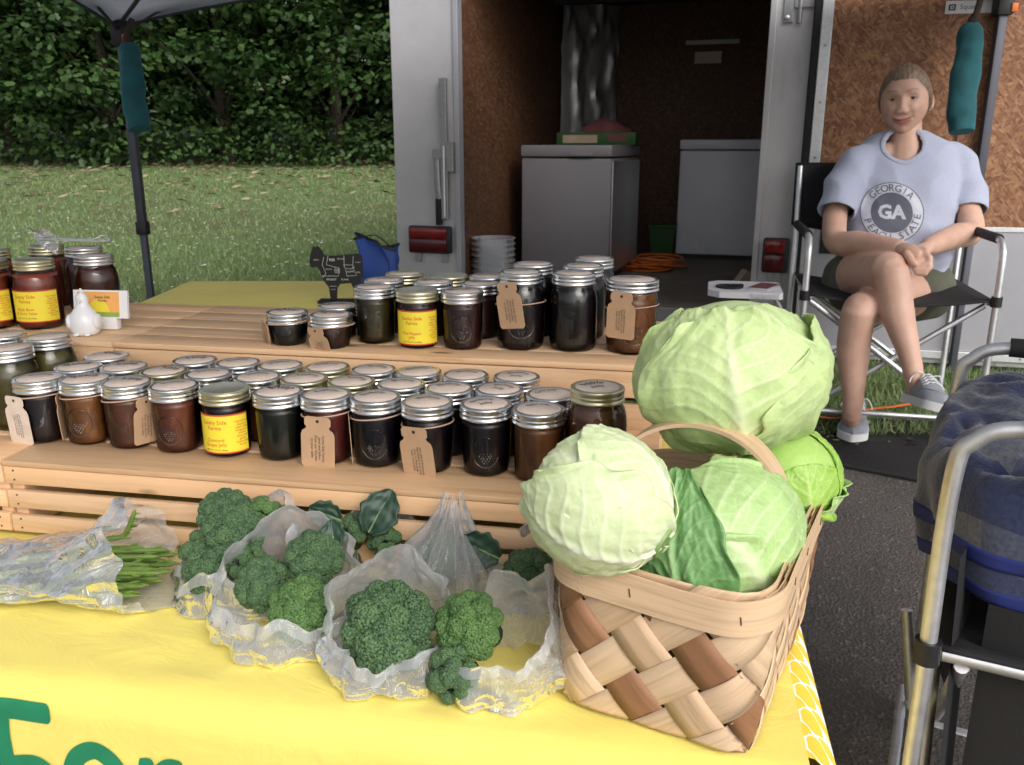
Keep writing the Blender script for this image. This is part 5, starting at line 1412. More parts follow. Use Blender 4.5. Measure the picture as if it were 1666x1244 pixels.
# directions are given as right / away / up
cabbage('cabbage', 'biggest pale green cabbage on top at the back of the basket', at(1190, 606, 0.955), 0.093, stem_dir((0.10, -0.30, -0.95), (0.25, -0.9, 0.2)),
        [(0.2, 1.5, 2.6, 0.001, 0.001), (2.3, 1.5, 2.7, 0.001, 0.001), (4.3, 1.5, 2.7, 0.001, 0.001), (5.5, 1.35, 2.5, 0.003, 0.003), (1.3, 1.3, 2.25, 0.004, 0.003), (-0.35, 1.15, 2.35, 0.004, 0.004)], ['cab_light', 'cab_light', 'cab_light', 'cab_light', 'cab_light', 'cab_light'], (1.13, 1.0, 0.90))
cabbage('cabbage', 'whitish cabbage with its stem end showing on the basket front corner', at(975, 812, 0.815), 0.066, stem_dir((0.78, -0.50, -0.38), (-0.1, -0.8, 0.6)),
        [(0.0, 1.5, 2.6, 0.001, 0.001), (2.1, 1.5, 2.7, 0.001, 0.001), (4.2, 1.5, 2.6, 0.002, 0.002), (1.0, 1.4, 2.2, 0.002, 0.002), (3.1, 1.3, 2.4, 0.002, 0.002), (5.2, 1.3, 2.5, 0.002, 0.003)], ['cab_white'] * 6, (1.0, 1.0, 1.03))
c3 = cabbage('cabbage', 'green cabbage with strong white ribs lying deep in the basket', at(1160, 878, 0.880), 0.084, stem_dir((0.55, -0.50, -0.62), (-0.1, -0.9, 0.4)),
        [(2.2, 1.5, 2.7, 0.001, 0.001), (4.1, 1.5, 2.7, 0.001, 0.001), (1.2, 1.4, 2.5, 0.002, 0.002), (5.3, 1.3, 2.4, 0.003, 0.003), (0.15, 1.45, 2.5, 0.002, 0.002)], ['cab_green', 'cab_green', 'cab_green', 'cab_green', 'cab_green'], (1.08, 1.0, 0.92))
me = leaf_mesh(77, 0.099, 0.62, 2.15, 0.008, 0.005, crinkle=1.3)
zL = Vector((0.10, 0.50, 0.85)).normalized(); tg_ = Vector((-0.50, -0.80, 0.25)); yL = -(tg_ - zL * tg_.dot(zL)).normalized(); xL = yL.cross(zL)
me.transform(Matrix(((xL.x, yL.x, zL.x, 0), (xL.y, yL.y, zL.y, 0), (xL.z, yL.z, zL.z, 0), (0, 0, 0, 1))))
o = put('outer_leaf', me, mt['cab_outer'], c3, False); o['label'] = 'dark green loose outer leaf'
sm = o.modifiers.new('t', 'SOLIDIFY'); sm.thickness = 0.001
cabbage('cabbage', 'small lime green cabbage behind the basket handle with a torn leaf edge', at(1283, 774, 0.985), 0.060, stem_dir((0.1, 0.4, -0.9), (0.1, -0.9, 0.3)),
        [(0.0, 1.5, 2.6, 0.001, 0.001), (2.1, 1.5, 2.7, 0.001, 0.001), (4.2, 1.5, 2.6, 0.002, 0.002), (0.4, 1.25, 1.75, 0.003, 0.004), (5.6, 1.2, 1.9, 0.003, 0.004)], ['cab_lime', 'cab_lime', 'cab_lime', 'cab_green', 'cab_lime'], (1.0, 1.0, 0.95))
cabbage('cabbage', 'cabbage lying at the bottom of the basket seen through the weave', bc + Vector((-0.015, 0.02, 0.075)), 0.062, stem_dir((0, 0, -1), (0, -1, 0)), [(0.0, 1.6, 2.6, 0.001, 0.001), (2.1, 1.6, 2.7, 0.001, 0.001), (4.2, 1.6, 2.6, 0.002, 0.002)], ['cab_green'])

# ------------------------------------------------------------------ broccoli
ICO = None
def ico():
    bm = bmesh.new(); bmesh.ops.create_icosphere(bm, subdivisions=1, radius=1.0)
    bm.verts.index_update(); V = np.array([q.co[:] for q in bm.verts]); F = np.array([[q.index for q in f.verts] for f in bm.faces]); bm.free(); return V, F
IV, IF = ico()
def broc_mesh(seed, nl, Rr, nb):
    r = np.random.default_rng(seed)
    # lobes spread over a dome
    L = []
    tries = 0
    while len(L) < nl and tries < 6000:
        tries += 1
        d = r.normal(size=3); d /= np.linalg.norm(d)
        if d[2] < -0.30: continue
        rr = Rr * (0.24 + 0.13 * r.random())
        p = d * (Rr - rr) * np.array([1, 1, 0.88])
        if all(np.linalg.norm(p - q[0]) > 0.62 * (rr + q[1]) for q in L): L.append((p, rr))
    C = []; Rb = []; T = []
    for p, rr in L:
        n = int(nb * rr ** 2 / (Rr * 0.3) ** 2)
        i = np.arange(n) + 0.5; phi = np.arccos(1 - 2 * i / n); th = math.pi * (1 + 5 ** 0.5) * i
        d = np.stack([np.cos(th) * np.sin(phi), np.sin(th) * np.sin(phi), np.cos(phi)], 1) + r.normal(size=(n, 3)) * 0.07
        d /= np.linalg.norm(d, axis=1)[:, None]
        bump_ = np.array([1 + 0.13 * nz(*(q * 3.1 + p * 60)) for q in d])
        q = p + d * rr * bump_[:, None]
        keep = np.array([(x @ p) > -0.2 * np.linalg.norm(p) * rr or True for x in d])
        out = (q * p).sum(1) / max(1e-6, np.linalg.norm(p))
        k2 = out > np.linalg.norm(p) - 0.55 * rr
        C.append(q[k2]); Rb.append(np.full(k2.sum(), 0.00185) * (0.75 + 0.55 * r.random(k2.sum()))); T.append(np.clip(0.28 + 0.22 * r.random() + 0.5 * (r.random(k2.sum()) - 0.35), 0, 1))
    C = np.concatenate(C); Rb = np.concatenate(Rb); T = np.concatenate(T)
    V = (C[:, None, :] + IV[None] * Rb[:, None, None]).reshape(-1, 3)
    F = (IF[None] + (np.arange(len(C)) * len(IV))[:, None, None]).reshape(-1, 3)
    m = MB()
    for p, rr in L:
        m.ball(tuple(p), rr * 0.97, None, 14, 10)
        m.tube([(p[0] * 0.2, p[1] * 0.2, -Rr * 0.75), tuple(p * 0.75)], [0.007, 0.005], 6)
    m.tube([(0, 0, -Rr * 1.15), (0, 0, -Rr * 0.45)], [0.016, 0.014], 12)
    return (V, F, np.repeat(T, len(IV))), m
BV = [broc_mesh(5, 34, 0.050, 560), broc_mesh(6, 22, 0.042, 520), broc_mesh(8, 13, 0.036, 480)]
BMS = [(numesh('bud_crown', *b[0][:2], mt['broc'], b[0][2], True), b[1].mesh('floret')) for b in BV]
BMB = [(numesh('bud_crown', *b[0][:2], mt['broc2'], b[0][2], True), None) for b in BV]
def broc(k, pos, dirv, s, label, bright=False, group=None, spin=0.0):
    h = thing('broccoli', label, 'broccoli', pos, 0, group)
    h.rotation_euler = (Vector(dirv).to_track_quat('Z', 'Y').to_matrix() @ Matrix.Rotation(spin, 3, 'Z')).to_euler(); h.scale = (s, s, s)
    put('bud_crown', (BMB if bright else BMS)[k][0], None, h, False)
    put('stalk', BMS[k][1], mt['stem'] if False else mt['bleaf'], h, False)
    return h
# plastic bags: c = centre of the mouth, ax = way the mouth faces, R radius, L length of the pouch behind it
def sack(label, c, ax, R0, L, seed, flare=1.15, rag=0.25, squash=0.8, upv=(0, 0, 1), close=0.30, floor=TZ + 0.004, group=None, cutoff=1.0):
    ax = Vector(ax).normalized(); up = Vector(upv); sd_ = ax.cross(up).normalized(); up = sd_.cross(ax).normalized()
    r = random.Random(seed); p1, p2, p3 = r.uniform(0, 6), r.uniform(0, 6), r.uniform(0, 6)
    def f(u, v):
        a = 2 * math.pi * u; t = v                                # t: 0 bottom of pouch .. 1 mouth
        prof = (close + (1 - close) * sstep(0, 0.22, t)) * (1 + 0.10 * math.sin(math.pi * min(1, t / 0.75)) - 0.10 * sstep(0.55, 0.9, t) + 0.10 * sstep(0.92, 1.0, t))
        ca, sa = math.cos(a), math.sin(a)
        fold = 0.040 * math.sin(7 * a + p1 + 2.2 * t) + 0.032 * math.sin(13 * a + p2 - 3 * t) + 0.012 * math.sin(23 * a + p3 + 4 * t) * (0.3 + t)
        cr = 0.12 * nz(ca * 1.6 + seed, sa * 1.6, t * 2.0) + 0.13 * (0.3 - abs(nz(ca * 2.6 + seed, sa * 2.6, t * 3.5))) + 0.07 * (0.3 - abs(nz(ca * 6 + seed, sa * 6, t * 8)))
        rr = R0 * prof * (1 + fold * (1.15 - 0.5 * t * (1 - t) * 2) + cr)
        ext = (min(t, 0.94) - 1) * L - 0.16 * R0 * sstep(0.93, 1.0, t) + R0 * (rag * (nz(ca * 1.3 + seed * 2, sa * 1.3, 5.0) * 1.5 + 0.07 * math.sin(9 * a + p2)) + 0.55 * max(0, sa)) * sstep(0.35, 1.0, t)
        p = c + ax * ext + sd_ * (rr * ca) + up * (rr * sa * squash)
        # at the table the plastic spreads instead of sinking in
        lo = floor + 0.0015 * abs(nz(p.x * 60, p.y * 60, 3))
        if p.z < lo:
            e = lo - p.z; p.z = lo; p += sd_ * (ca * e * 0.35)
        return p
    m = MB(); m.grid(f, 150, 70, wrapu=True)
    return m
def bagobj(label, group, *args, **kw):
    m = sack(label, *args, **kw)
    o = m.build('plastic_bag', mt['bag'], auto=False); return tag(o, label, 'plastic bag', group)
Z0 = TZ + 0.008
fwd = Vector((0.05, -0.75, 0.62))
# bag 3: one wide head facing the viewer
p3 = on(632, 1022, 0.715)
broc(0, p3, (0.0, -0.72, 0.70), 1.05, 'widest blue green broccoli head facing out of its bag', spin=0.4)
bagobj('clear bag open around the widest single broccoli head', None, p3 + Vector((0.002, 0.010, 0.010)), (0.04, -0.22, 0.95), 0.072, 0.066, 3, rag=0.24, squash=0.98, close=0.7)
# bag 2: three heads
p2 = on(470, 950, 0.72)
broc(1, p2 + Vector((0.026, 0.025, 0.020)), (0.05, -0.55, 0.8), 0.86, 'round broccoli head at the top of the bag with three heads', spin=1.0)
broc(1, p2 + Vector((-0.034, 0.008, -0.004)), (-0.3, -0.6, 0.7), 0.80, 'dark broccoli head at the side of the bag with three heads', spin=2.2)
broc(1, p2 + Vector((0.022, -0.032, -0.016)), (0.15, -0.75, 0.62), 0.92, 'bright green broccoli head lowest in the bag with three heads', True, spin=4.0)
bagobj('wide open clear bag holding three broccoli heads', None, p2 + Vector((0.002, -0.002, 0.006)), (0.02, -0.20, 0.95), 0.090, 0.070, 12, rag=0.22, squash=0.94, close=0.7)
# bag 4: head half wrapped
p4 = on(772, 1040, 0.712)
broc(1, p4 + Vector((-0.006, 0.012, 0.008)), (-0.55, -0.6, 0.6), 0.92, 'green broccoli head half wrapped in the bag against the basket', True, spin=0.2)
broc(2, p4 + Vector((-0.022, -0.034, -0.020)), (-0.5, -0.7, 0.4), 0.82, 'small dark broccoli head below the half wrapped one', spin=0.2)
bagobj('clear bag wrapped over the broccoli next to the basket', None, p4 + Vector((0.026, 0.004, 0.014)), (-0.25, -0.15, 0.90), 0.066, 0.072, 21, rag=0.40, squash=1.05, close=0.7)
# bag 1: heads piled at the left, mouth to the upper left
p1 = on(388, 868, 0.745)
for k, (dx, dy, dz, s, br) in enumerate(((-0.045, -0.010, -0.020, 0.80, False), (-0.002, -0.006, 0.006, 0.95, False), (0.030, 0.016, 0.022, 0.62, True), (-0.022, 0.022, 0.016, 0.85, False), (0.014, -0.030, -0.022, 0.75, False), (-0.028, -0.036, -0.034, 0.8, False))):
    broc(2 if k in (0, 2, 4) else 1, p1 + Vector((dx, dy, dz)), (-0.25 + 0.2 * k % 1, -0.55, 0.75), s, ('dark green broccoli head in the heap spilling from the bag by the asparagus' if not br else 'bright green little broccoli head on top of the heap by the asparagus'), br, None if br else 'broccoli heap by the asparagus', spin=k * 1.1)
bagobj('clear bag twisted under the heap of broccoli by the asparagus', None, p1 + Vector((-0.004, -0.006, -0.016)), (-0.12, -0.20, 0.92), 0.090, 0.078, 33, rag=0.28, squash=0.85, close=0.7)
# bags behind
p5 = on(612, 880, 0.715)
bagobj('clear bag with dark leaves behind the bag of three heads', None, p5, (0.1, -0.2, 0.8), 0.055, 0.07, 41, flare=1.0, rag=0.5, squash=0.9, close=0.55)
p6 = on(722, 890, 0.735)
broc(2, p6 + Vector((0, 0.01, -0.022)), (0, -0.4, 0.8), 0.95, 'broccoli head blurred inside the tall peaked bag', spin=1.0)
def peak(u, v):
    a = 2 * math.pi * u; ca, sa = math.cos(a), math.sin(a)
    h = v; rr = 0.062 * (1 - 0.80 * sstep(0.15, 1.0, h)) * (1 + 0.12 * math.sin(9 * a + 3 * h) + 0.10 * math.sin(17 * a - 2 * h) + 0.25 * nz(ca * 2, sa * 2, h * 3))
    p = Vector((p6.x, p6.y, TZ + 0.004)) + Vector((rr * ca + 0.012 * h, rr * sa * 0.8 + 0.015 * h, 0.128 * h + 0.012 * math.sin(3 * a) * h)); return p
m = MB(); m.grid(peak, 120, 50, wrapu=True); tag(m.build('plastic_bag', mt['bag'], auto=False), 'clear bag gathered into a tall peak behind the other bags', 'plastic bag')
p7 = on(835, 925, 0.70)
bagobj('clear bag with one dark leaf squeezed behind the basket corner', None, p7, (-0.1, -0.2, 0.8), 0.058, 0.07, 52, flare=1.0, rag=0.5, squash=0.9, close=0.55)
broc(1, p7 + Vector((0.02, 0.0, -0.006)), (0, -0.5, 0.8), 0.8, 'dark broccoli head in the bag behind the basket corner', spin=3.0)
def bleaf(c, d, s, bend, label):
    lf = thing('broccoli_leaf', label, 'leaf', c)
    d = Vector(d).normalized(); sd_ = d.cross(Vector((0, -1, 0.3))).normalized(); nn = sd_.cross(d).normalized()
    def f(u, v):
        x = (2 * u - 1); t = v
        wd = 0.42 * math.sin(math.pi * min(1, t * 0.9 + 0.06)) ** 0.7 * (1 + 0.08 * math.sin(t * 22 + x * 3))
        return d * (s * t) + sd_ * (s * wd * x) + nn * (s * (bend * t * t + 0.10 * abs(x) + 0.05 * nz(x * 3, t * 5, s * 99)))
    m = MB(); m.grid(f, 18, 24); o = m.build('blade', mt['bleaf'], lf, world=False, auto=False); o.modifiers.new('t', 'SOLIDIFY').thickness = 0.0008
    m = MB(); m.tube([f(0.5, i / 12) + nn * -0.0012 for i in range(13)], [0.0022 * (1.2 - i / 12) for i in range(13)], 6); m.build('midrib', mt['bvein'], lf, world=False)
    m = MB()
    return lf
bleaf(p5 + Vector((-0.008, -0.012, 0.018)), (0.45, 0.1, 0.8), 0.062, -0.25, 'broad dark broccoli leaf standing up from the bag behind')
bleaf(p5 + Vector((-0.045, 0.0, 0.030)), (-0.8, 0.1, 0.30), 0.045, 0.1, 'narrow dark broccoli leaf pointing towards the heap')
bleaf(p7 + Vector((-0.018, -0.012, 0.020)), (-0.75, 0.0, 0.42), 0.056, -0.1, 'smooth dark broccoli leaf by the basket corner')
bleaf(p2 + Vector((0.05, 0.03, 0.03)), (-0.1, 0.2, 0.8), 0.036, -0.2, 'curled dark leaf over the bag of three heads')
broc(2, p5 + Vector((-0.034, 0.006, 0.010)), (0, -0.5, 0.8), 0.7, 'small broccoli head beside the broad upright leaf', spin=2.0)
broc(2, p5 + Vector((0.012, 0.0, -0.002)), (0, -0.5, 0.8), 0.66, 'small broccoli head under the broad upright leaf', spin=3.0)

# ------------------------------------------------------------------ asparagus
ra = random.Random(4)
a0, a1 = on(10, 952, Z0), on(262, 945, Z0 + 0.01)
axd = (a1 - a0); axl = axd.length; axd.normalize(); axs = axd.cross(Vector((0, 0, 1)))
for i in range(26):
    k = i % 9; lay = i // 9
    off = axs * ((k - 4) * 0.0085 + ra.uniform(-0.003, 0.003)); st0 = ra.uniform(-0.05, 0.02)
    b = a0 - axd * 0.09 + axd * st0 + off + Vector((0, 0, 0.003 + lay * 0.010)); e = a0 + axd * (axl - 0.01 + ra.uniform(-0.03, 0.028)) + off * 1.15 + Vector((0, 0, 0.002 + lay * 0.011 + ra.uniform(-0.002, 0.008)))
    if i == 20: e = e - axd * 0.05 + Vector((0, 0, 0.062))
    if i == 20: b = b + axd * 0.22
    if i == 14: e = e + axs * 0.03
    sp2 = thing('asparagus_spear', 'long green asparagus spear in the clear bag' if i != 20 else 'asparagus spear sticking up out of the bunch', 'asparagus', b, 0, None if i == 20 else 'asparagus bunch in its bag')
    P = smoothpath([b, b.lerp(e, 0.4), b.lerp(e, 0.75) + Vector((0, 0, 0.002)) - (Vector((0, 0, 0.02)) if i == 20 else Vector()), e], 6)
    rad = [0.0042 - 0.0012 * t for t in [q / (len(P) - 1) for q in range(len(P))]]
    rad[-1] = 0.0006; rad[-2] = 0.0026
    m = MB(); m.tube(P, rad, 8); m.build('stalk', mt['asp'], sp2)
    cut = len(P) // 3
    m = MB(); m.tube(P[:cut], [r * 1.06 for r in rad[:cut]], 8); m.build('butt', mt['asp2'], sp2)
    m = MB()
    for q in range(8):
        t = 0.62 + 0.36 * q / 8; pp = P[min(len(P) - 2, int(t * (len(P) - 1)))]; a = q * 2.4
        tip = axd * 0.010 + axs * 0.0022 * math.cos(a) + Vector((0, 0, 0.0022 * math.sin(a)))
        o_ = axs * 0.0026 * math.cos(a) + Vector((0, 0, 0.0026 * math.sin(a)))
        m.tube([pp + o_ - axd * 0.002, pp + o_ * 1.25 + tip * 0.5, pp + o_ * 0.9 + tip], [0.0012, 0.0018, 0.0003], 5)
    m.build('scales', mt['asp'], sp2)
def aspbag(u, v):
    a = 2 * math.pi * u; ca, sa = math.cos(a), math.sin(a); t = v
    L = axl + 0.15; c = a0 - axd * 0.16 + axd * (L * t) + Vector((0, 0, 0.018 + 0.010 * t))
    wr = 0.068 + 0.010 * sstep(0.55, 1, t); hr = 0.028 + 0.030 * sstep(0.62, 1.0, t)
    k = 1 + 0.10 * math.sin(6 * a + 9 * t) + 0.07 * math.sin(14 * a - 7 * t) + 0.24 * nz(ca * 2, sa * 2, t * 8) + 0.10 * nz(ca * 6, sa * 6, t * 18)
    rag = axd * (0.035 * nz(ca * 1.6, sa * 1.6, 3) * sstep(0.7, 1, t) + 0.028 * sstep(0.6, 1, t) * sa * -1)
    p = c + axs * (wr * ca * k) + Vector((0, 0, hr * sa * k + 0.012 * sstep(0.75, 1, t) * (sa > 0))) + rag
    if p.z < TZ + 0.005: p.z = TZ + 0.005 + 0.001 * abs(nz(p.x * 60, p.y * 60))
    return p
m = MB(); m.grid(aspbag, 130, 110, wrapu=True)
tag(m.build('plastic_bag', mt['bag'], auto=False), 'long clear bag around the asparagus bunch', 'plastic bag')
# ------------------------------------------------------------------ director chairs
def chair_at(label, o, yaw, hw, arm, seat, back, fy, by, brace=True, table=False):
    ch = thing('directors_chair', label, 'chair', o, yaw)
    r = 0.0118
    for s in (-1, 1):
        x = s * hw
        m = MB(); m.tube(smoothpath([(x, fy, 0.012), (x, fy, arm * 0.5), (x, fy, arm - 0.09), (x, fy + 0.02, arm - 0.025), (x, fy + 0.085, arm), (x, 0.05, arm), (x, by, arm)], 6), r, 12); fr = m.build('arm_tube', mt['alu'], ch, world=False)
        m = MB(); m.tube([(x, fy + 0.075, arm + 0.001), (x, by - 0.04, arm + 0.001)], 0.0175, 12); m.build('arm_pad', mt['rubber'], fr, world=False)
        m = MB(); m.tube([(x, by, 0.012), (x, by, arm + 0.02), (x, by + 0.05, back)], r, 12); m.build('back_post', mt['alu'], ch, world=False)
        m = MB(); m.tube([(x, fy - 0.03, 0.014), (x, by + 0.04, 0.014)], 0.012, 10); m.build('floor_rail', mt['alu'], ch, world=False)
        for z in (seat - 0.01, 0.06):
            m = MB(); m.tube([(x, fy, z), (x, fy, z + 0.035)], 0.0185, 12); m.build('joint', mt['black'], fr, world=False)
        m = MB(); m.tube([(x * 0.94, fy + 0.02, seat), (x * 0.94, by - 0.01, seat)], 0.011, 10); m.build('seat_rail', mt['alu'], ch, world=False)
        if brace:
            for y in (fy + 0.035, by - 0.03):
                m = MB(); m.tube([(x * 0.93, y + s * 0.012, seat - 0.015), (-x * 0.95, y + s * 0.012, 0.05)], 0.0105, 10); m.build('cross_brace', mt['alu'], ch, world=False)
    m = MB(); m.tube([(-hw, fy - 0.02, 0.085), (hw, fy - 0.02, 0.085)], 0.010, 10); m.build('front_rail', mt['alu'], ch, world=False)
    m = MB(); m.grid(lambda u, v: ((2 * u - 1) * hw * 0.97, fy + 0.0 + (by - fy) * v, seat + 0.014 - 0.030 * (1 - (2 * u - 1) ** 2)), 16, 10)
    q = m.build('seat', mt['blackcloth'], ch, world=False, auto=False); q.modifiers.new('t', 'SOLIDIFY').thickness = 0.006
    m = MB(); m.grid(lambda u, v: ((2 * u - 1) * (hw + 0.016), by + 0.012 + 0.035 * v + 0.045 * (1 - (2 * u - 1) ** 2), back - 0.235 + 0.25 * v - 0.06 * (1 - v) * (1 - abs(2 * u - 1)) ), 18, 10)
    q = m.build('backrest', mt['blackcloth'], ch, world=False, auto=False); q.modifiers.new('t', 'SOLIDIFY').thickness = 0.012
    return ch
co_ = at(1424, 600, 3.35); co_.z = 0
CY = -R(13)
cg = ground(co_.y) + 0.012
pc = chair_at('aluminium framed black director chair under the seated person', (co_.x, co_.y, cg), CY, 0.315, 0.715, 0.50, 0.945, -0.26, 0.29)
Lc = Matrix.Translation((co_.x, co_.y, cg)) @ Matrix.Rotation(CY, 4, 'Z')
# its fold out side table
ti = Lc.inverted() @ at(1212, 466, 3.10)
tx, ty, tz = ti
m = MB(); prof = [(-0.13, -0.09), (-0.09, -0.13), (0.115, -0.13), (0.125, -0.115), (0.125, 0.115), (0.115, 0.13), (-0.09, 0.13), (-0.13, 0.09)]
m.v = [(tx + a, ty + b, tz - 0.022) for a, b in prof] + [(tx + a, ty + b, tz) for a, b in prof]
m.f = [tuple(range(7, -1, -1)), tuple(range(8, 16))] + [(i, (i+1) % 8, (i+1) % 8 + 8, i + 8) for i in range(8)]
o = m.build('side_table', mt['sole'], pc, world=False, smooth=False)
MB().box((tx + 0.02, ty - 0.134, tz - 0.02), (tx + 0.11, ty - 0.1305, tz - 0.004)).build('hinge_plate', mt['alu'], o, world=False)
m = MB(); m.tube([(tx + 0.10, ty - 0.10, tz - 0.023), (-0.315, ty - 0.02, 0.34)], 0.006, 8); m.build('strut', mt['alu'], o, world=False)
phw = Lc @ Vector((tx + 0.065, ty - 0.015, tz + 0.0005))
ph = thing('mobile_phone', 'pink and silver phone lying on the white side table', 'phone', phw, R(-35))
MB().box((-0.036, -0.072, 0), (0.036, 0.072, 0.008), None, 0.003).build('body', mt['alu'], ph, world=False)
MB().box((-0.033, -0.066, 0.0081), (0.033, 0.066, 0.0086)).build('screen', mt['boxred'], ph, world=False)
sgw = Lc @ Vector((tx - 0.055, ty - 0.03, tz + 0.0005))
sn = thing('cup_holder_insert', 'round black rubber cup coaster on the white side table', 'coaster', sgw)
m = MB(); m.lathe([(1e-6, 0), (0.048, 0), (0.050, 0.003), (0.048, 0.006), (0.036, 0.006), (0.034, 0.002), (1e-6, 0.002)], 28); m.build('ring', mt['rubber'], sn, world=False)
MB().box((0.0, -0.012, 0.0061), (0.05, 0.012, 0.012), None, 0.003).build('tab', mt['rubber'], sn, world=False)

# black mesh mat on the ground under the feet, orange strap on the grass
ma = [on(1255, 676, ground(3.2) + .01), on(1560, 690, ground(3.15) + .01), on(1560, 790, ground(2.7) + .01), on(1300, 742, ground(2.9) + .01)]
def matp(u, v, dz=0.006):
    p = ma[0].lerp(ma[1], u).lerp(ma[3].lerp(ma[2], u), v)
    return Vector((p.x, p.y, ground(p.y) + dz + 0.004 * max(0, nz(p.x * 9, p.y * 9))))
mm_ = thing('mesh_mat', 'black mesh mat with corded edge on the ground under the feet', 'mat', matp(0.5, 0.5, 0))
m = MB(); m.grid(matp, 30, 12); m.build('netting', mt['mesh'], mm_, auto=False)
m = MB(); ed = [matp(i / 12, 0, 0.012) for i in range(13)] + [matp(1, i / 6, 0.012) for i in range(1, 7)] + [matp(1 - i / 12, 1, 0.012) for i in range(1, 13)] + [matp(0, 1 - i / 6, 0.012) for i in range(1, 7)]
m.tube(ed, 0.007, 6); m.build('corded_edge', mt['rubber'], mm_)
m = MB(); P = []
for px, py in ((1230, 676), (1290, 676), (1360, 684), (1410, 672), (1450, 668), (1490, 664), (1560, 668)):
    p = on(px, py, ground(3.3) + 0.012); P.append(Vector((p.x, p.y, ground(p.y) + 0.03)))
m.tube(smoothpath(P, 6), 0.010, 8, flat=0.35)
tag(m.build('webbing_strap', mt['orangecord']), 'orange webbing strap lying in the grass behind the feet', 'strap')

# ------------------------------------------------------------------ the seated person
def P_(x, y, d): return at(x, y, d)
def limb(m, pts, rad, n=16, sub=6, flat=1.0):
    pts = smoothpath(pts, sub); rad = lerpseq(rad, sub)
    a, b = pts[0] - (pts[1] - pts[0]).normalized() * rad[0] * 0.6, pts[-1] + (pts[-1] - pts[-2]).normalized() * rad[-1] * 0.6
    m.tube([a] + pts + [b], [rad[0] * 0.55] + rad + [rad[-1] * 0.55], n, flat=flat)
def remeshed(m, name, vox, smooth=4, fac=0.5):
    me = m.mesh(name); o = bpy.data.objects.new(name, me); COL.objects.link(o)
    r = o.modifiers.new('r', 'REMESH'); r.mode = 'VOXEL'; r.voxel_size = vox
    s = o.modifiers.new('s', 'SMOOTH'); s.iterations = smooth; s.factor = fac
    dg = bpy.context.evaluated_depsgraph_get(); out = bpy.data.meshes.new_from_object(o.evaluated_get(dg))
    bpy.data.objects.remove(o); bpy.data.meshes.remove(me)
    out.polygons.foreach_set('use_smooth', [True] * len(out.polygons))
    return out
body = MB()
limb(body, [P_(1445, 455, 3.42), P_(1455, 390, 3.43), P_(1468, 300, 3.43), P_(1470, 262, 3.42)], [0.13, 0.11, 0.115, 0.085], 20)
limb(body, [P_(1471, 262, 3.41), P_(1472, 232, 3.40), P_(1474, 195, 3.40)], [0.088, 0.063, 0.058], 18)
limb(body, [P_(1390, 264, 3.42), P_(1471, 250, 3.42), P_(1556, 260, 3.42)], [0.050, 0.055, 0.050], 16)
SL, EL, WL = P_(1385, 276, 3.43), P_(1359, 390, 3.30), P_(1466, 404, 3.03)
limb(body, [SL, SL.lerp(EL, 0.45) + Vector((-0.016, 0.022, 0)), EL, EL.lerp(WL, 0.35) + Vector((0, 0, -0.002)), EL.lerp(WL, 0.7), WL], [0.044, 0.046, 0.046, 0.048, 0.040, 0.031])
SR, ER, WR = P_(1552, 270, 3.40), P_(1581, 374, 3.28), P_(1508, 402, 3.06)
limb(body, [SR, SR.lerp(ER, 0.45), ER, ER.lerp(WR, 0.35), ER.lerp(WR, 0.7), WR], [0.048, 0.050, 0.046, 0.048, 0.040, 0.031])
# crossing leg (over) and standing leg (under)
H1, K1, A1 = P_(1388, 458, 3.40), P_(1449, 438, 2.97), P_(1487, 612, 2.90)
limb(body, [H1, H1.lerp(K1, 0.35) + Vector((0, 0, 0.012)), H1.lerp(K1, 0.75), K1], [0.105, 0.098, 0.076, 0.062], 20)
limb(body, [K1, K1.lerp(A1, 0.25) + Vector((0.004, 0.02, 0)), K1.lerp(A1, 0.45) + Vector((0.0, 0.022, 0)), K1.lerp(A1, 0.78), A1], [0.058, 0.057, 0.055, 0.037, 0.032], 18)
H2, K2, A2 = P_(1500, 470, 3.40), P_(1397, 505, 3.02), P_(1386, 672, 3.10)
limb(body, [H2, H2.lerp(K2, 0.4), H2.lerp(K2, 0.8), K2], [0.100, 0.090, 0.070, 0.060], 20)
limb(body, [K2 + Vector((0, 0, 0.004)), K2.lerp(A2, 0.25) + Vector((0, 0.02, 0)), K2.lerp(A2, 0.45) + Vector((0, 0.024, 0)), K2.lerp(A2, 0.8), A2], [0.057, 0.059, 0.057, 0.038, 0.033], 18)
limb(body, [A2, P_(1387, 684, 3.135)], [0.034, 0.030]); limb(body, [A1, P_(1491, 640, 2.91)], [0.033, 0.030])
bme = remeshed(body, 'body', 0.006, 6)
# hands at a finer grain
hands = MB()
hc = [WL, P_(1482, 409, 2.985), P_(1497, 415, 2.965)]
limb(hands, hc, [0.029, 0.034, 0.036], 14, flat=0.8)
kn = [P_(1505, 408, 2.945), P_(1510, 417, 2.935), P_(1509, 427, 2.935), P_(1503, 435, 2.94)]
for i, k in enumerate(kn):
    base = P_(1490 + 1.5 * i, 410 + 6 * i, 2.965)
    mid = k + Vector((-0.004 + 0.002 * i, -0.010, -0.026 + 0.003 * i)); tip = P_(1484 + 2 * i, 428 + 5 * i, 2.945)
    limb(hands, [base, k, mid, tip], [0.0135, 0.0128, 0.0115, 0.0095], 10, 4)
limb(hands, [P_(1474, 412, 2.965), P_(1482, 424, 2.935), P_(1490, 430, 2.925)], [0.0135, 0.0125, 0.010], 10, 4)
limb(hands, [WR, P_(1492, 412, 3.00), P_(1480, 424, 2.985)], [0.029, 0.033, 0.030], 14, flat=0.75)
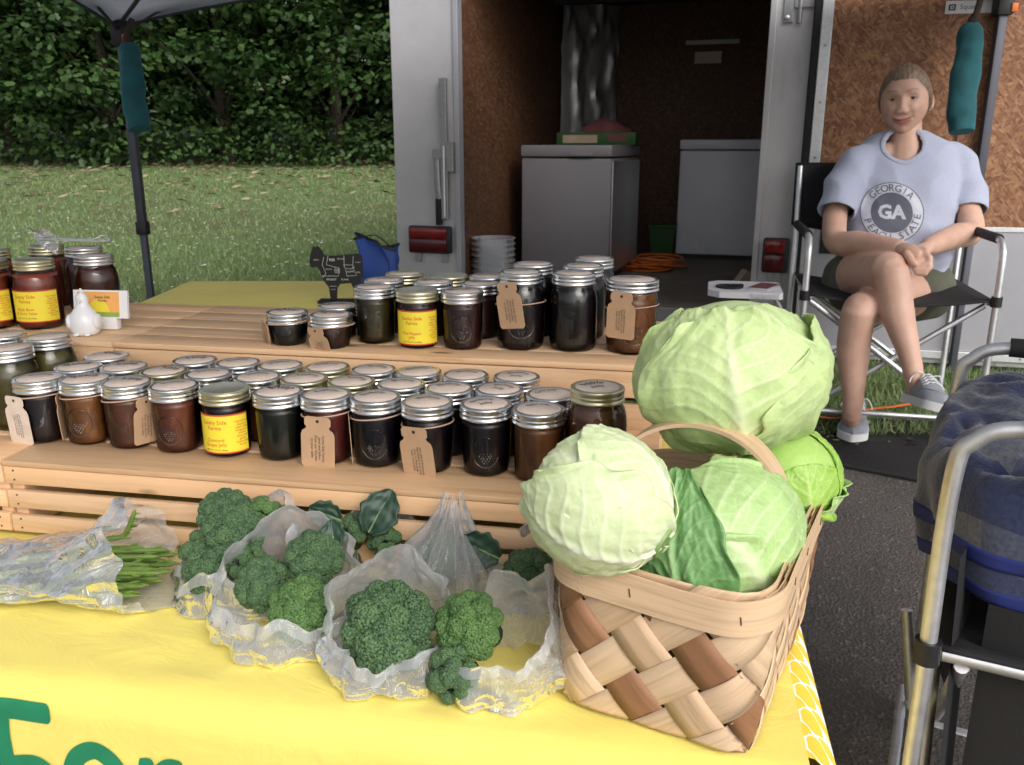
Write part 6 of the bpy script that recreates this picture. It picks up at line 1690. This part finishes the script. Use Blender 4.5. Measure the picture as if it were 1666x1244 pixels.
for i in range(4):
    b = P_(1484 - 2 * i, 416 + 5 * i, 2.985); limb(hands, [b, b + Vector((-0.030, -0.014, -0.012 - 0.003 * i)), b + Vector((-0.038, -0.010, -0.036)), b + Vector((-0.026, 0.0, -0.050))], [0.012, 0.0115, 0.0105, 0.009], 10, 4)
limb(hands, [P_(1496, 414, 2.99), P_(1486, 424, 2.955), P_(1478, 434, 2.95)], [0.013, 0.012, 0.010], 10, 4)
hme = remeshed(hands, 'hands', 0.0032, 2)
# head
HS = 1.13
HC = P_(1472, 165, 3.36)
HRot = Matrix.Rotation(R(-29), 3, 'Z') @ Matrix.Rotation(R(-4), 3, 'Y') @ Matrix.Rotation(R(4), 3, 'X')
HM = Matrix.Translation(HC) @ HRot.to_4x4() @ Matrix.Diagonal((HS, HS, HS, 1))
def G(x, s): return math.exp(-(x / s) ** 2)
def head_pt(dx, dy, dz):
    a, b, c = 0.0775, 0.093, 0.116
    x, y, z = a * dx, b * dy, c * dz
    low = sstep(0.005, -0.116, z)
    x *= 1 - 0.24 * low ** 1.7
    if y > 0: y *= 1 - 0.30 * low
    if dy < 0: y *= 1 + 0.06 * (1 - (x / a) ** 2) * low; y = y * (1 - 0.06 * G(x, 0.03) * G(z, 0.05))
    lip = dark = 0.0
    ax = abs(x)
    if dy < 0.15:
        fr = sstep(0.15, -0.35, dy)
        d = 0.0
        if z < 0.03:
            t = min(1, max(0, (0.024 - z) / 0.054)); fall = 1 if z > -0.030 else sstep(-0.043, -0.030, z)
            d += (0.003 + 0.0135 * t ** 1.2) * G(x, 0.0105 + 0.0050 * t) * fall * sstep(0.034, 0.018, z)
            d += 0.0065 * G(ax - 0.0125, 0.0065) * G(z + 0.030, 0.0075)
        d -= 0.0125 * G(ax - 0.031, 0.017) * G(z - 0.012, 0.0125)
        d += 0.0040 * G(ax - 0.028, 0.022) * G(z - 0.036, 0.009)
        d += 0.0075 * G(ax - 0.041, 0.019) * G(z + 0.028, 0.020)
        zm = -0.0605 + 0.0080 * (min(ax, 0.034) / 0.028) ** 2
        inm = sstep(0.035, 0.024, ax)
        d += 0.0062 * G(x, 0.024) * G(z - zm - 0.004, 0.006) + 0.0066 * G(x, 0.021) * G(z - zm + 0.0065, 0.0055)
        d -= 0.0050 * inm * G(z - zm, 0.0021)
        d -= 0.0030 * G(ax - 0.032, 0.004) * G(z - zm, 0.006)
        d += 0.0075 * G(x, 0.020) * G(z + 0.098, 0.015)
        d -= 0.0030 * G(x, 0.03) * G(z + 0.079, 0.007)
        d -= 0.0018 * G(ax - 0.030 - 0.25 * (-0.036 - z), 0.005) * sstep(-0.020, -0.034, z) * sstep(-0.066, -0.05, z)
        y -= d * fr
        lip = inm * max(G(z - zm - 0.003, 0.0042), G(z - zm + 0.0055, 0.0058)) * fr
        dark = max(0.55 * inm * G(z - zm, 0.0017), 0.42 * sstep(0.012, 0.018, ax) * sstep(0.054, 0.044, ax) * G(z - (0.0335 + 0.006 * math.sin(min(1, (ax - 0.012) / 0.036) * 2.6)), 0.0034)) * fr
        dark = max(dark, 0.22 * G(ax - 0.0075, 0.0028) * G(z + 0.0375, 0.0024) * fr, 0.20 * G(ax - 0.031, 0.016) * G(z - 0.012, 0.009) * fr)
        lip = max(lip, 0.16 * G(ax - 0.043, 0.018) * G(z + 0.028, 0.018) * fr, 0.12 * G(x, 0.012) * G(z + 0.026, 0.01) * fr)
    return Vector((x, y, z)), lip, dark
NL, NA = 150, 180
hv, hl_, hd_, hf = [], [], [], []
for j in range(NL + 1):
    ph_ = math.pi * (0.004 + 0.992 * j / NL)
    for i in range(NA):
        th = 2 * math.pi * i / NA
        p, a, b = head_pt(math.sin(ph_) * math.sin(th), -math.sin(ph_) * math.cos(th), -math.cos(ph_))
        hv.append(HM @ p); hl_.append(a); hd_.append(b)
for j in range(NL):
    for i in range(NA): hf.append((j*NA+i, j*NA+(i+1) % NA, (j+1)*NA+(i+1) % NA, (j+1)*NA+i))
def fsurf(x, z):                        # front surface y at (x, z) of the head
    best = None
    for k, q in enumerate(hv_local):
        if q[1] < 0:
            e = (q[0] - x) ** 2 + (q[2] - z) ** 2
            if best is None or e < best[0]: best = (e, q[1])
    return best[1]
HMi = HM.inverted(); hv_local = [tuple(HMi @ p) for p in hv]
ex = MB()                                # eyelids and ears, joined to the skin
EYE = []
for s in (-1, 1):
    ey = fsurf(s * 0.031, 0.012) + 0.0085; EYE.append((s * 0.031, ey, 0.0115))
    for lo, hi in ((0.34, 1.45), (-1.45, -0.36)):
        def lid(u, v):
            g = -1.35 + 2.7 * u; e = lo + (hi - lo) * v
            if lo > 0: e = max(e, lo - 0.16 * abs(g)) - (0.18 * (abs(g) / 1.35) ** 2) * (1 - v)
            else: e = e + (0.16 * (abs(g) / 1.35) ** 2) * v
            rr = 0.0134
            return (s * 0.031 + rr * math.sin(g) * math.cos(e) * 1.15, ey - rr * math.cos(g) * math.cos(e), 0.0115 + rr * math.sin(e))
        ex.grid(lid, 14, 8)
    def ear(u, v):
        a = 2 * math.pi * u; t = v
        rr = 0.030 * (1 - 0.12 * math.sin(a)) * (1 - t) ** 0.5 if t > 0.5 else 0.030 * (1 - 0.12 * math.sin(a)) * (0.55 + 0.9 * t - 0.7 * t * t)
        out = 0.010 * math.sin(math.pi * min(1, t * 1.1)) - 0.008 * sstep(0.45, 0.9, t)
        return (s * (0.0755 + out + 0.006 * math.cos(a)), 0.012 + 0.62 * rr * math.cos(a) + 0.004, -0.006 + rr * math.sin(a))
    ex.grid(ear, 24, 10, wrapu=True)
person = thing('person', 'person in a grey printed T shirt and olive shorts sitting with crossed legs', 'person', (co_.x, co_.y, ground(co_.y)))
V, F, LI, DA = [], [], [], []
for me in (bme, hme):
    n0 = len(V); V += [q.co[:] for q in me.vertices]; F += [tuple(i + n0 for i in p.vertices) for p in me.polygons]; LI += [0.0] * len(me.vertices); DA += [0.0] * len(me.vertices)
n0 = len(V); V += [q[:] for q in hv]; F += [tuple(i + n0 for i in f) for f in hf]; LI += hl_; DA += hd_
n0 = len(V); V += [(HM @ Vector(q))[:] for q in ex.v]; F += [tuple(i + n0 for i in f) for f in ex.f]; LI += [0.05] * len(ex.v)
lidn = 2 * (15 * 9)
DA += [0.0] * len(ex.v)
me = bpy.data.meshes.new('body'); me.from_pydata(V, [], F)
for nm, dat in (('lip', LI), ('dark', DA)):
    a = me.attributes.new(nm, 'FLOAT', 'POINT'); a.data.foreach_set('value', dat)
me.polygons.foreach_set('use_smooth', [True] * len(me.polygons)); me.update()
put('body', me, mt['skin'], person)
for c in EYE:
    m = MB(); m.ball((0, 0, 0), 0.0122, None, 18, 12); e = m.build('eye', mt['eyewhite'], person, HM @ Matrix.Translation(c))
    m = MB(); m.lathe([(0.0066, 0.0104), (0.0048, 0.0117), (1e-6, 0.0126)], 16, HM @ Matrix.Translation(c) @ Matrix.Rotation(R(90), 4, 'X')); m.build('iris', mt['iris'], e)
    m = MB(); m.tube([HM @ Vector((c[0] + 0.0148 * math.sin(g), c[1] - 0.0148 * math.cos(g) * math.cos(0.15), c[2] + 0.0030 - 0.0026 * (abs(g) / 1.2) ** 2)) for g in [-1.15 + 2.3 * i / 10 for i in range(11)]], 0.0010, 6); m.build('lashes', mt['iris'], e)
m = MB(); m.ball((0.0800, 0.004, -0.034), 0.0032); m.build('earring', mt['alu'], person, HM)
# hair, drawn back
hvv, keep = [], []
for j in range(NL + 1):
    ph_ = math.pi * (0.004 + 0.992 * j / NL)
    for i in range(NA):
        th = 2 * math.pi * i / NA
        dx, dy, dz = math.sin(ph_) * math.sin(th), -math.sin(ph_) * math.cos(th), -math.cos(ph_)
        p, _, _ = head_pt(dx, dy, dz)
        x, y, z = p
        if y < -0.030: zt = 0.074 - 1.35 * max(0, abs(x) - 0.040)
        else: zt = (0.074 - 1.35 * max(0, abs(x) - 0.040)) + (sstep(-0.030, 0.020, y)) * (-0.070) - 0.06 * sstep(0.02, 0.06, y)
        zt += 0.004 * nz(x * 60, y * 60, 2)
        e = sstep(zt - 0.003, zt + 0.022, z)
        keep.append(z > zt - 0.002)
        n = Vector((x / 0.073 ** 2, y / 0.093 ** 2, z / 0.116 ** 2)).normalized()
        hvv.append(HM @ (p + n * (0.0005 + 0.0095 * e + 0.0005 * math.sin(x * 520 + y * 90) * e + 0.0010 * nz(x * 130, y * 40, z * 40))))
m = MB(); m.v = [q[:] for q in hvv]; m.f = [f for f in hf if all(keep[i] for i in f)]
hr = m.build('hair', mt['hair'], person, auto=False)
m = MB(); m.ball((0.012, 0.108, 0.015), (0.036, 0.034, 0.036), HM, 20, 14)
for i, q in enumerate(m.v):
    k = 0.004 * nz(q[0] * 60, q[1] * 60, q[2] * 60); m.v[i] = (q[0] + k, q[1] + k, q[2] + k)
m.build('hair_knot', mt['hair'], hr)
m = MB()
rs_ = random.Random(9)
for i in range(70):
    s = rs_.choice((-1, 1)); z0 = rs_.uniform(-0.01, 0.09); y0 = rs_.uniform(-0.02, 0.03)
    xx = 0.076 * math.sqrt(max(0.05, 1 - (z0 / 0.122) ** 2))
    a = Vector((s * xx, y0, z0)); b = a + Vector((s * rs_.uniform(0.002, 0.012), rs_.uniform(0, 0.02), -rs_.uniform(0.01, 0.05))); c = b + Vector((s * rs_.uniform(-0.008, 0.004), rs_.uniform(0, 0.02), -rs_.uniform(0.0, 0.03)))
    m.tube([HM @ q for q in smoothpath([a, b, c], 4)], 0.0005, 4)
m.build('loose_strands', mt['hair'], hr)
# shirt
sh = MB()
def erings(m, rings, n=36):
    """rings: (centre, half width, half depth)"""
    vs = []
    for c, a, b in rings:
        for k in range(n):
            g = 2 * math.pi * k / n; ca, sa = math.cos(g), math.sin(g)
            vs.append(c + UXc * (a * math.copysign(abs(ca) ** 0.85, ca)) + UYc * (b * math.copysign(abs(sa) ** 0.85, sa)))
    fs = [(i*n+k, i*n+(k+1) % n, (i+1)*n+(k+1) % n, (i+1)*n+k) for i in range(len(rings)-1) for k in range(n)]
    fs += [tuple(range(n))[::-1], tuple((len(rings)-1)*n+k for k in range(n))]
    m.add(vs, fs)
UXc, UYc = Vector((math.cos(CY), math.sin(CY), 0)), Vector((-math.sin(CY), math.cos(CY), 0))
erings(sh, [(P_(1447, 455, 3.42), 0.205, 0.150), (P_(1450, 425, 3.42), 0.205, 0.155), (P_(1456, 385, 3.42), 0.200, 0.155), (P_(1464, 335, 3.42), 0.200, 0.155), (P_(1469, 295, 3.42), 0.203, 0.145), (P_(1471, 268, 3.42), 0.200, 0.120), (P_(1472, 254, 3.42), 0.195, 0.106), (P_(1472, 239, 3.42), 0.168, 0.094), (P_(1472, 226, 3.42), 0.128, 0.086), (P_(1472, 214, 3.42), 0.080, 0.074)])
limb(sh, [P_(1410, 262, 3.42), P_(1388, 272, 3.40), P_(1370, 308, 3.37), P_(1360, 343, 3.34)], [0.062, 0.067, 0.064, 0.066], 20)
limb(sh, [P_(1534, 258, 3.42), P_(1556, 268, 3.40), P_(1570, 304, 3.36), P_(1577, 343, 3.32)], [0.062, 0.067, 0.063, 0.065], 20)
limb(sh, [P_(1430, 262, 3.42), P_(1395, 300, 3.41), P_(1392, 335, 3.40)], [0.070, 0.062, 0.055], 18)
limb(sh, [P_(1512, 260, 3.42), P_(1548, 298, 3.41), P_(1552, 332, 3.40)], [0.070, 0.062, 0.055], 18)
sme = remeshed(sh, 'shirt', 0.009, 26, 0.6)
bm = bmesh.new(); bm.from_mesh(sme)
cc_ = P_(1471, 234, 3.33); cn_ = Vector((0.0, -0.55, 0.83)); cx_ = UXc; cz_ = cn_.cross(cx_).normalized()
for q in bm.verts:
    p = q.co
    f1 = 1.3 * (0.35 - 1.6 * abs(nz(p.x * 7 + p.z * 4, p.y * 5, p.z * 7 - p.x * 4))) + 0.5 * math.sin(p.x * 34 + p.z * 26 + 2.5 * nz(p.x * 6, p.z * 6, 1)) * 0.5 + nz(p.x * 9, p.y * 9, p.z * 11) * 1.0 + 0.6 * math.sin((p.z - 0.4 * abs(p.x - cc_.x)) * 70 + 3 * nz(p.x * 5, p.y * 5, p.z * 5)) * sstep(1.0, 0.8, p.z)
    q.co += q.normal * (0.0085 * f1 + 0.007)
def incollar(p, k=1.0):
    d = p - cc_
    return (d.dot(cx_) / (0.076 * k)) ** 2 + (d.dot(cz_) / (0.072 * k)) ** 2 < 1 and d.dot(cn_) > -0.12
kill = [f for f in bm.faces if all(incollar(q.co) for q in f.verts)]
# open sleeve ends
for c, ax in ((P_(1360, 343, 3.34), (P_(1360, 343, 3.34) - P_(1366, 310, 3.37)).normalized()), (P_(1577, 343, 3.32), (P_(1577, 343, 3.32) - P_(1572, 305, 3.36)).normalized())):
    ff_ = [f for f in bm.faces if (f.calc_center_median() - c).length < 0.14 and (f.calc_center_median() - c).dot(ax) > -0.03 and -0.10 < (f.calc_center_median().x - c.x) * (1 if c.x < cc_.x else -1) < 0.056]
    geo_ = list({q for f in ff_ for q in f.verts}) + list({e for f in ff_ for e in f.edges}) + ff_
    cut = bmesh.ops.bisect_plane(bm, geom=geo_, plane_co=c + ax * 0.004, plane_no=ax, clear_outer=True)
    kill = [f for f in kill if f.is_valid]
kill = [f for f in bm.faces if all(incollar(q.co) for q in f.verts)]
bmesh.ops.delete(bm, geom=list(set(kill)), context='FACES')
bm.to_mesh(sme); bm.free(); sme.update()
sme.name = 'shirt'
shirt = put('shirt', sme, mt['tee'], person)
sm = shirt.modifiers.new('t', 'SOLIDIFY'); sm.thickness = 0.004; sm.offset = -1
bvh = BVHTree.FromPolygons([q.co[:] for q in sme.vertices], [tuple(p.vertices) for p in sme.polygons])
# ribbed collar follows the opening
P = []
for i in range(49):
    a = 2 * math.pi * i / 48
    p = cc_ + cx_ * (0.078 * math.cos(a)) + cz_ * (0.074 * math.sin(a))
    h = bvh.find_nearest(p); P.append(h[0] if h[0] is not None else p)
P = [(P[i - 1 if i else 47] + P[i] * 2 + P[(i + 1) % 48 if i < 48 else 1]) / 4 for i in range(49)]
m = MB(); m.tube(P, 0.0095, 8, cap=False, flat=0.55); m.build('collar', mt['tee'], shirt)
# print on the chest: dropped on to the shirt from the front
YD = Vector((0.36, 0.93, 0)).normalized()
def drop(px, py, off):
    p = P_(px, py, 3.27); o = p - YD * 0.35
    h = bvh.ray_cast(o, YD)
    if h[0] is None: return p
    return h[0] - YD * off
def annulus(cx, cy, r0x, r0y, r1x, r1y, mat, off, name, par, n=64, k=5):
    m = MB(); m.grid(lambda u, v: drop(cx + (r0x + (r1x - r0x) * v) * math.cos(2 * math.pi * u) , cy + (r0y + (r1y - r0y) * v) * math.sin(2 * math.pi * u), off), n, k, wrapu=True)
    return m.build(name, mt[mat], par, auto=False)
cxp, cyp = 1451, 346
pr = annulus(cxp, cyp, 33, 32, 51, 48.5, 'teelight', 0.0020, 'chest_print', shirt, 72, 8)
annulus(cxp, cyp, 50.5, 48, 52, 49.5, 'teeprint', 0.0026, 'print_ring', pr)
annulus(cxp, cyp, 0.1, 0.1, 34, 33, 'teeprint', 0.0026, 'print_disc', pr, 48, 12)
def ptext(body, size, fn, mat, name, off, width=None):
    vs, fs = text_geo(body, size, width)
    bm = bmesh.new(); bv = [bm.verts.new((x, y, 0)) for x, y in vs]
    for f in fs:
        try: bm.faces.new([bv[i] for i in f])
        except ValueError: pass
    bmesh.ops.subdivide_edges(bm, edges=[e for e in bm.edges if e.calc_length() > size * 0.12], cuts=2)
    bm.verts.index_update()
    m = MB(); m.v = [tuple(drop(*fn(q.co.x, q.co.y), off)) for q in bm.verts]; m.f = [tuple(q.index for q in f.verts) for f in bm.faces]; bm.free()
    m.build(name, mt[mat], pr, smooth=False)
ptext('GA', 34, lambda x, y: (cxp + x - 1, cyp - y), 'teelight', 'lettering', 0.0042, 45)
ptext('GA', 34, lambda x, y: (cxp + x * 1.02 - 0.4, cyp - y), 'teelight', 'lettering', 0.0040, 45)
def arct(ch_, a, rx, ry, flip):
    def fn(x, y):
        if not flip: g = a + x / 42.0; return cxp + (rx + y) * math.sin(g), cyp - (ry + y) * math.cos(g)
        g = a - x / 42.0; return cxp + (rx - y) * math.sin(g), cyp - (ry - y) * math.cos(g)
    ptext(ch_, 17, fn, 'teeprint', 'lettering', 0.0036)
for i, ch_ in enumerate('GEORGIA'): arct(ch_, -0.80 + i * 0.265, 42, 40, False)
for i, ch_ in enumerate('PEACH STATE'):
    if ch_ != ' ': arct(ch_, -1.95 - i * 0.262, 42, 40.5, True)
# shorts
so_ = MB()
limb(so_, [P_(1385, 452, 3.47), P_(1450, 452, 3.47), P_(1510, 456, 3.47)], [0.115, 0.13, 0.115], 20)
limb(so_, [H1, H1.lerp(K1, 0.20)], [0.125, 0.119], 22); limb(so_, [H2 + Vector((0.02, 0, 0)), H2.lerp(K2, 0.22)], [0.120, 0.112], 22)
ome = remeshed(so_, 'shorts', 0.008, 3)
for q in ome.vertices: q.co += q.normal * 0.004 * nz(q.co.x * 14, q.co.y * 14, q.co.z * 14)
put('shorts', ome, mt['olive'], person)
# shoes
def shoe(heel, toe, up, label):
    ax = (toe - heel); L = ax.length; ax.normalize(); up = Vector(up); sd_ = ax.cross(up).normalized(); up = sd_.cross(ax).normalized()
    fr = Matrix(((sd_.x, ax.x, up.x, heel.x), (sd_.y, ax.y, up.y, heel.y), (sd_.z, ax.z, up.z, heel.z), (0, 0, 0, 1)))
    def outline(t): return 0.036 + 0.016 * sstep(0.25, 0.72, t) - 0.052 * (max(0, (t - 0.80) / 0.20) ** 2.4) * 0.93 - 0.016 * (max(0, (0.10 - t) / 0.10) ** 2)
    s = MB(); n = 26
    def solef(u, v):
        a = 2 * math.pi * u; t = 0.5 - 0.5 * math.cos(a) ; sg = 1 if u < 0.5 else -1
        return (sg * outline(t) * 1.05 * (1 if 0 < u < 1 else 0.2), L * (t * 1.03 - 0.015), 0.028 * v)
    s.grid(solef, 56, 2, wrapu=True); s.f += [tuple(range(56))[::-1], tuple(112 + k for k in range(56))]
    sh_ = thing('shoe', label, 'shoe', heel)
    s.build('sole', mt['sole'], sh_, fr)
    up_ = MB()
    def upf(u, v):
        t = v; a = math.pi * u; h = 0.085 * (1 - sstep(0.22, 0.92, t) * 0.60); h *= math.sqrt(max(0.0, 1 - max(0, (t - 0.84) / 0.17) ** 2)); 
        w_ = outline(t) * 0.985
        return (w_ * math.cos(a) * (1 - 0.12 * math.sin(a)), L * (0.02 + 0.965 * t), 0.026 + h * math.sin(a) ** 0.75)
    up_.grid(upf, 22, 30); o = up_.build('upper', mt['shoe'], sh_, fr, auto=False)
    pts = [upf(u_ / 20, 0.0) for u_ in range(21)]
    h = MB(); h.v = [tuple(p) for p in pts]; h.f = [tuple(range(21))]; h.build('heel_counter', mt['shoe'], o, fr)
    ck = MB(); ck.tube([Vector(upf(0.14 + 0.72 * i / 16, 0.60 + 0.22 * math.sin(math.pi * i / 16))) + Vector((0, 0, 0.0015)) for i in range(17)], 0.0016, 6); ck.build('apron_seam', mt['shoe'], o, fr)
    for k in range(4):
        t = 0.34 + 0.075 * k
        lc = MB(); lc.tube([Vector(upf(0.22 + 0.56 * i / 8, t + (0.02 if i % 2 else 0) + 0.02 * (k % 2) * i / 8)) + Vector((0, 0, 0.004)) for i in range(9)], 0.0024, 6); lc.build('lace', mt['sole'], sh_, fr)
    for sg in (-1, 1):
        lc = MB(); lc.tube([fr @ Vector(q) for q in smoothpath([(sg * 0.01, L * 0.33, 0.104), (sg * 0.034, L * 0.36, 0.112), (sg * 0.050, L * 0.33, 0.090), (sg * 0.056, L * 0.36, 0.070)], 4)], 0.0022, 6); lc.build('lace', mt['sole'], sh_)
    return sh_
gz = ground(3.0) + 0.004
h0 = on(1388, 686, gz); t0 = on(1383, 738, gz)
h0.z = ground(h0.y) + 0.013; t0.z = ground(t0.y) + 0.013
s1 = shoe(h0 + Vector((0.004, -0.01, 0)), h0 + (t0 - h0).normalized() * 0.275, (0, 0, 1), 'grey canvas shoe with white laces standing flat on the mat')
hh = P_(1478, 655, 2.965); tt_ = P_(1520, 668, 2.76)
shoe(hh, hh + (tt_ - hh).normalized() * 0.265, (0.22, 0.12, 0.9), 'grey canvas shoe on the raised foot of the crossed leg')

# ------------------------------------------------------------------ second chair with blanket at the right
nf = Vector((0.598, 1.085, 0)); ff = Vector((0.835, 1.545, 0)); wv = ff - nf; hw2 = wv.length / 2
ang = math.atan2(wv.y, wv.x)
cyaw = ang + math.pi          # chair x axis runs from the far arm to the near arm
xd = Vector((math.cos(cyaw), math.sin(cyaw), 0)); yd = Vector((-math.sin(cyaw), math.cos(cyaw), 0))
if yd.x < 0: cyaw = ang; xd, yd = -xd, -yd
ctr = (nf + ff) / 2 + yd * 0.24
g2 = ground(1.2) + 0.004
fc = chair_at('aluminium director chair with the navy plaid blanket thrown over it', (ctr.x, ctr.y, g2), cyaw, hw2, 0.825, 0.47, 1.02, -0.24, 0.24, True)
# folded side table tubes beside the far leg
p0, p1 = at(1475, 992, 1.72), at(1478, 1240, 1.75); p1.z = max(p1.z, ground(p1.y) + 0.02)
m = MB(); m.tube([p0, p1], 0.012, 10); m.build('folded_table_tube', mt['alu'], fc)
CMx = Matrix.Translation((ctr.x, ctr.y, g2)) @ Matrix.Rotation(cyaw, 4, 'Z')
m = MB(); m.grid(lambda u, v: (-hw2 * 0.93 + 2 * hw2 * 0.93 * u, -0.22 + 0.03 * math.sin(3 * u) + 0.02 * v, 0.62 - 0.46 * v), 14, 10); m.build('side_pocket', mt['blackcloth'], fc, CMx, auto=False)
bl = thing('plaid_blanket', 'navy and grey plaid fleece blanket with royal blue hem thrown over the chair', 'blanket', (ctr.x, ctr.y, g2 + 0.3))
BTH = [i / 120 for i in range(121)]
def blp(u, v, off=0.0):
    """fleece dropped over the seat: v 0 at the middle of the heap, about 0.55 where it goes over the side, 1 at the hem"""
    a = 2 * math.pi * u; ca, sa = math.cos(a), math.sin(a)
    k = (abs(ca) ** 3.2 + abs(sa) ** 3.2) ** (-1 / 3.2)
    rim_ = 0.56; r = min(v / rim_, 1.0)
    near, front = max(0, ca), max(0, -sa)
    warp = 0.6 * nz(ca * 1.3, sa * 1.3, v * 2)
    crumple = 0.030 * nz(r * ca * 2.6 + warp, r * sa * 2.6, 3.0) + 0.020 * (0.3 - abs(nz(r * ca * 5 + warp, r * sa * 5, 7.0)) * 1.5)
    z = 0.730 + crumple + 0.045 * math.exp(-((ca * r + 0.62) / 0.45) ** 2 - ((sa * r + 0.55) / 0.5) ** 2)
    bulge = 1.0
    if v > rim_:
        q = (v - rim_) / (1 - rim_)
        drop = 0.185 + 0.07 * max(0, -ca) * front + 0.02 * math.sin(3 * a + 1)
        rd = min(1, q / 0.25)
        z = (0.730 + crumple * (1 - rd) + 0.045 * math.exp(-((ca + 0.62) / 0.45) ** 2 - ((sa + 0.55) / 0.5) ** 2)) - drop * q - 0.015 * (1 - math.cos(rd * math.pi / 2))
        bulge = 1 + 0.09 * math.sin(rd * math.pi / 2) + (0.035 * math.sin(9 * a + 2.4 * q + 2 * warp) + 0.022 * math.sin(17 * a - 2 * q) + 0.05 * nz(ca * 3, sa * 3, q * 2.5)) * (0.4 + 0.6 * q) - 0.05 * q
    R_ = k * r * bulge
    return Vector((-0.03 + (0.222 + off) * R_ * ca, -0.015 + (0.235 + off) * R_ * sa, z))
NUb, NVb = 200, 80
m = MB(); m.grid(blp, NUb, NVb, wrapu=True); me = m.mesh('fleece', M=CMx); ul = me.uv_layers.new(name='UVMap')
for lp in me.loops:
    u_, v_ = (lp.vertex_index % NUb) / NUb, (lp.vertex_index // NUb) / NVb
    kk = (abs(math.cos(2 * math.pi * u_)) ** 3.2 + abs(math.sin(2 * math.pi * u_)) ** 3.2) ** (-1 / 3.2)
    ul.data[lp.index].uv = (v_ * 0.42 * kk * math.cos(2 * math.pi * u_ + 0.5), v_ * 0.42 * kk * math.sin(2 * math.pi * u_ + 0.5))
o = put('fleece', me, mt['plaid'], bl); sm = o.modifiers.new('t', 'SOLIDIFY'); sm.thickness = 0.007
for va, vb in ((0.945, 1.004), (0.80, 0.86)):
    m = MB(); m.grid(lambda u, v: blp(u, va + (vb - va) * v, 0.003), 200, 4, wrapu=True); m.build('hem', mt['hem'], bl, CMx, auto=False).modifiers.new('t', 'SOLIDIFY').thickness = 0.005
m = MB(); m.grid(lambda u, v: (hw2 * 0.80 + 0.02 * math.sin(5 * u), -0.17 + 0.42 * u, 0.545 - 0.40 * v), 14, 10); m.build('side_panel', mt['blackcloth'], fc, CMx, auto=False)
